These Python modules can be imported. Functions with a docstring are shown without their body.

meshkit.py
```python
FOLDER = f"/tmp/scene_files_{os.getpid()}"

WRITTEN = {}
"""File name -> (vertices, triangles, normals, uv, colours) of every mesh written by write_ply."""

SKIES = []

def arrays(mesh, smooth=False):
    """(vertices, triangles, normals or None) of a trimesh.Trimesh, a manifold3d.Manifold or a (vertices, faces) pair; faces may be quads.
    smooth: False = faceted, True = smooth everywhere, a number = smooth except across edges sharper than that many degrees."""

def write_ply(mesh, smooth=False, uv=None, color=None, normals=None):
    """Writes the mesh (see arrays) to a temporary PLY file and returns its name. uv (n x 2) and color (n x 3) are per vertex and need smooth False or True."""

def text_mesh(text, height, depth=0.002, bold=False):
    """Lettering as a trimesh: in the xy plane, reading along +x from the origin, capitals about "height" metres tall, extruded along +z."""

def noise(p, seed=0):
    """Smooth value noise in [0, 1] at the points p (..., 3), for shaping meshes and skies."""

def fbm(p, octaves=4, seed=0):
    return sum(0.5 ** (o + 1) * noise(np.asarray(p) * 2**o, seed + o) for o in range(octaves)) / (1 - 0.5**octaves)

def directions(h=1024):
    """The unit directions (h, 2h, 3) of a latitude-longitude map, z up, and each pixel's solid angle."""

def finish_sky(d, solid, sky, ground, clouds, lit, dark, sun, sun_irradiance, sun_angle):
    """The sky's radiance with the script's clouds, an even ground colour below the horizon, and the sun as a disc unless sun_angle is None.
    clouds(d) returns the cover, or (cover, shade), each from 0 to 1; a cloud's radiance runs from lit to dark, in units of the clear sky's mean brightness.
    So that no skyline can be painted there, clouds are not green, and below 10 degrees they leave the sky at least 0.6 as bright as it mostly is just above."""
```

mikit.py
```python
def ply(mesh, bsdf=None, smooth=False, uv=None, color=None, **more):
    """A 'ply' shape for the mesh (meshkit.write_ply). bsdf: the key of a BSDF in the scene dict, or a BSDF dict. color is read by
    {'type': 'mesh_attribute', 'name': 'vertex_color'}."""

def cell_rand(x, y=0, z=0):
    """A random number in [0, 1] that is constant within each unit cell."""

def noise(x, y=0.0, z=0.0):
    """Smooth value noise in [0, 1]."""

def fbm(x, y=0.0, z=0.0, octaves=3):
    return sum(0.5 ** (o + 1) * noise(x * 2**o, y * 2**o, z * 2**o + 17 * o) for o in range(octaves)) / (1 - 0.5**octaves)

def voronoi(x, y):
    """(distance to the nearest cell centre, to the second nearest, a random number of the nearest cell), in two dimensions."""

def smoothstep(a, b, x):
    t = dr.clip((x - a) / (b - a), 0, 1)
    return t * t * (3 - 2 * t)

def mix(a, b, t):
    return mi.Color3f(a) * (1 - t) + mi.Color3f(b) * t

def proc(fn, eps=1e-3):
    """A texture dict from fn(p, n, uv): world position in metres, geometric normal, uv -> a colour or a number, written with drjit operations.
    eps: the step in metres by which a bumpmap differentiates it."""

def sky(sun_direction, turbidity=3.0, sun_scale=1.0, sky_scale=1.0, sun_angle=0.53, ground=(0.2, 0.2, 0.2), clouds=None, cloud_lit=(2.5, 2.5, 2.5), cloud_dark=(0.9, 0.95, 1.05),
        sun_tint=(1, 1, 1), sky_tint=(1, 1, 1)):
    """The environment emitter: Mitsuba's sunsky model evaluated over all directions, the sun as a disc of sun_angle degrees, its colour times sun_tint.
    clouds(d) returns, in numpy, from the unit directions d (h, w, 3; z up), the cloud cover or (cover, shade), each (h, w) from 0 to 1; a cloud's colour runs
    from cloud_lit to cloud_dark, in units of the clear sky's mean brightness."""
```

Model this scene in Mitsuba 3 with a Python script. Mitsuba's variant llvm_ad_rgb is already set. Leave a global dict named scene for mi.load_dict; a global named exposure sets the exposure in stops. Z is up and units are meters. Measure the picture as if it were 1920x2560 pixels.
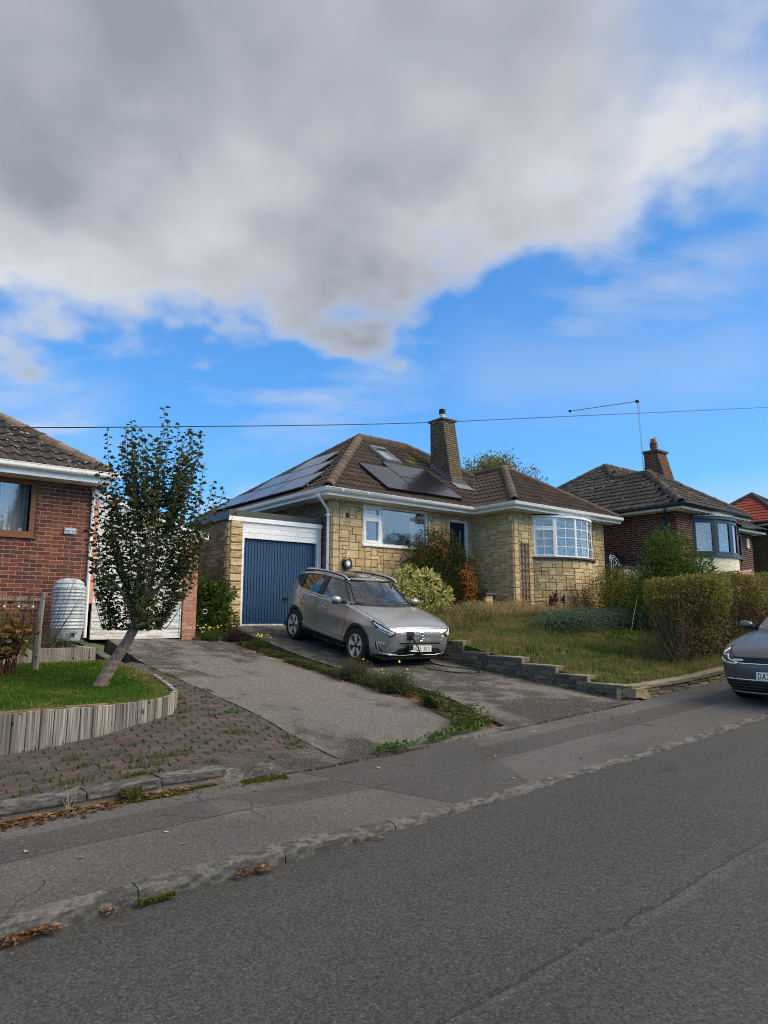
import math, numpy as np, trimesh, manifold3d as m3d
import mitsuba as mi, mikit, meshkit
import drjit as dr
from mikit import noise, fbm, voronoi, cell_rand, smoothstep, mix
from shapely.geometry import Polygon, box as sbox, Point, LineString
from shapely import affinity
from scipy.interpolate import RBFInterpolator, PchipInterpolator

T = mi.ScalarTransform4f
scene, labels = {}, {}
rng = np.random.default_rng(7)

# ---------------------------------------------------------------- camera, sky, exposure
# World: X along the house fronts (to the right), Y away from the road, Z up; the eye is the origin, 1.55 m above the road.
YAW, PITCH = math.radians(39.04), math.radians(8.84)
FH = np.array([math.sin(YAW), math.cos(YAW), 0.0])          # horizontal viewing direction
RT = np.array([math.cos(YAW), -math.sin(YAW), 0.0])
FW = math.cos(PITCH) * FH + math.sin(PITCH) * np.array([0, 0, 1.0])
scene['camera'] = {'type': 'perspective', 'fov': math.degrees(2 * math.atan(960 / 1700)), 'fov_axis': 'x', 'near_clip': 0.1, 'far_clip': 2000.0,
                   'to_world': T().look_at(origin=[0, 0, 0], target=FW.tolist(), up=[0, 0, 1])}
exposure = 2.58
SUN = np.array([0.62, -0.80, 0.95])


def clouds(d):
    """One broad grey stratocumulus bank overhead with a ragged lower edge, broken cover elsewhere, thin cirrus low down."""
    az = np.arctan2(d @ RT, d @ FH)
    el = np.arcsin(np.clip(d[..., 2], -1, 1)); azd, eld = np.degrees(az), np.degrees(el)
    q = d / np.maximum(d[..., 2:3] + 0.30, 0.1)                # flat cloud deck
    q = np.stack([q @ RT, q @ FH, 0 * az], -1)
    big = meshkit.fbm(q * 1.7 + 3.1, 4, 11) - 0.5
    mid = meshkit.fbm(q * 4.2 + 8.1, 5, 37) - 0.5
    fine = meshkit.fbm(q * 9.0 + 9.7, 5, 23) - 0.5
    wisp = meshkit.fbm(q * np.array([7.0, 20.0, 1.0]) + 1.3, 4, 5) - 0.5
    edge = np.interp(azd, [-180, -60, -31, -24, -17, -9, -4, 1.4, 6.8, 14, 22, 27, 32, 60, 180], [24, 21, 20.2, 21.8, 22.0, 21.4, 22.2, 24.5, 27.2, 27.5, 28.5, 29.5, 31.0, 26, 23])
    k = (eld - edge) + 10 * mid + 13 * fine + 2 * big
    cover = np.clip(k / 5.0 + 0.30, 0, 1)
    cover = cover * cover * (3 - 2 * cover)
    thin = np.clip((azd - 17) / 14, 0, 1)                       # the bank thins out to the right
    cover = cover * (1 - thin * np.clip(0.35 + 3.2 * mid + 2.2 * fine, 0, 0.9))
    veil = np.clip(1 - np.abs(eld - edge + 3.5) / 7.0, 0, 1) * np.clip(0.10 + 2.6 * mid + 1.8 * wisp, 0, 1) * 0.45
    streak = 0
    for a0, e0, slope, half, a1, a2, s in ((-29, 13.4, 0.38, 0.7, -36, -21.5, 0.55), (-27, 14.8, 0.50, 1.5, -40, -20, 0.25), (-9, 10.2, 0.22, 1.1, -19, 4, 0.25), (16, 19.5, -0.05, 3.0, 4, 34, 0.20)):
        t = eld - (e0 + slope * (azd - a0)) + 2.4 * (fine + wisp)
        streak = np.maximum(streak, s * np.exp(-(t / half) ** 2) * np.clip((azd - a1) / 5, 0, 1) * np.clip((a2 - azd) / 5, 0, 1))
    low = 0.55 * np.clip(1 - np.abs(eld - 6.5 + 8 * big) / 4.5, 0, 1) * np.clip((azd - 19) / 8, 0, 1)
    cov = np.clip(cover + (1 - cover) * np.maximum(veil, np.maximum(streak, low)), 0, 1)
    depth = np.clip(k / 14, 0, 1)
    heavy = np.exp(-(((azd + 3) / 13) ** 2 + ((eld - 26.5) / 5.0) ** 2)) + 0.45 * np.exp(-(((azd + 20) / 16) ** 2 + ((eld - 35) / 8) ** 2))
    shade = 0.26 + 0.32 * depth + 1.1 * big + 1.1 * mid + 0.5 * fine + 0.40 * heavy - 0.30 * thin
    return cov, np.clip(shade, 0, 1) * cover


scene['sky'] = mikit.sky(SUN, turbidity=2.6, sun_scale=0.50, sun_angle=46, sky_scale=1.0, clouds=clouds, cloud_lit=(1.62, 1.69, 1.82), cloud_dark=(0.72, 0.79, 0.92), ground=(0.12, 0.12, 0.11), sky_tint=(0.47, 0.84, 1.10), sun_tint=(1.0, 0.99, 0.97))

# ---------------------------------------------------------------- materials
def C(r, g, b): return {'type': 'rgb', 'value': [r, g, b]}
def two(b): return {'type': 'twosided', 'bsdf': b}
def mat(name, col, rough=0.8, metal=0.0, spec=0.4, **kw):
    scene[name] = two({'type': 'principled', 'base_color': C(*col) if isinstance(col, tuple) else col, 'roughness': rough, 'metallic': metal, 'specular': spec, **kw})
    return name
def bumped(name, inner, fn, scale):
    scene[name] = two({'type': 'bumpmap', 'arbitrary': mikit.proc(fn, 2e-3), 'scale': scale, 'bsdf': inner})
    return name

VC = {'type': 'mesh_attribute', 'name': 'vertex_color'}
mat('m_tint', VC, 0.9, spec=0.25)                       # bricks, stones, tiles, boards: each piece brings its own colour
scene['m_leaf'] = {'type': 'principledthin', 'base_color': VC, 'roughness': 0.55, 'spec_trans': 0.0, 'diff_trans': 0.8, 'eta': 1.4}
mat('m_white', (0.80, 0.80, 0.79), 0.35, spec=0.5)
mat('m_white_dull', (0.62, 0.62, 0.60), 0.6)
mat('m_soffit', (0.55, 0.55, 0.54), 0.6)
mat('m_anthracite', (0.030, 0.034, 0.040), 0.35, spec=0.5)
mat('m_black', (0.012, 0.012, 0.013), 0.45, spec=0.4)
mat('m_rubber', (0.016, 0.016, 0.017), 0.75)
mat('m_brown', (0.17, 0.070, 0.025), 0.5)
mat('m_chrome', (0.75, 0.76, 0.77), 0.12, 1.0)
mat('m_alloy', (0.62, 0.63, 0.64), 0.34, 0.55)
mat('m_dark_alloy', (0.03, 0.03, 0.033), 0.35, 0.3)
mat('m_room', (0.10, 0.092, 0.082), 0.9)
mat('m_net', (0.60, 0.60, 0.585), 0.9)
mat('m_blind', (0.42, 0.43, 0.42), 0.8)
mat('m_plate', (0.80, 0.80, 0.76), 0.35)
mat('m_green', (0.01, 0.20, 0.07), 0.4)
mat('m_red_lens', (0.30, 0.008, 0.010), 0.15, spec=0.6)
mat('m_lens', (0.50, 0.52, 0.55), 0.12, 0.6)
mat('m_lens_dark', (0.10, 0.105, 0.11), 0.12, 0.3)
mat('m_lead', (0.20, 0.21, 0.23), 0.5, 0.5)
mat('m_steel', (0.40, 0.41, 0.42), 0.35, 1.0)
mat('m_terracotta', (0.24, 0.085, 0.04), 0.8)
mat('m_cream', (0.66, 0.62, 0.47), 0.85)
mat('m_pink', (0.60, 0.27, 0.21), 0.7)
mat('m_navy', (0.010, 0.014, 0.045), 0.25, spec=0.6)
mat('m_seat', (0.035, 0.034, 0.033), 0.8)
scene['m_glass'] = {'type': 'thindielectric', 'int_ior': 2.3, 'specular_transmittance': C(0.8, 0.82, 0.81)}      # two or three sheets
scene['m_carglass'] = {'type': 'thindielectric', 'int_ior': 1.55, 'specular_transmittance': C(0.55, 0.60, 0.58)}
scene['m_privacy'] = {'type': 'thindielectric', 'int_ior': 1.55, 'specular_transmittance': C(0.10, 0.105, 0.11)}
scene['m_silver'] = two({'type': 'principled', 'base_color': C(0.38, 0.395, 0.40), 'roughness': 0.22, 'metallic': 0.65, 'specular': 0.5, 'clearcoat': 1.0, 'clearcoat_gloss': 0.97})
scene['m_grey_car'] = two({'type': 'principled', 'base_color': C(0.085, 0.095, 0.105), 'roughness': 0.32, 'metallic': 0.6, 'specular': 0.5, 'clearcoat': 1.0, 'clearcoat_gloss': 0.97})
scene['m_panel'] = two({'type': 'roughplastic', 'diffuse_reflectance': C(0.011, 0.012, 0.016), 'alpha': 0.035, 'int_ior': 1.55, 'distribution': 'ggx'})


def asphalt(base, speck, grain, bright):
    def fn(p, n, uv):
        a = fbm(p.x * 1.3, p.y * 1.3, 0, 4)
        g = noise(p.x * grain, p.y * grain, 1.0)
        h = noise(p.x * grain * 2.3, p.y * grain * 2.3, 4.0)
        v = base * (0.72 + 0.56 * a) * (0.62 + 0.5 * g + 0.28 * h)
        s = smoothstep(speck, speck + 0.06, noise(p.x * grain * 1.6 + 9, p.y * grain * 1.6, 7.0))
        v = v + s * bright
        return mi.Color3f(v * 1.02, v, v * 0.965)
    return mikit.proc(fn)

def road_fn(p, n, uv):
    a = fbm(p.x * 0.5, p.y * 1.6, 0, 4)
    g = noise(p.x * 85, p.y * 85, 1.0)
    h = noise(p.x * 190, p.y * 190, 4.0)
    v = 0.046 * (0.80 + 0.40 * a) * (0.42 + 0.70 * g + 0.44 * h)
    s = smoothstep(0.78, 0.88, noise(p.x * 150 + 9, p.y * 150, 7.0))
    v = v + s * 0.045
    track = smoothstep(0.3, 0.0, dr.abs(p.y - 1.05)) + smoothstep(0.3, 0.0, dr.abs(p.y + 0.55))      # tyre-polished tracks
    oil = smoothstep(0.70, 0.80, fbm(p.x * 0.8 + 5, p.y * 2.0, 9.0, 4))
    v = v * (1 + 0.07 * track) * (1 - 0.28 * oil)
    seam = p.y - (2.02 + 0.05 * noise(p.x * 1.2, 0, 3) + 0.03 * noise(p.x * 7, 0, 3))     # the rough joint between two paving passes
    rag = noise(p.x * 16, p.y * 40, 5.0)
    v = v * dr.select((seam > 0) & (seam < 0.05 * rag), 0.68, 1.0) * dr.select((seam < 0) & (seam > -0.11 * rag), 1.22, 1.0)
    return mi.Color3f(v * 0.98, v * 0.99, v * 0.99)
mat('m_road', mikit.proc(road_fn), 0.85, spec=0.35)

def pave_fn(p, n, uv):
    a = fbm(p.x * 0.9, p.y * 2.4, 0, 4)
    g = noise(p.x * 95, p.y * 95, 1.0)
    h = noise(p.x * 210, p.y * 210, 4.0)
    trench = (p.y > 4.78 + 0.03 * noise(p.x * 2, 0, 5)) & (p.y < 5.22 + 0.03 * noise(p.x * 1.4, 3, 5))
    patch = (p.x > 3.75 + 0.3 * (4.9 - p.y)) & (p.x < 4.9 + 0.55 * (p.y - 4.0))
    tone = dr.select(trench | patch, 0.052, 0.074)
    v = tone * (0.74 + 0.5 * a) * (0.46 + 0.66 * g + 0.40 * h)
    s = smoothstep(0.78, 0.88, noise(p.x * 150 + 9, p.y * 150, 7.0))
    v = v + s * 0.05
    w1 = p.y - (4.78 + 0.03 * noise(p.x * 2, 0, 5))
    w2 = p.x - (3.75 + 0.3 * (4.9 - p.y))
    joint = (dr.abs(w1) < 0.006) | ((dr.abs(w2) < 0.008) & (p.y > 4.0))
    c1, c2, cc = voronoi(p.x * 0.9 + 0.5 * noise(p.x * 3, p.y * 3, 1.0), p.y * 0.9 + 0.5 * noise(p.x * 3, p.y * 3, 2.0))
    crack = (c2 - c1 < 0.010) & (noise(p.x * 0.8, p.y * 0.8, 3.0) > 0.52)
    v = v * dr.select(joint | crack, 0.45, 1.0)
    worn = smoothstep(0.62, 0.80, fbm(p.x * 1.6 + 4, p.y * 1.6, 2.0, 4))
    v = v * (1 + 0.35 * worn)
    return mi.Color3f(v * 0.99, v * 0.98, v * 0.96)
mat('m_pavement', mikit.proc(pave_fn), 0.9, spec=0.3)

def concrete_fn(p, n, uv):
    a = fbm(p.x * 0.9, p.y * 0.55, 0, 5)
    b = fbm(p.x * 4.5 + 7, p.y * 4.5, 3.0, 4)
    g = noise(p.x * 85, p.y * 85, 1.0)
    h = noise(p.x * 180, p.y * 180, 2.0)
    t = smoothstep(0.40, 0.62, a * 0.7 + b * 0.42)
    v = (0.028 + 0.058 * t) * (0.35 + 0.80 * g + 0.55 * h)
    s = smoothstep(0.74, 0.82, noise(p.x * 125 + 3, p.y * 125, 7.0))
    v = v + s * 0.13
    return mi.Color3f(v * 1.01, v * 0.975, v * 0.90)
mat('m_concrete', mikit.proc(concrete_fn), 0.9, spec=0.3)

def kerb_fn(p, n, uv):
    a = fbm(p.x * 14, p.y * 20, p.z * 30, 5)
    g = noise(p.x * 70, p.y * 70, p.z * 70)
    t = smoothstep(0.38, 0.64, a)
    v = (0.055 + 0.062 * t) * (0.58 + 0.75 * g)
    return mi.Color3f(v * 1.0, v * 1.0, v * 0.96)
mat('m_kerb', mikit.proc(kerb_fn), 0.9, spec=0.3)

def soil_fn(p, n, uv):
    a = fbm(p.x * 3, p.y * 3, 0, 4)
    g = noise(p.x * 40, p.y * 40, 1.0)
    v = 0.075 * (0.5 + 0.7 * a + 0.4 * g)
    return mi.Color3f(v * 1.2, v * 0.92, v * 0.62)
mat('m_soil', mikit.proc(soil_fn), 1.0, spec=0.1)

def turf_fn(p, n, uv):
    a = fbm(p.x * 2.2, p.y * 2.2, 0, 4)
    g = noise(p.x * 55, p.y * 55, 1.0)
    c = mix((0.030, 0.060, 0.010), (0.085, 0.085, 0.030), smoothstep(0.45, 0.65, a))
    return c * (0.6 + 0.8 * g)
mat('m_turf', mikit.proc(turf_fn), 1.0, spec=0.1)

def field_fn(p, n, uv):
    a = fbm(p.x * 0.2, p.y * 0.2, 0, 4)
    return mix((0.045, 0.075, 0.020), (0.085, 0.080, 0.040), a)
mat('m_field', mikit.proc(field_fn), 1.0, spec=0.1)

def mortar_of(r, g, b):
    def fn(p, n, uv):
        v = 0.7 + 0.6 * fbm(p.x * 14, p.y * 14, p.z * 14, 3)
        return mi.Color3f(r * v, g * v, b * v)
    return mikit.proc(fn)
mat('m_mortar_pink', mortar_of(0.36, 0.245, 0.19), 0.95)
mat('m_mortar_buff', mortar_of(0.37, 0.295, 0.18), 0.95)
mat('m_mortar_grey', mortar_of(0.20, 0.175, 0.14), 0.95)
mat('m_render', mortar_of(0.62, 0.585, 0.44), 0.9)
mat('m_underlay', (0.022, 0.020, 0.019), 0.9)

def stone_of(seed, r, g, b, dk):
    def fn(p, n, uv):
        a = fbm(p.x * 9 + seed, p.y * 9, p.z * 9, 4)
        g2 = noise(p.x * 55, p.y * 55, p.z * 55 + seed)
        st = smoothstep(0.50, 0.72, fbm(p.x * 22, p.y * 22 + seed, p.z * 30, 3))
        v = (0.72 + 0.5 * a) * (0.82 + 0.36 * g2)
        c = mix((r, g, b), (r * dk, g * dk * 0.92, b * dk * 0.8), st)
        return c * v
    return mikit.proc(fn)
STONES = [mat(f'm_stone_{i}', stone_of(i * 7.3, *c), 0.9, spec=0.2) for i, c in enumerate([
    (0.55, 0.43, 0.25, 0.86), (0.51, 0.385, 0.205, 0.84), (0.58, 0.465, 0.28, 0.88), (0.47, 0.35, 0.18, 0.84), (0.52, 0.415, 0.26, 0.80)])]

def wood_fn(p, n, uv):
    k = noise(p.x * 14, p.y * 14, 0)
    gr = noise(p.x * 95, p.y * 95, p.z * 2.2) * 0.6 + noise(p.x * 220, p.y * 220, p.z * 4.0) * 0.4
    knot = smoothstep(0.86, 0.9, noise(p.x * 17, p.y * 17, p.z * 11 + 3))
    v = (0.07 + 0.34 * gr * gr + 0.07 * gr) * (0.55 + 0.85 * k) * (1 - 0.7 * knot)
    return mi.Color3f(v * 1.02, v * 0.94, v * 0.82)
mat('m_wood', mikit.proc(wood_fn), 0.9, spec=0.2)

def bark_fn(p, n, uv):
    a = fbm(p.x * 46, p.y * 46, p.z * 12, 4)
    b = smoothstep(0.55, 0.7, noise(p.x * 11, p.y * 11, p.z * 26))
    knot = smoothstep(0.74, 0.80, noise(p.x * 15, p.y * 15, p.z * 13 + 5))
    v = (0.07 + 0.17 * a + 0.06 * b) * (1 - 0.6 * knot)
    return mi.Color3f(v * 1.28, v * 0.98, v * 0.78)
mat('m_bark', mikit.proc(bark_fn), 0.9, spec=0.2)

def old_paint_fn(p, n, uv):
    a = fbm(p.x * 3.2, 0, p.z * 26, 5)
    low = smoothstep(0.52, 0.68, a)
    green = smoothstep(0.50, 0.66, fbm(p.x * 5 + 3, 2.0, p.z * 14, 4))
    c = mix((0.66, 0.665, 0.65), (0.30, 0.305, 0.285), low * 0.75)
    c = mix(c, (0.36, 0.36, 0.25), green * 0.45)
    return c
mat('m_old_paint', mikit.proc(old_paint_fn), 0.7)

def butt_fn(p, n, uv):
    a = fbm(p.x * 6, p.y * 6, p.z * 3, 4)
    st = smoothstep(0.55, 0.75, noise(p.x * 22, p.y * 22, p.z * 2.0))
    c = mix((0.40, 0.455, 0.47), (0.30, 0.345, 0.36), st)
    return c * (0.8 + 0.4 * a)
mat('m_butt', mikit.proc(butt_fn), 0.42, spec=0.5)

def door_fn(p, n, uv):
    v = 0.85 + 0.3 * fbm(p.x * 3, p.y * 3, p.z * 4, 4)
    return mi.Color3f(0.013 * v, 0.055 * v, 0.130 * v)
mat('m_blue_door', mikit.proc(door_fn), 0.42, spec=0.45)
mat('m_felt', (.075, .085, .078), 0.9)
mat('m_red_roof', (0.24, 0.055, 0.042), 0.6)
# ---------------------------------------------------------------- keys, labels
_used = set()
def numbered(name):
    if name not in _used and name not in scene:
        _used.add(name); return name
    i = 1
    while f'{name}_{i:03d}' in _used: i += 1
    k = f'{name}_{i:03d}'
    _used.add(k); return k
_next = {}
def fresh(name):
    """numbered() that remembers where it stopped, for long runs of alike pieces."""
    i = _next.get(name, -1) + 1
    _next[name] = i
    k = name if i == 0 else f'{name}_{i:03d}'
    _used.add(k); return k
def thing(name, label, cat, group=None):
    k = numbered(name)
    labels[k] = {'label': label, 'category': cat}
    if group: labels[k]['group'] = group
    return k
def tag(k, **kw):
    labels.setdefault(k, {}).update(kw); return k


class MB:
    """Collects faces of one mesh, with a colour per vertex when colours are given."""
    def __init__(self): self.v, self.f, self.c, self.n = [], [], [], 0
    def add(self, v, f, c=None):
        v = np.asarray(v, float).reshape(-1, 3); f = np.asarray(f, int)
        if f.shape[1] == 4: f = np.vstack([f[:, [0, 1, 2]], f[:, [0, 2, 3]]])
        self.v.append(v); self.f.append(f + self.n); self.n += len(v)
        if c is not None:
            c = np.asarray(c, float); self.c.append(np.broadcast_to(c, (len(v), 3)) if c.ndim == 1 else c)
        return self
    def mesh(self, m, c=None): return self.add(m.vertices, m.faces, c)
    def box(self, lo, hi, c=None):
        lo, hi = np.minimum(lo, hi), np.maximum(lo, hi)
        v = np.array([[x, y, z] for x in (lo[0], hi[0]) for y in (lo[1], hi[1]) for z in (lo[2], hi[2])])
        return self.add(v, BOXF, c)
    def fbox(self, fr, u0, u1, v0, v1, w0, w1, c=None):
        v = np.array([[u, q, w] for u in (u0, u1) for q in (v0, v1) for w in (w0, w1)])
        return self.add(fr.p(v), BOXF if fr.right else BOXF[:, ::-1], c)
    def tube(self, pts, r, sides=8, c=None, caps=True):
        p = np.asarray(pts, float); k = len(p)
        r = np.broadcast_to(np.asarray(r, float), (k,))
        t = np.gradient(p, axis=0); t /= np.linalg.norm(t, axis=1, keepdims=True) + 1e-12
        ref = np.array([0, 0, 1.0]) if abs(t[0, 2]) < 0.9 else np.array([1.0, 0, 0])
        a = np.cross(t, ref); a /= np.linalg.norm(a, axis=1, keepdims=True) + 1e-12
        b = np.cross(t, a)
        th = np.arange(sides) * 2 * np.pi / sides
        v = p[:, None] + r[:, None, None] * (np.cos(th)[None, :, None] * a[:, None] + np.sin(th)[None, :, None] * b[:, None])
        i, j = np.meshgrid(np.arange(k - 1), np.arange(sides), indexing='ij')
        q = np.stack([i * sides + j, i * sides + (j + 1) % sides, (i + 1) * sides + (j + 1) % sides, (i + 1) * sides + j], -1).reshape(-1, 4)
        v = v.reshape(-1, 3)
        f = np.vstack([q[:, [0, 2, 1]], q[:, [0, 3, 2]]])
        if caps:
            n0 = len(v); v = np.vstack([v, p[:1], p[-1:]])
            jj = np.arange(sides); j2 = (jj + 1) % sides
            f = np.vstack([f, np.stack([np.full(sides, n0), jj, j2], 1), np.stack([np.full(sides, n0 + 1), (k - 1) * sides + j2, (k - 1) * sides + jj], 1)])
        return self.add(v, f, c)
    def out(self):
        v, f = np.vstack(self.v), np.vstack(self.f)
        return v, f, (np.vstack(self.c) if self.c else None)
    def put(self, name, m, parent=None, smooth=False, **lab):
        key = fresh(parent + '__' + name) if parent else numbered(name)
        v, f, c = self.out()
        if c is not None and smooth not in (False, True): smooth = False
        scene[key] = mikit.ply(trimesh.Trimesh(v, f, process=False), m, smooth=smooth, color=c)
        if lab: tag(key, **lab)
        return key
BOXF = np.array([[0, 1, 3], [0, 3, 2], [4, 6, 7], [4, 7, 5], [0, 4, 5], [0, 5, 1], [2, 3, 7], [2, 7, 6], [0, 2, 6], [0, 6, 4], [1, 5, 7], [1, 7, 3]])


class Frame:
    """u, v in a plane and w out of it."""
    def __init__(self, o, u, v):
        self.o = np.asarray(o, float)
        self.u = np.asarray(u, float) / np.linalg.norm(u); self.v = np.asarray(v, float) / np.linalg.norm(v)
        self.w = np.cross(self.u, self.v)
        self.M = np.stack([self.u, self.v, self.w]); self.right = True
    def p(self, a): return self.o + np.asarray(a, float) @ self.M
    def flat(self, P): return (np.asarray(P, float) - self.o) @ self.M.T


def tri_poly(poly):
    return trimesh.creation.triangulate_polygon(poly, engine='earcut')

def prism(fr, poly, w0, w1):
    """A shapely polygon of the frame's plane extruded from w0 to w1."""
    vs, fs, n = [], [], 0
    for g in getattr(poly, 'geoms', [poly]):
        if g.geom_type != 'Polygon' or g.area < 1e-7: continue
        m = trimesh.creation.extrude_polygon(g, w1 - w0, engine='earcut')
        v = np.array(m.vertices); v[:, 2] += w0
        vs.append(fr.p(v)); fs.append(np.array(m.faces) + n); n += len(v)
    return np.vstack(vs), np.vstack(fs)

def jit(col, amount=0.12, hue=0.03):
    k = 1 + amount * (2 * rng.random() - 1)
    return np.clip(np.asarray(col) * k * (1 + hue * (2 * rng.random(3) - 1)), 0.004, 0.95)

def vjit(c, n, a=0.14): return np.clip(np.asarray(c) * (1 + a * (2 * rng.random((n, 1)) - 1)), 0.003, 0.95)

# ---------------------------------------------------------------- pieces of walls
def rough_block(fr, x0, x1, y0, y1, d, bulge, inset=0.012):
    """A pitched-face stone: sides straight, face chamfered and uneven; 14 to 26 triangles."""
    ins = min(inset, 0.3 * (x1 - x0), 0.3 * (y1 - y0))
    xm = x0 + (x1 - x0) * (0.35 + 0.3 * rng.random())
    xs, ys = [x0 + ins, xm, x1 - ins], [y0 + ins, y0 + (y1 - y0) * (0.4 + 0.25 * rng.random()), y1 - ins]
    face = np.array([[x, y, d + bulge * rng.random()] for y in ys for x in xs])
    rim = np.array([[x0, y0, d - 0.010], [x1, y0, d - 0.010], [x1, y1, d - 0.010], [x0, y1, d - 0.010]])
    back = rim.copy(); back[:, 2] = -0.004
    v = np.vstack([face, rim, back])
    f = [[0, 1, 4], [0, 4, 3], [1, 2, 5], [1, 5, 4], [3, 4, 7], [3, 7, 6], [4, 5, 8], [4, 8, 7]]
    f += [[9, 10, 2], [9, 2, 1], [9, 1, 0], [10, 11, 8], [10, 8, 5], [10, 5, 2], [11, 12, 6], [11, 6, 7], [11, 7, 8], [12, 9, 0], [12, 0, 3], [12, 3, 6]]
    for a, b in ((9, 10), (10, 11), (11, 12), (12, 9)): f += [[a, a + 4, b + 4], [a, b + 4, b]]
    return fr.p(v), np.array(f)

def plain_block(fr, x0, x1, y0, y1, d, tilt=0.003):
    w = d + tilt * (2 * rng.random(4) - 1)
    e = 0.003
    v = np.array([[x0 + e, y0 + e, w[0]], [x1 - e, y0 + e, w[1]], [x1 - e, y1 - e, w[2]], [x0 + e, y1 - e, w[3]],
                  [x0, y0, d - 0.006], [x1, y0, d - 0.006], [x1, y1, d - 0.006], [x0, y1, d - 0.006], [x0, y0, -0.004], [x1, y0, -0.004], [x1, y1, -0.004], [x0, y1, -0.004]])
    f = [[0, 1, 2], [0, 2, 3]]
    for b in (0, 4):
        for i in range(4):
            j = (i + 1) % 4
            f += [[b + i, b + 4 + i, b + 4 + j], [b + i, b + 4 + j, b + j]]
    return fr.p(v), np.array(f)

def lay(fr, poly, rects, depth, maker, min_area=0.0006):
    """Blocks for the rects (x0, x1, y0, y1) that lie in poly, cut to its edges. Gives (vertices, faces, area, centre)."""
    out = []
    for x0, x1, y0, y1 in rects:
        r = sbox(x0, y0, x1, y1)
        if poly.contains(r):
            v, f = maker(fr, x0, x1, y0, y1, depth)
            out.append((v, f, r.area, v.mean(0)))
            continue
        g = poly.intersection(r)
        if g.area < min_area: continue
        for h in getattr(g, 'geoms', [g]):
            if h.geom_type != 'Polygon' or h.area < min_area: continue
            b = h.bounds
            if abs((b[2] - b[0]) * (b[3] - b[1]) - h.area) < 1e-6 and b[2] - b[0] > 0.02 and b[3] - b[1] > 0.02:
                v, f = maker(fr, b[0], b[2], b[1], b[3], depth)
            else:
                v, f = prism(fr, h.simplify(0.002), -0.004, depth)
            out.append((v, f, h.area, v.mean(0)))
    return out

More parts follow.
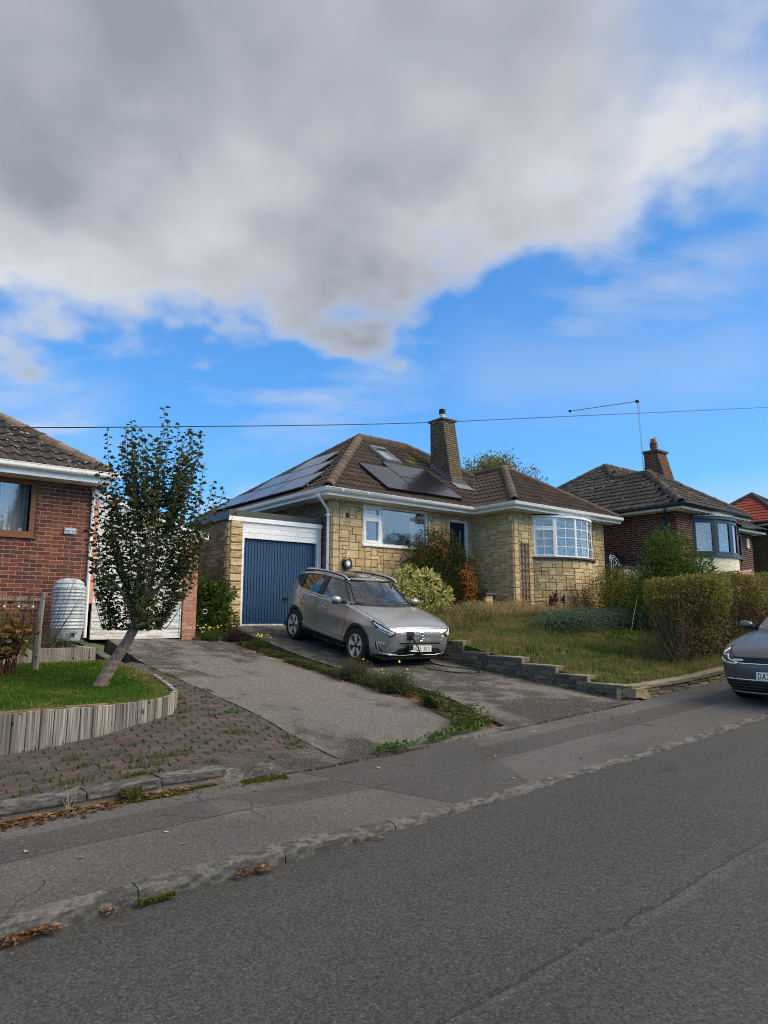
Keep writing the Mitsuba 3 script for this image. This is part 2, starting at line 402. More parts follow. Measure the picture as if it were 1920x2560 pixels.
def brick_rects(u0, u1, v0, v1, L=0.215, H=0.065, gap=0.010, shift=0.0, bond='stretcher'):
    out, row, v = [], 0, v0
    while v < v1:
        off = (-(L + gap) / 2 if row % 2 else 0.0) + shift + 0.004 * rng.random()
        u = u0 + off - (L + gap)
        while u < u1:
            out.append((u, u + L, v, v + H)); u += L + gap
        v += H + gap; row += 1
    return out

def ashlar_rects(u0, u1, v0, v1, cell=0.105, gap=0.012):
    """Random coursed blocks on a small grid: wide ones first, the rest filled by what still fits."""
    nu, nv = int(math.ceil((u1 - u0) / cell)), int(math.ceil((v1 - v0) / cell))
    used = np.zeros((nu, nv), bool); out = []
    for j in range(nv):
        i = 0
        while i < nu:
            if used[i, j]: i += 1; continue
            w, h = [(3, 2), (2, 2), (4, 2), (3, 1), (2, 1), (4, 1), (2, 2), (3, 2), (1, 1), (3, 2)][rng.integers(10)]
            while w > 1 and (i + w > nu or used[i:i + w, j].any()): w -= 1
            w = min(w, nu - i)
            while h > 1 and (j + h > nv or used[i:i + w, j:j + h].any()): h -= 1
            used[i:i + w, j:j + h] = True
            out.append((u0 + i * cell + gap / 2, u0 + (i + w) * cell - gap / 2, v0 + j * cell + gap / 2, v0 + (j + h) * cell - gap / 2))
            i += w
    return out

def wall_core(fr, poly, thick, m, holder, parent):
    b = MB(); b.add(*prism(fr, poly, -thick, 0)); return b.put(holder, m, parent)

def register(pieces, palette, m, limit=300, rest_name='rest', rest_parent=None):
    """pieces: (vertices, faces, area, centre, holder key, piece name). The largest in view become entries of their own, the others one mesh of kind stuff."""
    order = sorted(range(len(pieces)), key=lambda i: -pieces[i][2] / max(np.dot(pieces[i][3], pieces[i][3]), 1))
    head = set(order[:limit]); rest = {}
    for i, (v, f, a, c, holder, nm) in enumerate(pieces):
        mm = m[rng.integers(len(m))] if isinstance(m, list) else m
        col = None if palette is None else vjit(jit(palette[rng.integers(len(palette))]), len(v))
        if i in head:
            MB().add(v, f, col).put(nm, mm, holder)
        else:
            rest.setdefault((mm, holder), MB()).add(v, f, col)
    for k, ((mm, holder), b) in enumerate(rest.items()):
        b.put(rest_name, mm, rest_parent or holder, kind='stuff')

# ---------------------------------------------------------------- roofs
def clip_tris(V, F, planes):
    """Triangles cut by half planes a*u + b*v + c >= 0 of their first two coordinates."""
    tris = V[F]
    for a, b, c in planes:
        out = []
        for t in tris:
            s = a * t[:, 0] + b * t[:, 1] + c
            if (s >= -1e-9).all(): out.append(t); continue
            if (s < 0).all(): continue
            poly = []
            for i in range(3):
                j = (i + 1) % 3
                if s[i] >= 0: poly.append(t[i])
                if (s[i] >= 0) != (s[j] >= 0): poly.append(t[i] + (t[j] - t[i]) * (s[i] / (s[i] - s[j])))
            for k in range(1, len(poly) - 1): out.append(np.array([poly[0], poly[k], poly[k + 1]]))
        tris = np.array(out) if out else np.zeros((0, 3, 3))
    return tris

def tile_template(w, L, kind):
    if kind == 'roman':      # two rolls a tile
        s = np.linspace(0, 1, 9); h = 0.030 * np.clip(np.sin(s * 4 * np.pi - 0.6), -0.25, 1)
    elif kind == 'pan':      # one roll a tile
        s = np.linspace(0, 1, 8); h = np.array([0.0, 0.0, 0.004, 0.018, 0.034, 0.034, 0.012, 0.0])
    elif kind == 'low':      # shallow roll
        s = np.linspace(0, 1, 7); h = np.array([0.0, 0.0, 0.002, 0.010, 0.016, 0.008, 0.0])
    else:
        s = np.linspace(0, 1, 3); h = np.array([0.0, 0.004, 0.0])
    n = len(s); t = 0.022
    lo = np.stack([s * w, np.full(n, 0.0), h + 0.036], 1)
    hi = np.stack([s * w, np.full(n, L), h + 0.004], 1)
    un = lo.copy(); un[:, 2] -= t
    V = np.vstack([lo, hi, un])
    F = []
    for i in range(n - 1):
        F += [[i, i + 1, n + i + 1], [i, n + i + 1, n + i], [2 * n + i, 2 * n + i + 1, i + 1], [2 * n + i, i + 1, i]]
    return V, np.array(F)

def tile_roof(P, w, expo, kind, holder, pieces, lift=0.0, stagger=0.0):
    """Tiles over the convex planar polygon P (first edge = eaves, seen from outside anticlockwise)."""
    P = np.asarray(P, float)
    u = P[1] - P[0]; nrm = np.cross(u, P[2] - P[0]); nrm /= np.linalg.norm(nrm)
    fr = Frame(P[0], u, np.cross(nrm, u / np.linalg.norm(u)))
    q = fr.flat(P)[:, :2]; poly = Polygon(q)
    planes = []
    for i in range(1, len(q)):
        a, b = q[i], q[(i + 1) % len(q)]; d = b - a; n = np.array([-d[1], d[0]]) / np.linalg.norm(d)
        planes.append((n[0], n[1], -n @ a))
    V, F = tile_template(w, expo * 1.16, kind)
    u0, _, u1, v1 = poly.bounds
    row, v = 0, -0.05
    while v < v1:
        off = (0.5 * w if (row % 2 and stagger) else 0) + 0.004 * rng.random()
        x = u0 - w + off
        while x < u1:
            r = sbox(x, max(v, 0.001), x + w, v + expo)
            if poly.intersects(r):
                W = V + [x, v, lift + 0.004 * rng.random()]
                W = W + np.outer(W[:, 1] * 0, [0, 0, 0])
                if poly.contains(r):
                    pieces.append((fr.p(W), F, w * expo, fr.p(W).mean(0), holder, 'tile'))
                else:
                    t = clip_tris(W, F, planes)
                    if len(t):
                        m = trimesh.Trimesh(fr.p(t.reshape(-1, 3)), np.arange(3 * len(t)).reshape(-1, 3), process=False); m.merge_vertices()
                        if m.area > 0.004: pieces.append((np.array(m.vertices), np.array(m.faces), m.area * 0.6, m.vertices.mean(0), holder, 'tile'))
            x += w
        v += expo; row += 1
    return fr

def ridge_run(a, b, r, L, pal, name, parent, m='m_tint', rise=0.0, rough=0.0):
    """Half-round ridge or hip tiles from a to b, each an entry."""
    a, b = np.asarray(a, float), np.asarray(b, float)
    d = b - a; n = max(1, int(round(np.linalg.norm(d) / L))); t = d / np.linalg.norm(d)
    side = np.cross(t, [0, 0, 1.0]); side /= np.linalg.norm(side); up = np.cross(side, t)
    th = np.linspace(0, np.pi, 9)
    for i in range(n):
        p0 = a + d * (i / n) ; p1 = a + d * ((i + 1) / n) + t * 0.03
        rings = []
        for p, k in ((p0, 1.06), (p0 + t * 0.06, 1.06), (p0 + t * 0.065, 1.0), (p1, 0.97)):
            arc_ = p + r * k * (np.cos(th)[:, None] * side + np.sin(th)[:, None] * up) + up * (rise - 0.02)
            rings.append(np.vstack([arc_[0] - up * .13, arc_, arc_[-1] - up * .13]))
        for p, k in ((p1, 0.85), (p0, 0.85)):
            arc_ = p + r * k * (np.cos(th)[:, None] * side + np.sin(th)[:, None] * up) + up * (rise - 0.03)
            rings.append(np.vstack([arc_[0] - up * .12, arc_, arc_[-1] - up * .12]))
        V = np.vstack(rings); k = len(th) + 2; F = []
        for s in range(len(rings)):
            s2 = (s + 1) % len(rings)
            for j in range(k - 1): F += [[s * k + j, s2 * k + j + 1, s * k + j + 1], [s * k + j, s2 * k + j, s2 * k + j + 1]]
        if rough: V = V + rough * (rng.random((len(V), 3)) - 0.5)
        MB().add(V, F, vjit(jit(pal[rng.integers(len(pal))], 0.1), len(V), 0.08 if not rough else 0.3)).put(name, m, parent)

def sweep(path, prof, closed=False, flip=False):
    """A profile (outward, up) swept along a level path, mitred; outward is to the right of the path."""
    P = np.asarray(path, float); n = len(P); k = len(prof)
    V = []
    for i in range(n):
        dirs = []
        if closed or i > 0: dirs.append(P[i] - P[i - 1])
        if closed or i < n - 1: dirs.append(P[(i + 1) % n] - P[i])
        ns = [np.array([d[1], -d[0], 0]) / np.linalg.norm(d[:2]) for d in dirs]
        m = sum(ns); m = m / np.linalg.norm(m); m = m / max(0.3, m @ ns[0])
        V += [P[i] + m * o + np.array([0, 0, z]) for o, z in prof]
    F = []
    for i in range(n if closed else n - 1):
        i2 = (i + 1) % n
        for j in range(k):
            j2 = (j + 1) % k
            F += [[i * k + j, i2 * k + j, i2 * k + j2], [i * k + j, i2 * k + j2, i * k + j2]]
    if not closed:
        for s, o in ((0, 1), ((n - 1) * k, -1)):
            for j in range(1, k - 1): F.append([s, s + j, s + j + 1][::o])
    return np.array(V), np.array(F)

GUTTER = [(0.0, 0.0), (0.0, -0.055), (0.02, -0.085), (0.06, -0.10), (0.10, -0.085), (0.118, -0.055), (0.118, 0.0), (0.128, 0.0), (0.128, 0.012), (0.105, 0.012), (0.105, -0.05), (0.09, -0.07), (0.06, -0.085), (0.03, -0.07), (0.015, -0.05), (0.015, 0.0)]
def eaves(path, wall_off, parent, m_g, m_f, m_s, fascia=0.17, drop=0.03):
    """Gutter, fascia and soffit along the eaves; path runs under the tile edge with the outside on its right."""
    MB().add(*sweep(path, GUTTER)).put('gutter', m_g, parent, smooth=40)
    MB().add(*sweep(path, [(-0.02, -0.02), (-0.02, -fascia), (-0.001, -fascia), (-0.001, -0.02)])).put('fascia', m_f, parent)
    MB().add(*sweep(path, [(-0.02, -fascia + 0.012), (-wall_off, -fascia + 0.012), (-wall_off, -fascia), (-0.02, -fascia)])).put('soffit', m_s, parent)

def brackets(a, b, parent, m, step=0.8):
    a, b = np.asarray(a, float), np.asarray(b, float); n = int(np.linalg.norm(b - a) / step); t = (b - a) / np.linalg.norm(b - a); o = np.array([t[1], -t[0], 0])
    for i in range(1, n + 1):
        p = a + t * (i - 0.5) * step
        MB().add(*sweep([p - t * 0.012, p + t * 0.012], [(0.0, -0.05), (0.02, -0.092), (0.06, -0.108), (0.10, -0.092), (0.126, -0.055), (0.134, 0.016), (0.122, 0.016), (0.0, 0.0)])).put('gutter_bracket', m, parent)

# ---------------------------------------------------------------- windows
def frame_rect(b, fr, u0, u1, v0, v1, t, w0, w1):
    b.fbox(fr, u0, u1, v0, v0 + t, w0, w1); b.fbox(fr, u0, u1, v1 - t, v1, w0, w1)
    b.fbox(fr, u0, u0 + t, v0 + t, v1 - t, w0, w1); b.fbox(fr, u1 - t, u1, v0 + t, v1 - t, w0, w1)

def pane(fr, u0, u1, v0, v1, w, parent, m='m_glass', name='pane'):
    return MB().add(fr.p([[u0, v0, w], [u1, v0, w], [u1, v1, w], [u0, v1, w]]), [[0, 1, 2], [0, 2, 3]]).put(name, m, parent)

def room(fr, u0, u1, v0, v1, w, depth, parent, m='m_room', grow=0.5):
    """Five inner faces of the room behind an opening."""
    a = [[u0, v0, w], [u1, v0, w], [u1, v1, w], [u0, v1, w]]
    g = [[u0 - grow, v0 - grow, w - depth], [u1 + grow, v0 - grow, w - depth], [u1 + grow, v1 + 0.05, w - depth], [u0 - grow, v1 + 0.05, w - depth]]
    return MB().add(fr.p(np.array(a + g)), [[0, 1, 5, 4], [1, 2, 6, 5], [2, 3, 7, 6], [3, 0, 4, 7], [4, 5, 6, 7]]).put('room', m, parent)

def curtain(fr, u0, u1, v0, v1, w, folds, parent, m='m_net', amp=0.025, name='curtain'):
    n = folds * 6 + 1; u = np.linspace(u0, u1, n); ph = np.linspace(0, folds * 2 * np.pi, n)
    V = np.vstack([np.stack([u, np.full(n, v), w + amp * np.sin(ph + 0.6 * np.sin(ph * 0.37))], 1) for v in (v0, v1)])
    F = [[i, i + 1, n + i + 1, n + i] for i in range(n - 1)]
    return MB().add(fr.p(V), F).put(name, m, parent, smooth=True)

# ---------------------------------------------------------------- leaves and blades
def leaf_batch(P, D, N, L, W, col):
    """Leaves at P along D with faces towards N: two folded halves of two triangles each."""
    D = D / (np.linalg.norm(D, axis=1, keepdims=True) + 1e-9)
    S = np.cross(D, N); S /= np.linalg.norm(S, axis=1, keepdims=True) + 1e-9
    U = np.cross(S, D)
    L, W = np.broadcast_to(L, (len(P),))[:, None], np.broadcast_to(W, (len(P),))[:, None]
    mid = P + D * L * 0.45 - U * W * 0.12; tip = P + D * L - U * L * 0.10
    le, ri = P + D * L * 0.42 + S * W * 0.5 + U * W * 0.12, P + D * L * 0.42 - S * W * 0.5 + U * W * 0.12
    V = np.stack([P, le, tip, ri, mid], 1).reshape(-1, 3)
    o = (np.arange(len(P)) * 5)[:, None, None]
    F = (np.array([[0, 1, 4], [1, 2, 4], [2, 3, 4], [3, 0, 4]])[None] + o).reshape(-1, 3)
    c = np.repeat(col, 5, axis=0)
    return V, F, c

def rand_dirs(n, r=None):
    r = r or rng
    d = r.normal(size=(n, 3)); return d / np.linalg.norm(d, axis=1, keepdims=True)

def pick(pal, n, weights=None, spread=0.22):
    pal = np.asarray(pal, float)
    c = pal[rng.choice(len(pal), n, p=weights)]
    return np.clip(c * (1 + spread * (2 * rng.random((n, 1)) - 1)), 0.003, 0.9)

def lobes(centres, radii, n, shell=0.55):
    """Points in a union of ellipsoids, thicker towards their skins, with the outward direction."""
    centres, radii = np.asarray(centres, float), np.asarray(radii, float)
    if radii.ndim == 1: radii = np.repeat(radii[:, None], 3, 1)
    wt = radii.prod(1) ** (2 / 3); i = rng.choice(len(centres), n, p=wt / wt.sum())
    d = rand_dirs(n); r = shell + (1.08 - shell) * rng.random(n) ** 0.7
    return centres[i] + d * radii[i] * r[:, None], d

def blades(P, h, w, lean, col, r=None):
    """Grass blades: a bent strip of three triangles each."""
    n = len(P); a = rng.random(n) * 2 * np.pi
    s = np.stack([np.cos(a), np.sin(a), 0 * a], 1); b = np.stack([-np.sin(a), np.cos(a), 0 * a], 1)
    h = np.broadcast_to(h, (n,))[:, None]; w = np.broadcast_to(w, (n,))[:, None]; lean = np.broadcast_to(lean, (n,))[:, None] * (0.3 + rng.random((n, 1)))
    up = np.array([[0, 0, 1.0]])
    m = P + up * h * 0.6 + b * lean * h * 0.3; t = P + up * h * np.maximum(0.35, 1 - 0.5 * lean) + b * lean * h
    V = np.stack([P - s * w / 2, P + s * w / 2, m - s * w * 0.38, m + s * w * 0.38, t], 1).reshape(-1, 3)
    o = (np.arange(n) * 5)[:, None, None]
    F = (np.array([[0, 1, 3], [0, 3, 2], [2, 3, 4]])[None] + o).reshape(-1, 3)
    return V, F, np.repeat(col, 5, axis=0)
# ---------------------------------------------------------------- the lie of the land
def z_road(X):
    X = np.asarray(X, float); c = np.clip(X, 1, 15)
    return -1.55 + .02 * (c - 1) + .0014 * (c - 1) ** 2 + np.where(X < 1, .015 * (X - 1), 0) + np.where(X > 15, .055 * (np.minimum(X, 45) - 15), 0)
def kerb_up(X): return .022 + .058 * (1 - np.clip((np.asarray(X, float) - 2.5) / 1.2, 0, 1)) + .0 * X
def z_pave(X, Y): return z_road(X) + kerb_up(X) + .027 * (np.clip(Y, 3.92, 5.6) - 3.92)
def surf(points, smoothing=.002):
    p = np.array(points, float); f = RBFInterpolator(p[:, :2], p[:, 2], smoothing=smoothing, kernel='thin_plate_spline')
    def z(X, Y):
        X, Y = np.broadcast_arrays(np.asarray(X, float), np.asarray(Y, float))
        return f(np.stack([X.ravel(), Y.ravel()], 1)).reshape(X.shape)
    return z
z_left = surf([(1.08, 5.6, -1.38), (2.7, 5.6, -1.335), (2.9, 5.9, -1.315), (4.0, 5.6, -1.395), (4.36, 6.05, -1.365), (1.4, 7.4, -1.27), (2.0, 7.5, -1.22), (2.7, 7.5, -1.13), (3.3, 8.1, -1.05), (4.06, 7.62, -1.1), (4.07, 9.0, -.95), (4.2, 10.3, -.85), (4.4, 11.9, -.71), (4.1, 14, -.42), (6.1, 14, -.46), (-4, 5.6, -1.5), (-4, 7.5, -1.42), (5.2, 5.6, -1.38), (6.2, 5.6, -1.365), (6.7, 9, -1.1), (7.2, 11.5, -.87), (7.2, 13.5, -.58), (3.6, 10, -.85), (3.7, 12, -.66), (7.2, 15, -.4), (4, 15, -.38)])
z_drive = surf([(5.9, 5.6, -1.38), (7, 5.6, -1.32), (8, 5.6, -1.28), (9.3, 5.6, -1.24), (7.3, 10.65, -.87), (8, 10.65, -.86), (9.9, 10.65, -.84), (7.3, 13.2, -.477), (8.2, 13.2, -.476), (9.9, 13.2, -.46), (7.5, 14.8, -.20), (9.8, 14.8, -.20), (7.2, 8.1, -1.1), (9.6, 8.1, -1.06)], .001)
def z_lawn(X, Y): return -.93 + .06 * (np.asarray(Y, float) - 7.5) + 0 * np.asarray(X, float)
z_bank = surf([(9.5, 5.9, -1.06), (11, 5.9, -1.04), (12.6, 5.9, -.96), (16, 5.9, -.76), (20, 5.9, -.55), (9.75, 8, -.80), (9.95, 10, -.52), (12, 9, -.48), (14, 9, -.34), (12, 12.6, .05), (16, 12.6, .16), (19.5, 12.6, .24), (18, 8, -.36), (10.2, 13, -.25), (10.2, 14.3, -.15), (14, 14.3, .15), (21, 12, .3), (22, 9, 0.0), (26, 9, .3), (26, 12, .8), (24, 11, .7), (30, 6, 0.0), (30, 11, 1.0)], .01)

def wall_x(Y): return 9.33 + .143 * (np.asarray(Y, float) - 5.73)       # line of the stepped retaining wall
def drive_edge(Y): return np.interp(Y, [5.6, 5.9, 6.4, 7.2, 8.2, 9.5, 14.8], [6.55, 6.65, 6.8, 7.15, 7.35, 7.33, 7.33])
def left_edge(Y): return np.interp(Y, [5.6, 6.0, 6.5, 7.2, 8.2, 9.2, 10.5, 12, 14], [5.3, 5.9, 6.38, 6.62, 6.80, 6.86, 6.92, 6.90, 6.80])

def sheet(xs, ys, zf, skirt=0.0, keep=None):
    """A grid surface; xs may be a function of y giving the two ends."""
    ny = len(ys); rows = [np.asarray(xs(y) if callable(xs) else xs, float) for y in ys]
    nx = len(rows[0]); X = np.array(rows); Y = np.repeat(np.asarray(ys, float)[:, None], nx, 1)
    V = np.stack([X, Y, zf(X, Y)], -1).reshape(-1, 3)
    i, j = np.meshgrid(np.arange(ny - 1), np.arange(nx - 1), indexing='ij')
    q = np.stack([i * nx + j, i * nx + j + 1, (i + 1) * nx + j + 1, (i + 1) * nx + j], -1).reshape(-1, 4)
    F = np.vstack([q[:, [0, 1, 2]], q[:, [0, 2, 3]]])
    if keep is not None:
        c = V[F].mean(1); F = F[keep(c[:, 0], c[:, 1])]
    if skirt:
        e = np.sort(np.vstack([F[:, [0, 1]], F[:, [1, 2]], F[:, [2, 0]]]), 1)
        u, n = np.unique(e, axis=0, return_counts=True); u = u[n == 1]
        low = V.copy(); low[:, 2] -= skirt; o = len(V)
        V = np.vstack([V, low]); F = np.vstack([F, np.stack([u[:, 0], u[:, 1], u[:, 1] + o], 1), np.stack([u[:, 0], u[:, 1] + o, u[:, 0] + o], 1)])
    return V, F

def z_base(X, Y):
    near = z_road(X) - .45 + .02 * np.clip(Y - 6, 0, 10)
    far = np.clip((np.abs(X - 8) - 40) / 200, 0, 1) * 2 + np.clip((Y - 30) / 200, 0, 1) * 4
    return np.where((Y > -4.2) & (Y < 4), z_road(X) - .45, near) + far
g = np.concatenate([-np.geomspace(900, 60, 12), np.arange(-50, 61, 2.5), np.geomspace(70, 900, 12)])
MB().add(*sheet(g, g, z_base)).put('ground', 'm_field', kind='structure')
MB().add(*sheet(np.concatenate([[-200, -100, -50], np.arange(-30, 46, .5), [80, 200]]), np.linspace(-3.2, 3.93, 15), lambda X, Y: z_road(X) + .03 * (1 - ((Y - .4) / 3.5) ** 2), .3)).put('road', 'm_road', kind='structure')
PX = np.concatenate([[-60, -30], np.arange(-20, 46, .25)])
MB().add(*sheet(PX, np.linspace(4.022, 5.75, 9), lambda X, Y: z_pave(X, Y) + .004 * meshkit.noise(np.stack([X * 2, Y * 2, 0 * X], -1)), .2)).put('pavement', 'm_pavement', kind='structure')
MB().add(*sheet(PX, np.linspace(-5.2, -3.2, 5), lambda X, Y: z_road(X) + .09, .3)).put('pavement', 'm_pavement', kind='structure')
MB().add(*sheet(np.concatenate([[-60, -30], np.arange(-20, 46, 1.0)]), np.linspace(-14, -5.2, 5), lambda X, Y: z_road(X) + .08 - .02 * (Y + 5.2), .3)).put('verge', 'm_turf', kind='structure')

# kerbstones, each with its joints and a worn arris
kerb = tag(numbered('kerb'), kind='structure')
x = -3.1
while x < 22:
    L = 0.90 + .02 * rng.random(); a, b = x + .003, x + L - .003
    n = 4; xs = np.linspace(a, b, n); dz = .005 * (rng.random() - .5); dy = .005 * (rng.random() - .5)
    prof = [(3.915, -.25), (3.915, -.03), (3.921, -.006), (3.937, .004), (3.975, .008), (4.030, .008), (4.030, -.25)]
    V = np.array([[X, y + dy + .003 * (rng.random() - .5), float(z_road(X) + kerb_up(X)) + (z if z > -.2 else -.3) * (1 if z > -.2 else 1) + dz + .004 * (rng.random() - .5)] for X in xs for y, z in prof])
    k = len(prof); F = [[i * k + j, (i + 1) * k + j, (i + 1) * k + j + 1, i * k + j + 1] for i in range(n - 1) for j in range(k - 1)]
    F3 = [[q[0], q[1], q[2]] for q in F] + [[q[0], q[2], q[3]] for q in F] + [[e, e + j, e + j + 1] for e in (0, (n - 1) * k) for j in range(1, k - 1)]
    MB().add(V, F3).put('kerbstone', 'm_kerb', kerb)
    x += L

# drives
MB().add(*sheet(lambda y: np.linspace(4.06 + .03 * math.sin(y * 1.3) + max(0, y - 10.5) * .09, left_edge(y), 24), np.linspace(5.76, 14.35, 60), lambda X, Y: z_left(X, Y) + .012 * meshkit.noise(np.stack([X * 3, Y * 3, 0 * X], -1)), .5)).put('driveway', 'm_concrete', kind='structure')
MB().add(*sheet(lambda y: np.linspace(drive_edge(y), wall_x(y) + .12 if y < 10.2 else 10.05, 24), np.linspace(5.76, 15.6, 60), lambda X, Y: z_drive(X, np.minimum(Y, 14.85)) + .012 * meshkit.noise(np.stack([X * 3, Y * 3, 5 + 0 * X], -1)), .5)).put('driveway', 'm_concrete', kind='structure')
# cast concrete edge of the drives along the pavement, and the bare strip between the drives
MB().add(*sheet(np.linspace(-8, 9.4, 90), [5.60, 5.66, 5.77], lambda X, Y: np.maximum(z_pave(X, 5.6) + .006, np.where(X < 3.0, -9, z_pave(X, 5.6) + .022)), .2)).put('drive_edging', 'm_concrete', kind='structure')
MB().add(*sheet(np.linspace(2.81, 4.16, 14), np.linspace(5.66, 6.2, 6), lambda X, Y: np.where(Y > 5.7, z_left(X, Y) - .004, z_pave(X, 5.6) + .004), .3)).put('drive_edging', 'm_concrete', kind='structure')
MB().add(*sheet(lambda y: np.linspace(left_edge(y) - .04, drive_edge(y) + .05, 10), np.linspace(5.76, 14.8, 60), lambda X, Y: np.minimum(z_left(X, np.minimum(Y, 14)), z_drive(X, np.minimum(Y, 14.8))) - .02 + .05 * meshkit.noise(np.stack([X * 6, Y * 6, 0 * X], -1)), .5)).put('border_soil', 'm_soil', kind='structure')
MB().add(*sheet(np.linspace(6.1, 7.4, 6), np.linspace(13.9, 24, 12), lambda X, Y: -.46 + .03 * (Y - 14) + .05 * meshkit.noise(np.stack([X * 6, Y * 6, 0 * X], -1)), .5)).put('side_passage', 'm_soil', kind='structure')

# left front garden: raised lawn, strip below the house wall
LAWN = [(-6, 7.30), (-2, 7.42), (0.5, 7.46), (1.6, 7.48), (2.3, 7.50), (2.75, 7.60), (3.1, 7.80), (3.30, 8.10), (3.42, 8.6), (3.58, 9.5), (3.66, 10.6), (3.62, 11.55), (-6, 11.75)]
lawn_poly = Polygon(LAWN)
def inside(poly):
    from shapely import contains_xy
    return lambda X, Y: contains_xy(poly, X, Y)
def lawn_surface(poly, zf, step, skirt):
    b = poly.bounds; m = trimesh.creation.triangulate_polygon(poly, engine='earcut')
    from shapely import contains_xy
    gx, gy = np.meshgrid(np.arange(b[0], b[2], step), np.arange(b[1], b[3], step)); pts = np.stack([gx.ravel(), gy.ravel()], 1)
    pts = pts[contains_xy(poly.buffer(-step * .4), pts[:, 0], pts[:, 1])]
    edge = np.array([poly.exterior.interpolate(d).coords[0] for d in np.arange(0, poly.exterior.length, step)])
    from scipy.spatial import Delaunay
    P = np.vstack([edge, pts]); t = Delaunay(P).simplices; c = P[t].mean(1); t = t[contains_xy(poly, c[:, 0], c[:, 1])]
    V = np.column_stack([P, zf(P[:, 0], P[:, 1])])
    ne = len(edge); low = V[:ne].copy(); low[:, 2] -= skirt; o = len(V); i = np.arange(ne); i2 = (i + 1) % ne
    return np.vstack([V, low]), np.vstack([t, np.stack([i, i2, i2 + o], 1), np.stack([i, i2 + o, i + o], 1)])
MB().add(*lawn_surface(lawn_poly, lambda X, Y: z_lawn(X, Y) + .01 * meshkit.noise(np.stack([X * 3, Y * 3, 0 * X], -1)), .3, .5)).put('lawn', 'm_turf', kind='structure')
MB().add(*sheet(np.linspace(-6, 3.72, 20), np.linspace(11.6, 14.1, 8), lambda X, Y: -.74 + .015 * (Y - 11.6) + 0 * X, .4)).put('garden_bed', 'm_soil', kind='structure')
BANK = [(9.45, 5.9), (28, 5.9), (28, 11.2), (21.2, 11.2), (21.2, 12.6), (19.8, 12.8), (15.2, 12.82), (15.2, 14.4), (10.0, 14.4), (10.02, 10.4), (9.75, 8.2)]
bank_poly = Polygon(BANK)
MB().add(*lawn_surface(bank_poly, lambda X, Y: z_bank(X, Y) + .05 * meshkit.noise(np.stack([X * 2, Y * 2, 0 * X], -1)), .35, .6)).put('lawn', 'm_turf', kind='structure')

# block paving: every paver a piece on a bed
pave_key = numbered('block_paving'); tag(pave_key, kind='structure')
pav_poly = Polygon([(-6, 5.78), (2.84, 5.78), (3.3, 5.88), (4.1, 6.14), (4.05, 8.5), (4.07, 10.2), (4.2, 11.3), (4.0, 11.6), (3.72, 11.4), (3.76, 10.6), (3.68, 9.5), (3.52, 8.6), (3.40, 8.1), (3.2, 7.76), (2.8, 7.54), (2.35, 7.42), (-6, 7.25)])
MB().add(*lawn_surface(pav_poly, lambda X, Y: z_left(X, Y) - .012, .25, .5)).put('bed', 'm_soil', pave_key)
PAV = [(.066, .056, .048), (.060, .054, .048), (.057, .053, .049), (.074, .055, .046), (.064, .058, .051), (.053, .051, .048)]
pieces = []
cs, sn = math.cos(math.radians(-4)), math.sin(math.radians(-4))
L, H = .213, .106
for r in range(-2, 80):
    for q in range(-52, 26):
        u, v = q * L + (L / 2 if r % 2 else 0) + .01 * rng.random(), 5.5 + r * H
        c4 = np.array([[u + .004, v + .004], [u + L - .004, v + .004], [u + L - .004, v + H - .004], [u + .004, v + H - .004]])
        c4 = np.stack([c4[:, 0] * cs - (c4[:, 1] - 5.5) * sn, 5.5 + c4[:, 0] * sn + (c4[:, 1] - 5.5) * cs], 1)
        g4 = Polygon(c4)
        if not pav_poly.intersects(g4): continue
        if not pav_poly.contains(g4):
            g4 = pav_poly.intersection(g4)
            if g4.geom_type != 'Polygon' or g4.area < .004: continue
            c4 = np.array(g4.exterior.coords)[:-1]
        c4 = c4[::1] + .003 * (rng.random(2) - .5); n = len(c4)
        z0 = z_left(c4[:, 0], c4[:, 1]) + .006 * (rng.random() - .5) + .004 * (rng.random(n) - .5)
        cen = c4.mean(0); inn = cen + (c4 - cen) * .94
        V = np.vstack([np.column_stack([inn, z0]), np.column_stack([c4, z0 - .007]), np.column_stack([c4, z0 - .04])])
        F = [[0, i, i + 1] for i in range(1, n - 1)]
        for b in (0, n):
            for i in range(n): F += [[b + i, b + n + i, b + n + (i + 1) % n], [b + i, b + n + (i + 1) % n, b + (i + 1) % n]]
        pieces.append((V, np.array(F), g4.area if V[:, 0].mean() > .9 else .0001, V.mean(0), pave_key, 'paver'))
register(pieces, PAV, 'm_tint', 300, 'paver_field')

# low wall with coping stones between the paving and the pavement
lw = thing('low_wall', 'low brick edging wall with flat grey coping stones along the back of the pavement', 'wall')
b = MB(); V, F = sheet(np.linspace(-4, 2.80, 30), [5.615, 5.74], lambda X, Y: z_pave(X, 5.6) + .055, .3); b.add(V, F).put('core', 'm_mortar_grey', lw)
x = -3.95; k = 0
while x < 2.72:
    L = .55 + .25 * rng.random(); x1 = min(x + L, 2.80)
    za, zb = float(z_pave(x, 5.6)) + .062, float(z_pave(x1, 5.6)) + .062
    dy, dz = .012 * (rng.random() - .5), .008 * (rng.random() - .5)
    bm = trimesh.creation.box([x1 - x - .012, .20, .052]).subdivide(); v = np.array(bm.vertices)
    v += .006 * (rng.random(v.shape) - .5); v[:, 0] += (x + x1) / 2; v[:, 1] += 5.685 + dy; v[:, 2] += np.interp(v[:, 0], [x, x1], [za, zb]) + .028 + dz
    MB().add(v, bm.faces).put('coping_stone', 'm_kerb', lw); x = x1
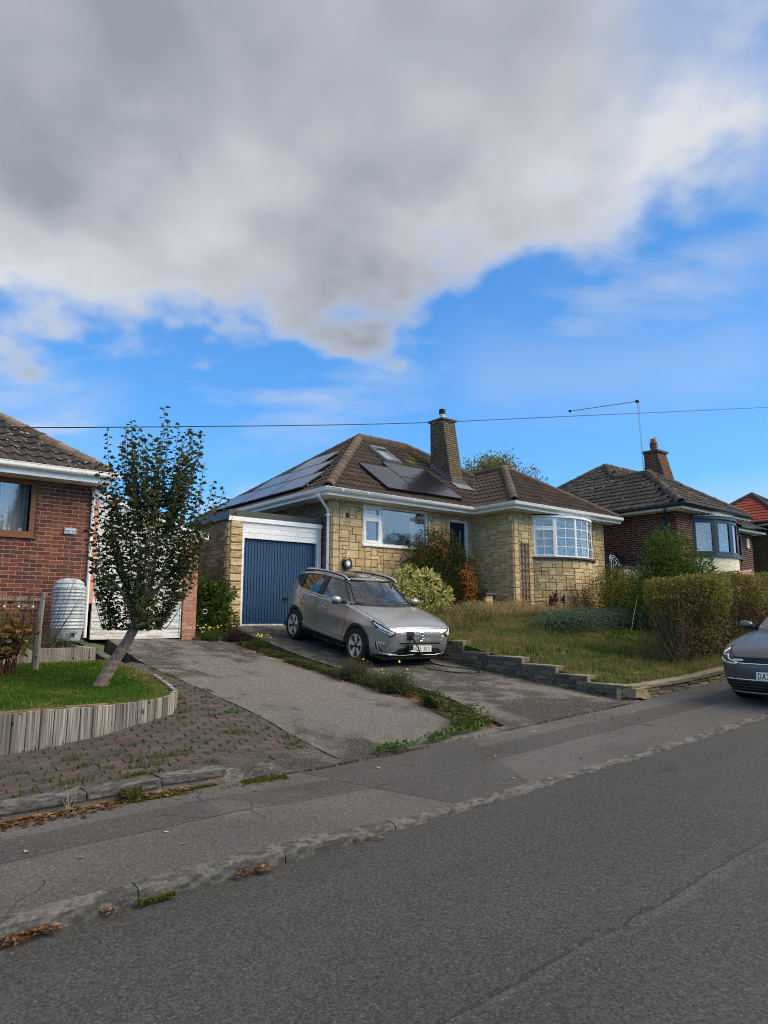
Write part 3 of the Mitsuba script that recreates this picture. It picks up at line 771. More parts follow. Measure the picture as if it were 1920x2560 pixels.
for row in range(2):
    x = -3.95 + .1 * row
    while x < 2.70:
        L = .21 + .06 * rng.random(); z = float(z_pave(x, 5.6)) - .018 + row * .042
        v = np.array([[a, q, c] for a in (x + .005, min(x + L - .005, 2.79)) for q in (5.607 + .01 * rng.random(), 5.70) for c in (z, z + .036)])
        MB().add(v, BOXF, vjit(jit([(.19, .13, .095), (.15, .125, .10), (.20, .155, .11)][rng.integers(3)], .2), 8)).put('brick', 'm_tint', lw); x += L

# timber edging of the raised lawn: upright boards
te = thing('timber_edging', 'curved edging of weathered upright grey boards holding the raised left lawn', 'edging')
path = LineString([(-1.5, 7.36), (0.5, 7.40), (1.6, 7.42), (2.3, 7.44), (2.78, 7.53), (3.15, 7.74), (3.36, 8.06), (3.48, 8.6), (3.63, 9.5)])
s = 0.0; k = 0
while s < path.length - .12:
    w = .118 + .012 * rng.random(); p0, p1 = np.array(path.interpolate(s).coords[0]), np.array(path.interpolate(s + w - .006).coords[0])
    t = (p1 - p0) / np.linalg.norm(p1 - p0); n = np.array([t[1], -t[0]])
    mid = (p0 + p1) / 2; top = float(z_lawn(*mid)) + .035 + .012 * (rng.random() - .5); bot = float(z_left(*mid)) - .08
    if top - bot < .16: s += w; continue
    off = n * .006 * (rng.random() - .5)
    a, bb, c, d = p0 + off, p1 + off, p1 + off - n * .05, p0 + off - n * .05
    e = (bb - a) * .05
    ring = np.array([a + e - n * 0, bb - e, bb - n * .006, c, d, a - n * .006])
    V = np.vstack([np.column_stack([ring, np.full(6, bot)]), np.column_stack([ring, np.full(6, top) + .006 * (rng.random(6) - .5)])])
    F = [[i, (i + 1) % 6, 6 + (i + 1) % 6] for i in range(6)] + [[i, 6 + (i + 1) % 6, 6 + i] for i in range(6)] + [[6, 6 + i, 7 + i] for i in range(1, 5)]
    MB().add(V, F).put('board', 'm_wood', te); s += w; k += 1
# old bricks lying along the lawn edge behind the boards
be = thing('brick_edging', 'row of old red bricks laid flat behind the timber edging of the lawn', 'brick edging')
x = -.6
while x < 2.3:
    L = .20 + .03 * rng.random(); y0 = 7.53 + .02 * rng.random(); z = float(z_lawn(x, 7.55)) + (.02 if x < 1.2 else -.005 + .01 * rng.random())
    bm = trimesh.creation.box([L - .01, .10, .06]); v = np.array(bm.vertices) @ trimesh.transformations.rotation_matrix(.06 * (rng.random() - .5), [0, 0, 1])[:3, :3].T + [x + L / 2, y0 + .05, z]
    MB().add(v, bm.faces, vjit(jit([(.17, .085, .055), (.14, .10, .075), (.20, .11, .075)][rng.integers(3)], .2), 8)).put('brick', 'm_tint', be); x += L
# concrete upstand beside the left drive, ending at the garage
MB().add(*sheet(np.linspace(3.70, 3.86, 3), np.linspace(11.2, 14.0, 8), lambda X, Y: z_left(4.1, Y) + .005 + 0 * X, .5)).put('retaining_upstand', 'm_concrete', kind='structure')
# ---------------------------------------------------------------- stepped retaining wall of the right lawn
WALLC = [(.125, .112, .090), (.090, .084, .074), (.155, .135, .10), (.070, .067, .062), (.115, .103, .082)]
rw = thing('retaining_wall', 'stepped wall of weathered grey concrete bricks between the concrete drive and the rough lawn', 'wall')
A0, A1 = np.array([9.335, 5.76, 0]), np.array([9.335 + .143 * 4.6, 10.36, 0]); dv = (A0 - A1) / np.linalg.norm(A0 - A1)
frw = Frame(A1, dv, [0, 0, 1]); LW = np.linalg.norm(A0 - A1)
def s_of(Y): return (10.36 - Y) / 4.6 * LW
steps = [(10.36, 9.70, -.46), (9.70, 8.95, -.655), (8.95, 8.03, -.70), (8.03, 7.21, -.80), (7.21, 6.54, -.915), (6.54, 5.76, -1.005)]
tops = [(s_of(a), s_of(b), z) for a, b, z in steps]
base_z = lambda s: float(z_drive(frw.p([s, 0, 0])[0] - .1, frw.p([s, 0, 0])[1])) - .06
prof = [(0, base_z(0))] + [(s, base_z(s)) for s in np.linspace(0.3, LW, 12)] + [p for a, b, z in tops[::-1] for p in ((b, z), (a, z))]
wpoly = Polygon(prof).buffer(0)
wall_core(frw, wpoly.buffer(-.004), .2, 'm_mortar_grey', 'core', rw)
pcs = []
for i, (a, b_, z) in enumerate(tops):
    # courses hang from each step's own top so that the top course is whole
    sec = wpoly.intersection(sbox(a, -3, b_, 3))
    rects = []
    for row in range(12):
        v1 = z - row * .079; u = a - (.16 if row % 2 else .0)
        while u < b_:
            rects.append((max(u, a) + .004, min(u + .30, b_) - .004, v1 - .071, v1)); u += .308
    pcs += [(v, f, ar, c, rw, 'brick') for v, f, ar, c in lay(frw, sec, rects, .012, lambda fr, x0, x1, y0, y1, d: rough_block(fr, x0, x1, y0, y1, d, .010, .006))]
    # the caps of a step show their tops
    u = a
    while u < b_ - .02:
        MB().fbox(frw, u + .004, min(u + .30, b_) - .004, z - .071, z + .004, -.20, -.004, vjit(jit((.21, .185, .14), .15), 8)).put('cap_brick', 'm_tint', rw); u += .308
register(pcs, WALLC, 'm_tint', 250, 'brickwork')
fw2 = thing('front_wall', 'low bulging wall of worn buff stone slabs along the back of the pavement', 'wall')
frf = Frame([9.335, 5.765, 0], [1, 0, 0], [0, 0, 1])
ztop = lambda X: np.interp(X, [9.3, 10.1, 11.6, 12.6, 16, 22], [-1.0, -1.01, -.955, -.885, -.62, -.30])
wp2 = Polygon([(0, -1.35), (8, -1.05), (8, float(ztop(17.3)) - .05)] + [(u, float(ztop(9.335 + u)) - .05) for u in np.arange(7.5, -.01, -.5)]).buffer(0)
wall_core(frf, wp2, .2, 'm_mortar_buff', 'core', fw2)
pcs = []
for row in range(4):
    u = .25 * rng.random() - .3
    while u < 8:
        w = .28 + .30 * rng.random(); z0 = float(ztop(9.335 + u)) - .05 - (row + 1) * .058
        rz = (max(u, 0) + .004, u + w, z0 + .004, z0 + .055)
        pcs += [(v, f, a, c, fw2, 'stone') for v, f, a, c in lay(frf, wp2, [rz], .012 + .02 * rng.random(), lambda fr, x0, x1, y0, y1, d: rough_block(fr, x0, x1, y0, y1, d, .014, .008))]
        u += w + .006
register(pcs, [(.23, .185, .125), (.18, .15, .11), (.27, .215, .14), (.14, .125, .10)], 'm_tint', 120, 'stonework')
u = 0.0
while u < 8:
    w = .45 + .25 * rng.random(); za, zb = float(ztop(9.335 + u)), float(ztop(9.335 + u + w))
    bm = trimesh.creation.box([w - .012, .27, .05]).subdivide(); v = np.array(bm.vertices) + .008 * (rng.random((len(bm.vertices), 3)) - .5)
    v[:, 0] += 9.335 + u + w / 2; v[:, 1] += 5.85 + .02 * (rng.random() - .5); v[:, 2] += np.interp(v[:, 0], [9.335 + u, 9.335 + u + w], [za, zb]) - .022
    MB().add(v, bm.faces, vjit(jit((.155, .135, .105), .2), len(v))).put('coping_stone', 'm_tint', fw2); u += w
cb = thing('corner_block', 'cracked pale stone block crumbling at the outer corner of the two low walls', 'stone block')
for cx, cz, sx, sy, sz, rz, nm in ((9.42, -1.10, .22, .20, .13, .05, 'block'), (9.63, -1.06, .20, .16, .06, -.04, 'slab'), (9.60, -1.15, .21, .18, .09, .08, 'block')):
    bm = trimesh.creation.box([sx, sy, sz]).subdivide(); v = np.array(bm.vertices) + .014 * (rng.random((len(bm.vertices), 3)) - .5)
    v = v @ trimesh.transformations.rotation_matrix(rz, [0, 1, 0])[:3, :3].T + [cx, 5.735, cz]
    MB().add(v, bm.faces, vjit(jit((.25, .20, .13), .12), len(v), .3)).put(nm, 'm_tint', cb)

# ---------------------------------------------------------------- the stone bungalow
H = thing('stone_bungalow', 'yellow stone bungalow with brown tiled hipped roof, bay window and dark front door', 'house')
EX0, EY0, EZ = 9.45, 13.90, 3.25            # left front corner of the eaves
WX0, WY0, WX1 = 14.74, 12.34, 20.06         # eaves of the front wing
AP, RE = np.array([13.43, 17.88, 6.02]), np.array([15.45, 17.88, 6.02])
WA = np.array([17.40, 14.97, 4.98]); VT = np.array([17.14, 16.19, 4.84]); WB = np.array([17.40, 16.3, 4.98])
HX, HY, HXR = 9.95, 14.40, 15.19            # wall planes
WY, WXR = 12.80, 19.72
WTOP = EZ - .165
stones, bricks, tiles = [], [], []
STB = lambda fr, x0, x1, y0, y1, d: rough_block(fr, x0, x1, y0, y1, d - .008, .015)

# front wall with window and door openings
f1 = Frame([HX, HY, 0], [1, 0, 0], [0, 0, 1])
WIN = (0.985, 3.36, 1.945, 3.035)           # u0 u1 v0 v1 of the picture window
DOOR = (4.23, 5.05, 0.86, 2.92)
p1 = Polygon([(0, -.35), (HXR - HX, -.1), (HXR - HX, WTOP), (0, WTOP)])
p1o = p1.difference(sbox(WIN[0], WIN[2], WIN[1], WIN[3])).difference(sbox(DOOR[0], DOOR[2], DOOR[1], DOOR[3])).difference(sbox(.405, 2.60, .525, 2.745))
k1 = wall_core(f1, p1o, .28, 'm_mortar_buff', 'wall', H)
quoin = [(0.004, .20 + .0 * i, -.35 + .21 * i + .006, -.35 + .21 * (i + 1) - .006) for i in range(17)]
stones += [(v, f, a, c, k1, 'stone') for v, f, a, c in lay(f1, p1o, quoin, .028, STB)]
q = p1o.intersection(sbox(.212, -1, 6, 4))
stones += [(v, f, a, c, k1, 'stone') for v, f, a, c in lay(f1, q, ashlar_rects(.212, HXR - HX, -.35, WTOP), .028, STB)]
b = MB(); b.fbox(f1, .405, .525, 2.60, 2.745, -.05, -.02)
for i in range(3): b.fbox(f1, .412, .518, 2.607 + i * .048, 2.632 + i * .048, -.02, .012)
b.put('air_brick', 'm_black', H)

# picture window: casement with top light on the left, one large fixed light
def house_window(parent, fr, U0, U1, V0, V1, mull, sashes, m='m_white', t=.055, set_=-.03, sill=True):
    w = fresh(parent + '__window'); b = MB()
    frame_rect(b, fr, U0, U1, V0, V1, t, set_ - .06, set_ + .012)
    for a0, a1, c0, c1 in mull: b.fbox(fr, a0, a1, c0, c1, set_ - .058, set_ + .010)
    if sill: b.fbox(fr, U0 - .03, U1 + .03, V0 - .045, V0 - .002, set_ - .05, set_ + .10)
    v, f, c = b.out(); scene[w] = mikit.ply(trimesh.Trimesh(v, f, process=False), m)
    for s in sashes:
        a0, a1, c0, c1, st = s[:5]
        if st:
            b = MB(); frame_rect(b, fr, a0, a1, c0, c1, st, set_ - .045, set_ + .028); b.put('sash', m, w)
        bars = s[5] if len(s) > 5 else None
        pane(fr, a0 + st - .004, a1 - st + .004, c0 + st - .004, c1 - st + .004, set_ - .02, w)
        if bars:
            b = MB(); nx, ny = bars; gx, gy = (a1 - a0 - 2 * st), (c1 - c0 - 2 * st)
            for i in range(1, nx): b.fbox(fr, a0 + st + gx * i / nx - .010, a0 + st + gx * i / nx + .010, c0 + st, c1 - st, set_ - .026, set_ - .012)
            for i in range(1, ny): b.fbox(fr, a0 + st, a1 - st, c0 + st + gy * i / ny - .010, c0 + st + gy * i / ny + .010, set_ - .025, set_ - .013)
            b.put('glazing_bar', m, w)
    return w
U0, U1, V0, V1 = WIN; um = U0 + .66; vm = V1 - .355
w = house_window(H, f1, U0, U1, V0, V1, [(um - .03, um + .03, V0 + .05, V1 - .05), (U0 + .05, um - .03, vm - .02, vm + .02)],
                 [(U0 + .05, um - .03, vm + .02, V1 - .05, .075), (U0 + .05, um - .03, V0 + .05, vm - .02, .075), (um + .03, U1 - .05, V0 + .05, V1 - .05, 0.004)])
MB().tube(f1.p([[um - .085, V0 + .42, .01], [um - .07, V0 + .40, .04], [um - .07, V0 + .30, .04], [um - .085, V0 + .28, .01]]), .008, 6).put('handle', 'm_white', w)
curtain(f1, U1 - .34, U1 - .08, V0 + .02, V1, -.40, 3, w); curtain(f1, U0 + .02, U0 + .12, V0 + .02, V1, -.40, 2, w)
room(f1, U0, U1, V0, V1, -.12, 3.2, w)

# front door
dk = fresh(H + '__door'); a0, a1, c0, c1 = DOOR
b = MB(); b.fbox(f1, a0 + .06, a1 - .10, c0, c1 - .08, -.13, -.085)
v, f, _ = b.out(); scene[dk] = mikit.ply(trimesh.Trimesh(v, f, process=False), 'm_navy')
tag(dk, label='dark navy front door with two tall leaded glass panels')
b = MB(); b.fbox(f1, a0, a0 + .06, c0, c1, -.14, -.03); b.fbox(f1, a1 - .10, a1, c0, c1, -.14, -.03); b.fbox(f1, a0 + .06, a1 - .10, c1 - .08, c1, -.14, -.032); b.put('frame', 'm_white', dk)
dw = a1 - .10 - a0 - .06
for i in range(2):
    x0 = a0 + .06 + dw * (.13 + .42 * i); x1 = x0 + dw * .30
    b = MB(); b.fbox(f1, x0, x1, c0 + .55, c1 - .26, -.086, -.080); b.put('glass_panel', 'm_panel', dk)
    b = MB(); frame_rect(b, f1, x0 - .02, x1 + .02, c0 + .53, c1 - .24, .02, -.086, -.072); b.put('bead', 'm_navy', dk)
    xm = (x0 + x1) / 2
    for sgn in (-1, 1):
        pts = [[xm + sgn * .02, c1 - .30, -.077], [xm + sgn * .02, c1 - .70, -.077], [xm + sgn * .06, c1 - .85, -.077], [xm + sgn * .06, c1 - .98, -.077], [xm + sgn * .02, c1 - 1.10, -.077], [xm + sgn * .02, c0 + .6, -.077]]
        MB().tube(f1.p(pts), .004, 4).put('lead_strip', 'm_steel', dk)
b = MB(); b.fbox(f1, a1 - .20, a1 - .16, c0 + .92, c0 + 1.14, -.086, -.07); b.put('handle_plate', 'm_chrome', dk)
MB().tube(f1.p([[a1 - .18, c0 + 1.05, -.08], [a1 - .18, c0 + 1.05, -.03], [a1 - .29, c0 + 1.05, -.03]]), .009, 6).put('handle', 'm_chrome', dk)

# left flank of the house above the garage: brown brick
BR = [(.165, .115, .078), (.12, .085, .062), (.19, .14, .095), (.095, .07, .055), (.14, .10, .07)]
BF = [(.24, .185, .115), (.20, .15, .095), (.28, .22, .14), (.16, .12, .08)]
f2 = Frame([HX, 21.4, 0], [0, -1, 0], [0, 0, 1])
p2 = Polygon([(0, -.3), (7.0, -.3), (7.0, WTOP), (0, WTOP)])
k2 = wall_core(f2, p2, .25, 'm_mortar_grey', 'wall', H)
pb = p2.intersection(sbox(0, 1.6, 6.79, 4))
bricks += [(v, f, a * (.9 if c[1] < 20 else .2), c, k2, 'brick') for v, f, a, c in lay(f2, pb, brick_rects(0, 7, 1.6, WTOP), .008, plain_block)]
qs = [(6.80, 6.995, -.35 + .21 * i + .006, -.35 + .21 * (i + 1) - .006) for i in range(17)]
stones += [(v, f, a, c, k2, 'stone') for v, f, a, c in lay(f2, p2, qs, .026, STB)]
# wing: left flank and front
f3 = Frame([HXR, HY, 0], [0, -1, 0], [0, 0, 1]); p3 = Polygon([(0, -.2), (HY - WY, -.2), (HY - WY, WTOP), (0, WTOP)])
k3 = wall_core(f3, p3, .25, 'm_mortar_buff', 'wall', H)
stones += [(v, f, a, c, k3, 'stone') for v, f, a, c in lay(f3, p3.intersection(sbox(0, -1, HY - WY - .17, 4)), ashlar_rects(0, HY - WY, -.2, WTOP, .10), .028, STB)]
stones += [(v, f, a, c, k3, 'stone') for v, f, a, c in lay(f3, p3, [(HY - WY - .165 - (.09 if i % 2 else 0), HY - WY - .004, -.2 + .21 * i + .006, .01 + .21 * i - .006) for i in range(16)], .030, STB)]
f4 = Frame([HXR, WY, 0], [1, 0, 0], [0, 0, 1]); WLEN = WXR - HXR
BU0, BU1, BV0, BV1 = .86, 3.80, 1.79, 2.97           # bay window opening in f4
bow = .62                                             # how far the bow stands out
p4 = Polygon([(0, -.2), (WLEN, -.2), (WLEN, WTOP), (0, WTOP)])
p4w = p4.difference(sbox(BU0, BV0 - .02, BU1, BV1 + .2))
k4 = wall_core(f4, p4w, .25, 'm_mortar_buff', 'wall', H)
def arc(t):      # plan of the bow: t from 0 to 1 along its width
    R = ((BU1 - BU0) ** 2 / 4 + bow ** 2) / (2 * bow); h = (BU1 - BU0) / 2
    A = math.asin(h / R); th = -A + 2 * A * t
    return (BU0 + BU1) / 2 + R * math.sin(th), R * math.cos(th) - (R - bow)
q4 = p4w.difference(sbox(BU0 - .02, -.3, BU1 + .02, BV0))
stones += [(v, f, a, c, k4, 'stone') for v, f, a, c in lay(f4, q4.intersection(sbox(.21, -1, 9, 4)), ashlar_rects(.21, WLEN, -.2, WTOP, .108), .028, STB)]
stones += [(v, f, a, c, k4, 'stone') for v, f, a, c in lay(f4, q4, [(.004, .198, -.2 + .21 * i + .006, .01 + .21 * i - .006) for i in range(16)], .030, STB)]
# curved stone apron below the bay
NB = 12
apron = [arc(i / NB) for i in range(NB + 1)]
k5 = fresh(H + '__wall'); b = MB(); V = np.array([[u, z, w_] for z in (-.2, BV0 - .06) for u, w_ in apron]); b.add(f4.p(V), [[i, i + 1, NB + 2 + i, NB + 1 + i] for i in range(NB)])
V = np.array([[u, BV0 - .06, w_] for u, w_ in apron]); b.add(f4.p(V), [[0, i, i + 1] for i in range(1, NB)])
v, f, _ = b.out(); scene[k5] = mikit.ply(trimesh.Trimesh(v, f, process=False), 'm_mortar_buff')
rects = ashlar_rects(0, 3.30, -.2, BV0 - .06, .11)
for x0, x1, y0, y1 in rects:
    if x0 > 3.3 or y1 > BV0 - .055: continue
    x1 = min(x1, 3.29)
    if x1 - x0 < .04: continue
    P0, P1 = np.array(arc(x0 / 3.3)), np.array(arc(x1 / 3.3)); t = P1 - P0; n = np.array([-t[1], t[0]]) / np.linalg.norm(t)
    o = f4.p([P0[0], 0, P0[1]]); uv_ = f4.p([P1[0], 0, P1[1]]) - o
    fr = Frame(o, uv_, [0, 0, 1]); L_ = np.linalg.norm(t)
    v, f = rough_block(fr, 0.0, L_, y0, y1, .026, .016); stones.append((v, f, (x1 - x0) * (y1 - y0), v.mean(0), k5, 'stone'))
# bay window: five lights round the bow
bw = fresh(H + '__bay_window')
ts = [0.0, .215, .445, .66, .85, 1.0]
b = MB(); sillp = [arc(t) for t in np.linspace(-.03, 1.03, 18)]
V = np.array([[u, z, w_ + o] for z in (BV0 - .062, BV0 - .012) for o in (-.14, .11) for u, w_ in sillp]); n = 18
F = [[i, i + 1, n + i + 1, n + i] for i in range(n - 1)] + [[2 * n + i, 3 * n + i, 3 * n + i + 1, 2 * n + i + 1] for i in range(n - 1)] + [[n + i, n + i + 1, 3 * n + i + 1, 3 * n + i] for i in range(n - 1)] + [[0, n, 3 * n, 2 * n], [n - 1, 3 * n - 1, 4 * n - 1, 2 * n - 1]]
b.add(f4.p(V), F, (.085, .070, .062)); b.put('sill', 'm_tint', bw)
b = MB(); capp = [arc(t) for t in np.linspace(-.01, 1.01, 18)]
V = np.array([[u, z, w_ + o] for z in (BV1 - .006, BV1 + .05) for o in (-.16, .035) for u, w_ in capp]); b.add(f4.p(V), F); b.put('head_trim', 'm_white', bw)
V = np.array([[u, BV1 + .052, w_ - .02] for u, w_ in capp]); MB().add(f4.p(V), [[0, i, i + 1] for i in range(1, 17)]).put('roof_lead', 'm_lead', bw)
for i in range(5):
    P0, P1 = np.array(arc(ts[i])), np.array(arc(ts[i + 1]))
    o = f4.p([P0[0], 0, P0[1]]); fr = Frame(o, f4.p([P1[0], 0, P1[1]]) - o, [0, 0, 1]); L_ = np.linalg.norm(P1 - P0)
    lk = fresh(bw + '__light'); b = MB(); frame_rect(b, fr, .003, L_ - .003, BV0 - .01, BV1, .034, -.07, .0)
    top = i == 0
    vt_ = BV1 - .33
    if top: b.fbox(fr, .034, L_ - .034, vt_ - .018, vt_ + .018, -.068, -.002)
    v, f, _ = b.out(); scene[lk] = mikit.ply(trimesh.Trimesh(v, f, process=False), 'm_white')
    cells = [(.036, L_ - .036, BV0 + .026, vt_ - .018, .042, 2, 3), (.036, L_ - .036, vt_ + .018, BV1 - .036, .042, 2, 1)] if i == 0 else [(.036, L_ - .036, BV0 + .026, BV1 - .036, .014, 2, 4)]
    for a0, a1, c0, c1, st, nx, ny in cells:
        b = MB(); frame_rect(b, fr, a0, a1, c0, c1, st, -.05, .012 if top else -.012)
        gx, gy = a1 - a0 - 2 * st, c1 - c0 - 2 * st
        for j in range(1, nx): b.fbox(fr, a0 + st + gx * j / nx - .009, a0 + st + gx * j / nx + .009, c0 + st, c1 - st, -.03, -.012)
        for j in range(1, ny): b.fbox(fr, a0 + st, a1 - st, c0 + st + gy * j / ny - .009, c0 + st + gy * j / ny + .009, -.029, -.013)
        b.put('sash', 'm_white', bw)
        for jx in range(nx):
            for jy in range(ny):
                pane(fr, a0 + st + gx * jx / nx, a0 + st + gx * (jx + 1) / nx, c0 + st + gy * jy / ny, c0 + st + gy * (jy + 1) / ny, -.022 + .0015 * (rng.random() - .5), bw)
for a, c_ in ((.02, .34), (2.66, 2.92)):
    curtain(f4, BU0 + a, BU0 + c_, BV0, BV1, -.12, 3, bw)
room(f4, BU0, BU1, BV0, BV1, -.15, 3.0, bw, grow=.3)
# right flank, plain
f5 = Frame([WXR, WY, 0], [0, 1, 0], [0, 0, 1]); p5 = Polygon([(0, -.2), (8.6, -.2), (8.6, WTOP), (0, WTOP)])
k6 = wall_core(f5, p5, .25, 'm_mortar_buff', 'wall', H)
stones += [(v, f, a * .2, c, k6, 'stone') for v, f, a, c in lay(f5, p5, ashlar_rects(0, 8.6, -.2, WTOP, .14), .026, STB)]
MB().box([HX + .3, 21.15, -.3], [WXR - .26, 21.4, WTOP]).put('wall', 'm_mortar_grey', H)
register(stones, None, STONES, 300, 'stonework')
register(bricks, BR, 'm_tint', 150, 'brickwork')

# roof
rk = fresh(H + '__roof')
e = lambda x, y: np.array([x, y, EZ])
RP = [[e(EX0, EY0), e(WX0, EY0), VT, RE, AP], [e(EX0, 21.86), e(EX0, EY0), AP], [e(WX0, EY0), e(WX0, WY0), WA, WB, VT], [e(WX0, WY0), e(WX1, WY0), WA],
      [e(WX1, WY0), e(WX1, 21.86), np.array([17.4, 18.6, 4.98]), WB, WA], [e(WX1, 21.86), e(EX0, 21.86), AP, RE], [RE, VT, WB, np.array([17.4, 18.6, 4.98]), e(WX1, 21.86)]]
b = MB()
for P in RP:
    P = np.array(P); b.add(P - [0, 0, .03], [[0, i, i + 1] for i in range(1, len(P) - 1)])
v, f, _ = b.out(); scene[rk] = mikit.ply(trimesh.Trimesh(v, f, process=False), 'm_underlay')
for i in range(4):
    tile_roof(RP[i], .33, .345, 'roman', rk, tiles)
MAINT = [(.070, .053, .043), (.063, .048, .040), (.077, .058, .047), (.058, .045, .038)]
norm = [p for p in tiles if not (14.1 < p[3][0] < 15.2 and 16.3 < p[3][1] < 17.3)]; mossy = [p for p in tiles if 14.1 < p[3][0] < 15.2 and 16.3 < p[3][1] < 17.3]
register(norm, MAINT, 'm_tint', 270, 'tile_field')
register(mossy, MAINT + [(.15, .10, .035), (.19, .125, .03), (.12, .09, .045)], 'm_tint', 30, 'tile_field')
RT_ = [(.098, .074, .060), (.088, .067, .055), (.108, .082, .066)]
up = np.array([0, 0, .035])
ridge_run(e(EX0 + .05, EY0 + .05) + up, AP + up, .135, .42, RT_, 'ridge_tile', rk)
ridge_run(AP + up, RE + up, .125, .42, RT_, 'ridge_tile', rk)
ridge_run(RE + up, VT + up, .125, .42, RT_, 'ridge_tile', rk)
ridge_run(e(WX0 + .05, WY0 + .05) + up, WA + up, .135, .42, RT_, 'ridge_tile', rk)
ridge_run(e(WX1 - .05, WY0 + .05) + up, WA + up, .11, .42, RT_, 'ridge_tile', rk)
ridge_run(WA + up, WB + up, .125, .42, RT_, 'ridge_tile', rk)
ridge_run(e(EX0 + .05, 21.8) + up, AP + up, .125, .42, RT_, 'ridge_tile', rk)
# valley: lead lining with a pale mortar edge
vb, vt_ = e(WX0, EY0), VT; t = (vt_ - vb) / np.linalg.norm(vt_ - vb); sd = np.cross(t, [0, 0, 1]); sd /= np.linalg.norm(sd)
MB().add(np.array([vb - sd * .07 + [0, 0, .045], vb + [0, 0, .02], vb + sd * .07 + [0, 0, .045], vt_ - sd * .07 + [0, 0, .045], vt_ + [0, 0, .02], vt_ + sd * .07 + [0, 0, .045]]), [[0, 1, 4, 3], [1, 2, 5, 4]]).put('valley_lining', 'm_lead', rk)
EP = [e(EX0, 21.86), e(EX0, EY0), e(WX0, EY0), e(WX0, WY0), e(WX1, WY0), e(WX1, 21.86)]
EP = [p + np.array([0, 0, -.02]) for p in EP]
eaves(EP[:5], .48, H, 'm_white', 'm_white', 'm_soffit')
for i in range(4): brackets(EP[i], EP[i + 1], H, 'm_white')
# downpipe at the left front corner
dp = MB(); x0, y0 = HX - .055, HY + .10
pts = [[EX0 - .06, EY0 + .28, EZ - .12], [EX0 - .06, EY0 + .30, EZ - .20], [x0 - .03, y0 - .02, EZ - .47], [x0, y0, EZ - .55], [x0, y0, -.3]]
for a, c_ in zip(pts[:-1], pts[1:]):
    a, c_ = np.array(a), np.array(c_); dp.tube([a, c_], .046, 4)
dp.put('downpipe', 'm_white', H)
MB().box([x0 - .06, y0 - .06, 2.62], [x0 + .06, y0 + .06, 2.66]).put('pipe_clip', 'm_white', H)
# chimney
CX0, CX1, CYB, CZT, CYT, CYF = 15.25, 15.80, 16.32, 6.50, 15.72, 15.28
CHB = [(.070, .056, .040), (.055, .045, .034), (.085, .068, .046), (.062, .050, .036)]
def brick_stack(name, x0, x1, yb, yt, yf, zb, zt, parent, pal, mortar, cnt, H_=.066):
    """A chimney whose front leans in as it rises; its bricks are entries below it."""
    ck = fresh(parent + '__' + name)
    V = np.array([[x0, yf, zb], [x1, yf, zb], [x1, yb, zb], [x0, yb, zb], [x0, yt, zt], [x1, yt, zt], [x1, yb, zt], [x0, yb, zt]])
    F = [[0, 1, 5, 4], [1, 2, 6, 5], [2, 3, 7, 6], [3, 0, 4, 7], [4, 5, 6, 7]]
    b = MB(); b.add(V, F); v, f, _ = b.out(); scene[ck] = mikit.ply(trimesh.Trimesh(v, f, process=False), mortar)
    out = []
    frl = Frame([x0, yb, 0], [0, -1, 0], [0, 0, 1]); pl = Polygon([(0, zb), (yb - yf, zb), (yb - yt, zt), (0, zt)])
    sl = math.hypot(yf - yt, zt - zb); frf = Frame([x0, yf, zb], [1, 0, 0], [0, yt - yf, zt - zb]); pf = sbox(0, 0, x1 - x0, sl)
    n = int(round((zt - zb) / .078)); hz = (zt - zb) / n
    for fr, po, u1, v0, hh in ((frl, pl, yb - yf, zb, hz), (frf, pf, x1 - x0, 0, sl / n)):
        out += [(v, f, a, c, ck, 'brick') for v, f, a, c in lay(fr, po, brick_rects(0, u1, v0 + .005, v0 + hh * n - .01, .213, hh - .016, .015), .009, plain_block)]
    register(out, pal, 'm_tint', cnt, 'brickwork')
    return ck
ck = brick_stack('chimney', CX0, CX1, CYB, CYT, CYF, 3.9, CZT, H, CHB, 'm_mortar_buff', 150)
b = MB(); cx, cy = (CX0 + CX1) / 2, (CYB + CYT) / 2
b.add([[CX0 - .06, CYT - .07, CZT], [CX1 + .06, CYT - .07, CZT], [CX1 + .06, CYB + .06, CZT], [CX0 - .06, CYB + .06, CZT], [CX0 - .06, CYT - .07, CZT + .06], [CX1 + .06, CYT - .07, CZT + .06], [CX1 + .06, CYB + .06, CZT + .06], [CX0 - .06, CYB + .06, CZT + .06], [cx - .1, cy - .1, CZT + .17], [cx + .1, cy - .1, CZT + .17], [cx + .1, cy + .1, CZT + .17], [cx - .1, cy + .1, CZT + .17]],
      [[0, 1, 5, 4], [1, 2, 6, 5], [2, 3, 7, 6], [3, 0, 4, 7], [4, 5, 9, 8], [5, 6, 10, 9], [6, 7, 11, 10], [7, 4, 8, 11], [8, 9, 10, 11], [0, 3, 2, 1]]); b.put('cap', 'm_kerb', ck)
def lathe(prof, at, n=20):
    m = trimesh.creation.revolve(np.array(prof), sections=n); return np.array(m.vertices) + at, m.faces
MB().add(*lathe([(0, 0), (.085, 0), (.085, .17), (0, .17)], [cx, cy, CZT + .16])).put('pot', 'm_white_dull', ck, smooth=40)
MB().add(*lathe([(0, 0), (.10, 0), (.112, .01), (.112, .03), (.10, .04), (.10, .06), (.112, .07), (.112, .09), (.10, .10), (.10, .12), (.112, .13), (.112, .155), (.10, .165), (0, .175)], [cx, cy, CZT + .30])).put('cowl', 'm_black', ck, smooth=40)
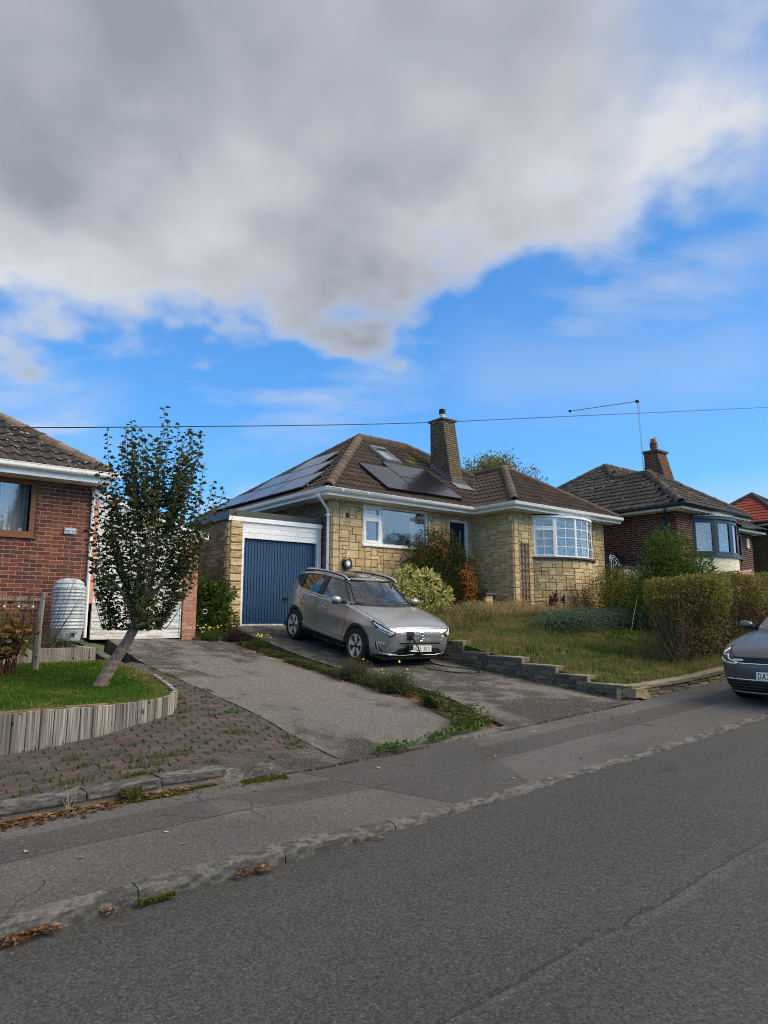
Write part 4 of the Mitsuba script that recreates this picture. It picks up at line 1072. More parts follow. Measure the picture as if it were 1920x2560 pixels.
# lead flashing: stepped along the flank, an apron in front
zr = lambda y: EZ + .696 * (y - EY0)
b = MB()
for i in range(7):
    y0 = CYF + .02 + i * .145; y1 = min(y0 + .15, CYB); z0 = zr(y0) + .0
    b.box([CX0 - .014, y0, z0 - .05], [CX0 - .002, y1, zr(y1) + .13 - (.0 if i % 2 else .01)])
b.put('stepped_flashing', 'm_lead', ck)
V = np.array([[CX0 - .05, CYF - .30, zr(CYF - .30) + .075], [CX1 + .16, CYF - .30, zr(CYF - .30) + .075], [CX1 + .16, CYF + .02, zr(CYF) + .085], [CX0 - .05, CYF + .02, zr(CYF) + .085], [CX0 - .02, CYF - .01, zr(CYF) + .2], [CX1 + .02, CYF - .01, zr(CYF) + .2]])
MB().add(V, [[0, 1, 2, 3], [3, 2, 5, 4]]).put('apron_flashing', 'm_lead', ck)

# rooflight in the front slope
SLN = np.array([0, -.696, 1]) / math.hypot(.696, 1)
def on_front(X, Y, h): return np.array([X, Y, zr(Y)]) + SLN * h
def slope_frame(X, Y): return Frame(np.array([X, Y, zr(Y)]), [1, 0, 0], [0, 1, .696])
K = math.hypot(1, .696)
fr = slope_frame(13.02, 16.02); sk = fresh(H + '__rooflight'); b = MB(); frame_rect(b, fr, 0, .66, 0, .92 * K, .07, -.02, .135); v, f, _ = b.out(); scene[sk] = mikit.ply(trimesh.Trimesh(v, f, process=False), 'm_lead')
b = MB(); frame_rect(b, fr, .03, .63, .03, .92 * K - .03, .045, .10, .16); b.put('sash', 'm_steel', sk)
b = MB(); b.fbox(fr, .02, .64, .92 * K - .16, .92 * K - .02, .10, .175); b.put('hood', 'm_steel', sk)
pane(fr, .07, .59, .07, .92 * K - .16, .135, sk); b = MB(); b.fbox(fr, .07, .59, .07, .92 * K - .08, .01, .06); b.put('blind', 'm_blind', sk)
b = MB(); b.fbox(fr, -.08, .74, -.16, 0, .05, .065); b.put('apron_flashing', 'm_lead', sk)

# solar panels: each one a thing lying on the roof
def solar(fr, u0, u1, v0, v1, label):
    k = thing('solar_panel', label, 'solar panel', 'solar panels on the bungalow roof')
    b = MB(); b.fbox(fr, u0 + .012, u1 - .012, v0 + .012, v1 - .012, .105, .124); b.put('glass', 'm_panel', k)
    b = MB(); frame_rect(b, fr, u0, u1, v0, v1, .013, .090, .128); b.put('frame', 'm_black', k)
    b = MB()
    for q in (.22, .78): b.fbox(fr, u0 + .01, u1 - .01, v0 + (v1 - v0) * q - .02, v0 + (v1 - v0) * q + .02, .045, .089)
    b.put('rail', 'm_steel', k)
    b = MB()
    for uu in (u0 + .2, u1 - .2): b.fbox(fr, uu - .02, uu + .02, v0 - .012, v0 + .02, .124, .134)
    b.put('clamp', 'm_black', k)
fr = slope_frame(11.54, 14.12)
solar(fr, 0, 1.13, 0, 1.38 * K, 'upright black solar panel on the front roof slope, nearest the left hip')
solar(fr, 1.15, 2.93, .02, .86 * K, 'lower landscape black solar panel on the front roof slope, touching the chimney')
solar(fr, 1.15, 2.93, .88 * K, 1.72 * K, 'upper landscape black solar panel on the front roof slope, under the rooflight')
frl = Frame(np.array([EX0, 21.86, EZ]), [0, -1, 0], [1, 0, .70]); KL = math.hypot(1, .70)
yy = lambda y: 21.86 - y
for (xa, xb, ys, row) in ((.17, .97, (15.27, 17.06, 18.90, 20.72), 'lowest'), (.99, 1.80, (16.03, 17.83, 19.64), 'middle'), (1.82, 2.64, (16.90, 18.70), 'top')):
    names = ['nearest the hip', 'second from the hip', 'farthest from the hip']
    for i in range(len(ys) - 1):
        solar(frl, yy(ys[i + 1]) + .01, yy(ys[i]) - .01, xa * KL, xb * KL, f'solar panel in the {row} row of the left roof slope' + (f', {names[i]}' if len(ys) > 2 else '') )
# trellis on the wing
tr = thing('trellis', 'narrow weathered wooden ladder trellis fixed to the stone wall beside the bay window', 'trellis')
tf = Frame([HXR + .30, WY - .06, .27], [1, 0, 0], [0, 0, 1])
for i, u in enumerate((.0, .145, .29)):
    b = MB(); b.fbox(tf, u - .016, u + .016, 0, 1.90, -.014, .014, vjit((.16, .13, .115), 8)); b.put('upright', 'm_tint', tr)
for i in range(11):
    z = .03 + i * .184
    b = MB(); b.fbox(tf, -.03 + .01 * rng.random(), .32 + .01 * rng.random(), z - .013, z + .013, .0145, .036, vjit((.18, .15, .135), 8)); b.put('rung', 'm_tint', tr)
# steps flank wall with a sloping coping beside the front door
sw = thing('step_wall', 'short stone side wall of the front steps with a sloping grey slab on top', 'wall')
frs = Frame([14.20, 14.3, 0], [0, -1, 0], [0, 0, 1]); sp = Polygon([(0, -.2), (1.28, -.2), (1.28, .62), (.86, .62), (0, 1.12)])
b = MB(); b.add(*prism(frs, sp, -.28, 0)); b.put('core', 'm_mortar_buff', sw)
pcs = [(v, f, a, c, sw, 'stone') for v, f, a, c in lay(frs, sp, ashlar_rects(0, 1.28, -.2, 1.2, .1), .022, STB)]
fre = Frame([14.20, 13.02, 0], [1, 0, 0], [0, 0, 1])
pcs += [(v, f, a, c, sw, 'stone') for v, f, a, c in lay(fre, sbox(0, -.2, .28, .62), [(.004, .276, -.2 + .205 * i + .006, .005 + .205 * i - .006) for i in range(4)], .024, STB)]
register(pcs, None, STONES, 60, 'stonework')
cp = Polygon([(-.02, 1.13), (.86, .635), (1.36, .635), (1.36, .685), (.875, .69), (-.02, 1.19)])
b = MB(); b.add(*prism(frs, cp, -.33, .06), (.115, .095, .085)); b.put('coping_slab', 'm_tint', sw)
st = thing('front_steps', 'concrete steps climbing to the navy front door behind the berry shrub', 'steps')
for i in range(5):
    MB().box([14.24, 14.05 - .27 * (i + 1), -.2], [15.14, 14.37 - .27 * i - (.0 if i else .0), .84 - .165 * i]).put('step', 'm_concrete', st)
# ---------------------------------------------------------------- the bungalow's garage
G = thing('garage', 'flat roofed garage with a royal blue up-and-over door against the bungalow', 'garage')
GY, GX0, GX1 = 14.80, 7.28, 9.90
GD0, GD1, GB, GT = 7.66, 9.76, -.19, 1.905
fg = Frame([GX0, GY, 0], [1, 0, 0], [0, 0, 1])
gp = sbox(0, -.45, GD0 - GX0 - .05, 2.32)
gw = wall_core(fg, gp, .22, 'm_mortar_buff', 'wall', G)
pcs = [(v, f, a, c, gw, 'stone') for v, f, a, c in lay(fg, gp, [(.004, .325, -.45 + .185 * i + .007, -.265 + .185 * i - .007) for i in range(15)], .032, lambda fr, x0, x1, y0, y1, d: rough_block(fr, x0, x1, y0, y1, d, .028, .02))]
fl = Frame([GX0, 20.8, 0], [0, -1, 0], [0, 0, 1]); lp = sbox(0, -.5, 6.0, 2.32)
gl = wall_core(fl, lp, .12, 'm_mortar_grey', 'wall', G)
pcs += [(v, f, a, c, gl, 'stone') for v, f, a, c in lay(fl, lp, [(5.78 if i % 2 else 5.86, 5.996, -.5 + .185 * i + .007, -.315 + .185 * i - .007) for i in range(15)], .030, STB)]
register(pcs, None, STONES, 60, 'stonework')
pcs = [(v, f, a, c, gl, 'brick') for v, f, a, c in lay(fl, sbox(0, -.5, 5.78, 2.32), brick_rects(0, 5.78, -.5, 2.32, .30, .090, .012), .010, plain_block)]
register(pcs, BF, 'm_tint', 200, 'brickwork')
d = fresh(G + '__door'); n = 26; w_ = (GD1 - GD0) / n
b = MB()
for i in range(n):        # pressed ribs
    x0 = GD0 + i * w_; pr = [(x0, 0), (x0 + w_ * .12, .0), (x0 + w_ * .22, -.016), (x0 + w_ * .88, -.016), (x0 + w_, 0.0)]
    V = np.array([[x, GY + .10 + y, z] for z in (GB + .03, GT - .01) for x, y in pr]); k = len(pr)
    b.add(V, [[j, j + 1, k + j + 1, k + j] for j in range(k - 1)])
v, f, _ = b.out(); scene[d] = mikit.ply(trimesh.Trimesh(v, f, process=False), 'm_blue_door'); tag(d, label='royal blue ribbed steel garage door')
b = MB(); b.box([GD0, GY + .085, GB + .005], [GD0 + 1.20, GY + .10, GB + .045]); b.put('bottom_strip', 'm_white', d)
b = MB(); b.box([GD0 + 1.20, GY + .085, GB + .005], [GD1, GY + .10, GB + .045]); b.put('bottom_rail', 'm_blue_door', d)
hx = GD0 + 1.23
b = MB(); b.box([hx - .075, GY + .045, GB + .655], [hx + .075, GY + .075, GB + .69]); b.box([hx - .02, GY + .07, GB + .60], [hx + .02, GY + .09, GB + .70]); b.put('handle', 'm_black', d)
b = MB(); b.box([hx - .012, GY + .066, GB + .57], [hx + .012, GY + .088, GB + .60]); b.put('lock', 'm_chrome', d)
b = MB(); b.box([GD0 - .05, GY - .005, GB - .01], [GD0, GY + .12, GT]); b.box([GD1, GY - .005, GB - .01], [GD1 + .12, GY + .12, GT]); b.put('jamb', 'm_white', G)
for i in range(3):
    z0 = GT + i * .135; b = MB(); b.box([GD0 - .05, GY - .004 - .002 * (i % 2), z0 + .003], [GD1 + .12, GY + .10, z0 + .132]); b.put('fascia_board', 'm_white', G)
b = MB(); b.box([GX0 - .06, GY - .06, 2.30], [GD1 + .12, GY + .02, 2.405]); b.put('fascia', 'm_white', G)
for i in range(3):
    x0 = GX0 - .08 + i * .89
    b = MB(); b.box([x0 + .003, GY - .05, 2.409], [min(x0 + .887, GD1 + .13), GY + .25, 2.56 - .0]); b.put('roof_felt', 'm_felt', G)
b = MB(); b.box([GX0 - .10, GY - .03, 2.33], [GX0 - .02, 20.9, 2.50]); b.put('side_fascia', 'm_anthracite', G)
b = MB(); b.box([GX0 - .02, GY + .25, 2.32], [GX1, 20.9, 2.47]); b.put('roof', 'm_felt', G)
b = MB(); b.box([GX0 + .25, GY + .3, -.22], [GX1 - .05, GY + .32, 2.3]); b.put('inner_wall', 'm_black', G)

# charger on the house wall
ch = thing('wall_charger', 'small round black vehicle charger with cable loop on the stone wall behind the silver car', 'charger')
cc = np.array([10.38, HY - .03, 1.38])
rt_ = trimesh.transformations.rotation_matrix(math.pi / 2, [1, 0, 0])[:3, :3]
def disc(r, y0, y1, at, n=28, hole=0.0):
    prof = [(hole, 0), (r * .93, 0), (r, .02 * (y1 - y0) + .004), (r, (y1 - y0) * .8), (r * .93, y1 - y0), (hole, y1 - y0)]
    m = trimesh.creation.revolve(np.array(prof), sections=n); v = np.array(m.vertices); return np.stack([v[:, 0], -v[:, 2] - y0, v[:, 1]], 1) + at, m.faces
MB().add(*disc(.128, .0, .09, cc)).put('body', 'm_black', ch, smooth=40)
MB().add(*disc(.082, .09, .105, cc)).put('face_plate', 'm_steel', ch, smooth=40)
MB().add(*disc(.045, .105, .112, cc + [0, 0, .01])).put('display', 'm_plate', ch, smooth=40)
MB().tube([cc + [-.15 * math.cos(t), -.03 - .03 * (t % 1), -.17 * math.sin(t)] for t in np.linspace(-1.2, 4.2, 40)], .014, 6).put('cable_loop', 'm_rubber', ch, smooth=True)

# ---------------------------------------------------------------- left brick house
LB = thing('brick_bungalow', 'red brick bungalow at the left edge with brown framed window and mossy dark tiled roof', 'house')
LY, LX = 14.0, 3.88
LBR = [(.155, .052, .035), (.125, .045, .032), (.175, .062, .040), (.105, .042, .034), (.085, .040, .036), (.19, .075, .048)]
lf = Frame([-3, LY, 0], [1, 0, 0], [0, 0, 1]); LT = 2.60
LWN = (3.2, 5.90, 1.50, 2.585)
lpo = sbox(0, -1.0, LX + 3, LT).difference(sbox(LWN[0], LWN[2], LWN[1], LWN[3]))
lk = wall_core(lf, lpo, .25, 'm_mortar_pink', 'wall', LB)
pcs = [(v, f, a * (1 if c[0] > 1.6 else .01), c, lk, 'brick') for v, f, a, c in lay(lf, lpo, brick_rects(2.9, LX + 3, -.90, LT, .217, .066, .0105), .006, plain_block)]
register(pcs, LBR, 'm_tint', 300, 'brickwork')
MB().box([LX - .25, LY + .01, -1.0], [LX - .005, 21, LT]).put('wall', 'm_mortar_pink', LB)
w = fresh(LB + '__window'); b = MB(); frame_rect(b, lf, *LWN[:2], LWN[2], LWN[3], .10, -.10, -.02); b.fbox(lf, LWN[0] - .02, LWN[1] + .03, LWN[2] - .035, LWN[2] - .002, -.08, .05)
v, f, _ = b.out(); scene[w] = mikit.ply(trimesh.Trimesh(v, f, process=False), 'm_brown'); tag(w, label='brown framed picture window with a net curtain')
pane(lf, LWN[0] + .095, LWN[1] - .095, LWN[2] + .095, LWN[3] - .095, -.06, w)
curtain(lf, LWN[1] - .58, LWN[1] - .10, LWN[2] + .05, LWN[3], -.30, 6, w, amp=.018)
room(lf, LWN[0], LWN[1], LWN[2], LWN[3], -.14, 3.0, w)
ab = fresh(LB + '__air_vent'); b = MB(); b.fbox(lf, 6.40, 6.62, 1.60, 1.72, .004, .035); v, f, _ = b.out(); scene[ab] = mikit.ply(trimesh.Trimesh(v, f, process=False), 'm_steel')
b = MB(); b.fbox(lf, 6.41, 6.61, 1.672, 1.70, .035, .05); b.fbox(lf, 6.50, 6.53, 1.625, 1.655, .036, .045); b.put('louvre', 'm_white_dull', ab)
LE0 = [np.array([4.12, 13.55, 2.80]), np.array([-4.5, 13.55, 2.80])]
la = 4.2; LAP = np.array([LE0[0][0] - la, 13.55 + la, 2.80 + .69 * la])
b = MB()
lr = fresh(LB + '__roof')
P_f = [np.array([-4.5, 13.55, 2.80]), LE0[0], LAP, np.array([-4.5, 13.55 + la, LAP[2]])]
P_s = [LE0[0], np.array([4.12, 13.55 + 2 * la, 2.80]), LAP]
for P in (P_f, P_s): P = np.array(P); b.add(P - [0, 0, .03], [[0, i, i + 1] for i in range(1, len(P) - 1)])
b.add(np.array([P_s[1], np.array([-4.5, 13.55 + 2 * la, 2.8]), P_f[3], LAP]) - [0, 0, .03], [[0, 1, 2, 3]])
v, f, _ = b.out(); scene[lr] = mikit.ply(trimesh.Trimesh(v, f, process=False), 'm_underlay')
tl = []; tile_roof(P_f, .225, .32, 'pan', lr, tl, stagger=0)
tl = [t for t in tl if t[3][0] > -.5] ; OLD = [(.042, .038, .035), (.034, .031, .030), (.052, .047, .042), (.046, .040, .034), (.030, .028, .028)]
register(tl, OLD, 'm_tint', 220, 'tile_field')
tl = []; tile_roof(P_s, .225, .32, 'pan', lr, tl); register(tl, OLD, 'm_tint', 40, 'tile_field')
def lichen(pts_fn, n, parent, name='lichen'):
    """Pale lichen: small flat ragged flakes on the tiles."""
    b = MB()
    for _ in range(n):
        p, t1, t2 = pts_fn(); r = .008 + .026 * rng.random() ** 3; k = 6; th = np.linspace(0, 2 * np.pi, k, endpoint=False); rr = r * (.6 + .7 * rng.random(k))
        b.add(np.vstack([[p], p + rr[:, None] * (np.cos(th)[:, None] * t1 * 1.5 + np.sin(th)[:, None] * t2)]), [[0, 1 + i, 1 + (i + 1) % k] for i in range(k)], jit((.20, .195, .17), .45))
    b.put(name, 'm_tint', parent, kind='stuff')
def flake_on(P, lift):
    P = np.asarray(P, float); u = (P[1] - P[0]) / np.linalg.norm(P[1] - P[0]); n = np.cross(u, P[2] - P[0]); n /= np.linalg.norm(n); v = np.cross(n, u)
    k = len(P)
    def fn():
        i = rng.integers(1, k - 1); a, bb = rng.random(2)
        if a + bb > 1: a, bb = 1 - a, 1 - bb
        return P[0] + a * (P[i] - P[0]) + bb * (P[i + 1] - P[0]) + n * lift, u, v
    return fn
Pv = [np.array([.0, 13.55, 2.80]), LE0[0], LAP, np.array([.0, 13.55 + la, LAP[2]])]
lichen(flake_on(Pv, .062), 700, lr)
RID = [(.13, .085, .062), (.16, .115, .085), (.10, .075, .06), (.19, .15, .12)]
ridge_run(LE0[0] + [-.05, .05, .03], LAP + [0, 0, .03], .13, .40, RID, 'ridge_tile', lr, rough=.012)
EPL = [np.array([-4.5, 13.55, 2.78]), np.array([4.12, 13.55, 2.78]), np.array([4.12, 21.9, 2.78])]
eaves(EPL, .44, LB, 'm_white', 'm_white', 'm_soffit', fascia=.20)
MB().tube([[LX + .02, LY - .04, 2.5], [LX + .02, LY - .04, -.38]], .035, 8).put('downpipe', 'm_white', LB)

# its lean-to garage with a boarded white door
LG = thing('white_garage', 'lean-to garage with a weathered white boarded door behind the leaning tree', 'garage')
DY = LY + .06
fgl = Frame([LX + .03, LY, 0], [1, 0, 0], [0, 0, 1])
gz = lambda u: 2.42 - .30 * u
gd = fresh(LG + '__door'); DX0, DX1, DB, DT = 4.02, 5.84, -.41, 1.60
b = MB(); b.box([DX0, DY, DB], [DX1, DY + .03, DT]); v, f, _ = b.out(); scene[gd] = mikit.ply(trimesh.Trimesh(v, f, process=False), 'm_old_paint'); tag(gd, label='weathered white door of horizontal boards')
nb = 13
for i in range(nb):
    z0 = DB + .04 + i * (DT - DB - .04) / nb; z1 = z0 + (DT - DB - .04) / nb - .006
    V = np.array([[x, y, z] for x in (DX0 + .03, DX1 - .03) for y, z in ((DY - .022, z0), (DY - .012, z1), (DY + .02, z1), (DY + .02, z0))])
    MB().add(V, [[0, 4, 5, 1], [1, 5, 6, 2], [0, 3, 7, 4], [0, 1, 2, 3], [4, 7, 6, 5]]).put('board', 'm_old_paint', gd)
b = MB(); b.box([DX0 - .0, DY - .03, DB - .005], [DX0 + .028, DY, DT]); b.box([DX1 - .028, DY - .03, DB - .005], [DX1, DY, DT]); b.box([DX0 + .028, DY - .034, DB - .01], [DX1 - .028, DY, DB + .038]); b.put('rail', 'm_old_paint', gd)
b = MB(); b.box([LX + .06, LY - .01, .28], [DX0 - .004, LY + .08, 2.30]); b.put('jamb', 'm_pink', LG)
up_ = Polygon([(.04, DT + .005), (2.24, DT + .005), (2.24, gz(2.24)), (.04, gz(.04))])
nb = 8
for i in range(nb):
    z0 = DT + .01 + i * .105; s_ = up_.intersection(sbox(0, z0, 3, z0 + .100))
    if s_.area > .003: b = MB(); b.add(*prism(fgl, s_, -.03, .004)); b.put('cladding_board', 'm_white_dull', LG)
b = MB(); b.add(*prism(fgl, Polygon([(0, gz(0)), (2.45, gz(2.45)), (2.45, gz(2.45) + .12), (0, gz(0) + .12)]), -.02, .05)); b.put('barge_board', 'm_white', LG)
b = MB(); b.add(*prism(fgl, Polygon([(0, gz(0) + .125), (2.5, gz(2.5) + .125), (2.5, gz(2.5) + .16), (0, gz(0) + .16)]), -5.5, .07)); b.put('roof', 'm_felt', LG)
pp = sbox(0, -.7, .30, 1.75); fpp = Frame([DX1 + .02, LY, 0], [1, 0, 0], [0, 0, 1]); pk = wall_core(fpp, pp, 5.0, 'm_mortar_pink', 'wall', LG)
pcs = [(v, f, a, c, pk, 'brick') for v, f, a, c in lay(fpp, pp, brick_rects(0, .30, -.70, 1.75, .215, .066, .010), .007, plain_block)]
register(pcs, [(.42, .20, .15), (.38, .18, .13), (.46, .24, .17), (.36, .19, .14)], 'm_tint', 80, 'brickwork')
b = MB(); b.box([DX0, DY + .3, -.5], [DX1, DY + .32, 2.0]); b.put('inner_wall', 'm_black', LG)

# water butt
wb = thing('water_butt', 'pale grey ribbed plastic water butt standing by the red brick wall', 'water butt')
ox = np.array([3.43, 13.42, -.42])
pr = [(.235, 0.0)]
z = .0
prof = [(.0, 0), (.215, 0), (.235, .03), (.262, .17), (.275, .195), (.262, .20)]
for blk in (.21, .47, .73):
    for j in range(3): prof += [(.275, blk + j * .062 + .008), (.292, blk + j * .062 + .028), (.275, blk + j * .062 + .052)]
    prof += [(.268, blk + .195), (.284, blk + .205), (.284, blk + .245), (.268, blk + .255)]
prof += [(.262, .985), (.235, 1.03)]
MB().add(*lathe(prof + [(0, 1.03)], ox, 40)).put('barrel', 'm_butt', wb, smooth=50)
MB().add(*lathe([(0.0, 1.032), (.245, 1.032), (.245, 1.05), (.225, 1.075), (.17, 1.115), (.08, 1.135), (0, 1.14)], ox, 40)).put('lid', 'm_butt', wb, smooth=35)
b = MB(); b.tube([ox + [.04, -.25, .12], ox + [.04, -.33, .12]], .02, 8); b.tube([ox + [.04, -.32, .13], ox + [.04, -.32, .07]], .014, 8); b.tube([ox + [-.03, -.30, .15], ox + [.11, -.30, .15]], .012, 6); b.put('tap', 'm_black', wb)
b = MB(); b.add(*lathe([(0, -.32), (.21, -.32), (.20, -.01), (0, -.01)], ox, 24)); b.put('stand', 'm_black', wb, smooth=40)
b = MB(); b.tube([[3.72, 13.6, .72], [3.72, 13.55, .50], [3.68, 13.5, .30]], .028, 8); b.put('filler_hose', 'm_black', wb)
# ---------------------------------------------------------------- dark brick house on the right
R = thing('dark_brick_house', 'dark brown brick house on the right with grey framed curved bay over a cream apron', 'house')
RX, RY, RT_Z = 21.2, 11.03, 3.46
REX, REY, REZ = 20.76, 10.58, 3.64
RBR = [(.062, .026, .020), (.050, .022, .018), (.075, .032, .023), (.085, .036, .025), (.042, .020, .017)]
fs = Frame([RX, 19.2, 0], [0, -1, 0], [0, 0, 1]); sl = 19.2 - RY
sp_ = sbox(0, -.2, sl, RT_Z)
ks = wall_core(fs, sp_, .25, 'm_mortar_pink', 'wall', R)
vis = sbox(4.6, .6, sl, RT_Z)
pcs = [(v, f, a, c, ks, 'brick') for v, f, a, c in lay(fs, vis, brick_rects(4.5, sl, .6, RT_Z, .222, .064, .013), .007, plain_block)]
fr_ = Frame([RX, RY, 0], [1, 0, 0], [0, 0, 1])
RB0, RB1, RBZ0, RBZ1 = 1.0, 3.95, 2.02, 3.28
fp_ = sbox(0, -.2, 4.42, RT_Z).difference(sbox(RB0, RBZ0, RB1, RBZ1))
kf = wall_core(fr_, fp_, .25, 'm_mortar_pink', 'wall', R)
pcs += [(v, f, a, c, kf, 'brick') for v, f, a, c in lay(fr_, fp_.difference(sbox(RB0 - .01, -1, RB1 + .01, RBZ0)), brick_rects(0, 4.42, .6, RT_Z, .222, .064, .013), .007, plain_block)]
# lower wing to the right, set back a little
fw_ = Frame([RX + 4.42, RY + .35, 0], [1, 0, 0], [0, 0, 1])
W2 = (.08, 1.04, 2.22, 3.14)
lp2 = sbox(0, .2, 1.95, 3.22).difference(sbox(W2[0], W2[2], W2[1], W2[3]))
kw = wall_core(fw_, lp2, .25, 'm_mortar_pink', 'wall', R)
pcs += [(v, f, a, c, kw, 'brick') for v, f, a, c in lay(fw_, lp2, brick_rects(0, 1.95, .8, 3.22, .222, .064, .013), .007, plain_block)]
register(pcs, RBR, 'm_tint', 300, 'brickwork')
MB().box([RX + 4.42 + 1.70, RY + .6, .2], [RX + 4.42 + 1.94, 19, 3.2]).put('wall', 'm_mortar_pink', R)
MB().box([RX + 4.17, RY + .25, 3.2], [RX + 4.42, 12, RT_Z]).put('wall', 'm_mortar_pink', R)
# curved bay
def arc_r(t, bow_=.62):
    h = (RB1 - RB0) / 2; Rr = (h * h + bow_ ** 2) / (2 * bow_); A = math.asin(h / Rr); th = -A + 2 * A * t
    return (RB0 + RB1) / 2 + Rr * math.sin(th), Rr * math.cos(th) - (Rr - bow_)
ap = [arc_r(t) for t in np.linspace(0, 1, 25)]
V = np.array([[u, z, w_] for z in (.4, RBZ0 - .02) for u, w_ in ap]); b = MB(); b.add(fr_.p(V), [[i, i + 1, 26 + i, 25 + i] for i in range(24)]); b.put('render_apron', 'm_render', R)
bay = fresh(R + '__bay_window')
def ring(z0, z1, o0, o1):
    V = np.array([[u, z, w_ + o] for z in (z0, z1) for o in (o0, o1) for u, w_ in ap]); n = 25
    F = [[i, i + 1, n + i + 1, n + i] for i in range(n - 1)] + [[2 * n + i, 3 * n + i, 3 * n + i + 1, 2 * n + i + 1] for i in range(n - 1)] + [[n + i, n + i + 1, 3 * n + i + 1, 3 * n + i] for i in range(n - 1)] + [[0, n, 3 * n, 2 * n], [n - 1, 3 * n - 1, 4 * n - 1, 2 * n - 1]]
    return fr_.p(V), F
b = MB(); b.add(*ring(RBZ0 - .02, RBZ0 + .05, -.2, .06)); v, f, _ = b.out(); scene[bay] = mikit.ply(trimesh.Trimesh(v, np.vstack([np.array(f)]), process=False), 'm_anthracite')
b = MB(); b.add(*ring(RBZ1, RBZ1 + .10, -.2, .04)); b.put('head_trim', 'm_anthracite', bay)
b = MB(); b.add(*ring(RBZ1 + .10, RBZ1 + .115, -.2, .07)); b.put('lead_edge', 'm_steel', bay)
tt = [0, .25, .50, .75, 1.0]
for i in range(4):
    P0, P1 = np.array(arc_r(tt[i])), np.array(arc_r(tt[i + 1])); o = fr_.p([P0[0], 0, P0[1]]); fq = Frame(o, fr_.p([P1[0], 0, P1[1]]) - o, [0, 0, 1]); L_ = np.linalg.norm(P1 - P0)
    b = MB(); frame_rect(b, fq, .003, L_ - .003, RBZ0 + .052, RBZ1 - .002, .07, -.07, .0); frame_rect(b, fq, .075, L_ - .075, RBZ0 + .125, RBZ1 - .075, .05, -.05, .012); b.put('light', 'm_anthracite', bay)
    pane(fq, .12, L_ - .12, RBZ0 + .17, RBZ1 - .12, -.02, bay)
    b = MB()
    for j in range(22): b.fbox(fq, .10, L_ - .10, RBZ0 + .15 + j * .045, RBZ0 + .155 + j * .045 + .026, -.13, -.115)
    if i == 0: b.put('blind', 'm_blind', bay)
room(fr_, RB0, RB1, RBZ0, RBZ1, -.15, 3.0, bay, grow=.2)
w2 = fresh(R + '__window'); b = MB(); frame_rect(b, fw_, W2[0], W2[1], W2[2], W2[3], .06, -.08, .01); b.fbox(fw_, .53, .59, W2[2] + .06, W2[3] - .06, -.07, .0); b.fbox(fw_, W2[0] - .03, W2[1] + .03, W2[2] - .07, W2[2] - .002, -.05, .12)
v, f, _ = b.out(); scene[w2] = mikit.ply(trimesh.Trimesh(v, f, process=False), 'm_anthracite')
for a, c in ((.14, .53), (.59, .98)):
    b = MB(); frame_rect(b, fw_, a, c, W2[2] + .06, W2[3] - .06, .045, -.05, .03); b.put('sash', 'm_anthracite', w2); pane(fw_, a + .04, c - .04, W2[2] + .1, W2[3] - .1, -.01, w2)
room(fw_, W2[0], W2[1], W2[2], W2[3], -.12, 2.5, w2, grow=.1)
ax = fresh(R + '__alarm_box'); b = MB(); b.fbox(fw_, 1.36, 1.56, 2.62, 2.98, .008, .075); v, f, _ = b.out(); scene[ax] = mikit.ply(trimesh.Trimesh(v, f, process=False), 'm_cream')
b = MB(); b.fbox(fw_, 1.43, 1.50, 2.72, 2.92, .076, .082); b.put('badge', 'm_soffit', ax)
MB().add(*[x for x in (lambda v, f: (np.stack([v[:, 0], v[:, 1], v[:, 2]], 1), f))(*disc(.085, .0, .03, np.array([RX + 4.2, RY - .01, 2.82])))]).put('name_disc', 'm_cream', R, smooth=40)
# roof
lrz = fresh(R + '__roof'); er = lambda x, y: np.array([x, y, REZ]); s_ = .68
ra = 2.44; RWA = np.array([REX + ra, REY + ra, REZ + s_ * ra]); RW1 = REX + 2 * ra
MA = np.array([REX + 3.75, 15.66, REZ + s_ * 3.75]); MEY = 15.66 - 3.75
hitp = np.array([REX + ra, 15.66 - (3.75 - ra), RWA[2]])
LF = [er(REX, 19.41), er(REX, REY), RWA, hitp, MA]
FR_ = [er(REX, REY), er(RW1, REY), RWA]
RGT = [er(RW1, REY), er(RW1, MEY), hitp, RWA]
MFR = [er(RW1, MEY), er(RW1 + 6, MEY), MA + [6, 0, 0], MA, hitp]
BK = [er(RW1 + 6, 19.41), er(REX, 19.41), MA, MA + [6, 0, 0]]
b = MB()
for P in (LF, FR_, RGT, MFR, BK): P = np.array(P); b.add(P - [0, 0, .03], [[0, i, i + 1] for i in range(1, len(P) - 1)])
v, f, _ = b.out(); scene[lrz] = mikit.ply(trimesh.Trimesh(v, f, process=False), 'm_underlay')
tl = []
for P in (LF, FR_, MFR): tile_roof(P, .30, .33, 'low', lrz, tl)
OLDR = [(.050, .045, .038), (.042, .039, .035), (.060, .054, .044), (.036, .034, .031)]
register(tl, OLDR, 'm_tint', 300, 'tile_field')
lichen(flake_on(LF, .06), 900, lrz); lichen(flake_on(FR_, .06), 160, lrz)
RIR = [(.085, .068, .052), (.07, .058, .046), (.10, .08, .06)]
u3 = np.array([0, 0, .03])
for a, bb in ((er(REX + .05, REY + .05), RWA), (RWA, hitp), (hitp, MA), (MA, MA + np.array([6.0, 0, 0])), (er(RW1 - .05, REY + .05), RWA), (er(REX + .05, 19.36), MA)):
    ridge_run(np.array(a) + u3, np.array(bb) + u3, .13, .40, RIR, 'ridge_tile', lrz, rough=.016)
ER = [er(REX, 19.41), er(REX, REY), er(RW1, REY)]
ER = [p - np.array([0, 0, .02]) for p in ER]
eaves(ER, .45, R, 'm_anthracite', 'm_white_dull', 'm_soffit')
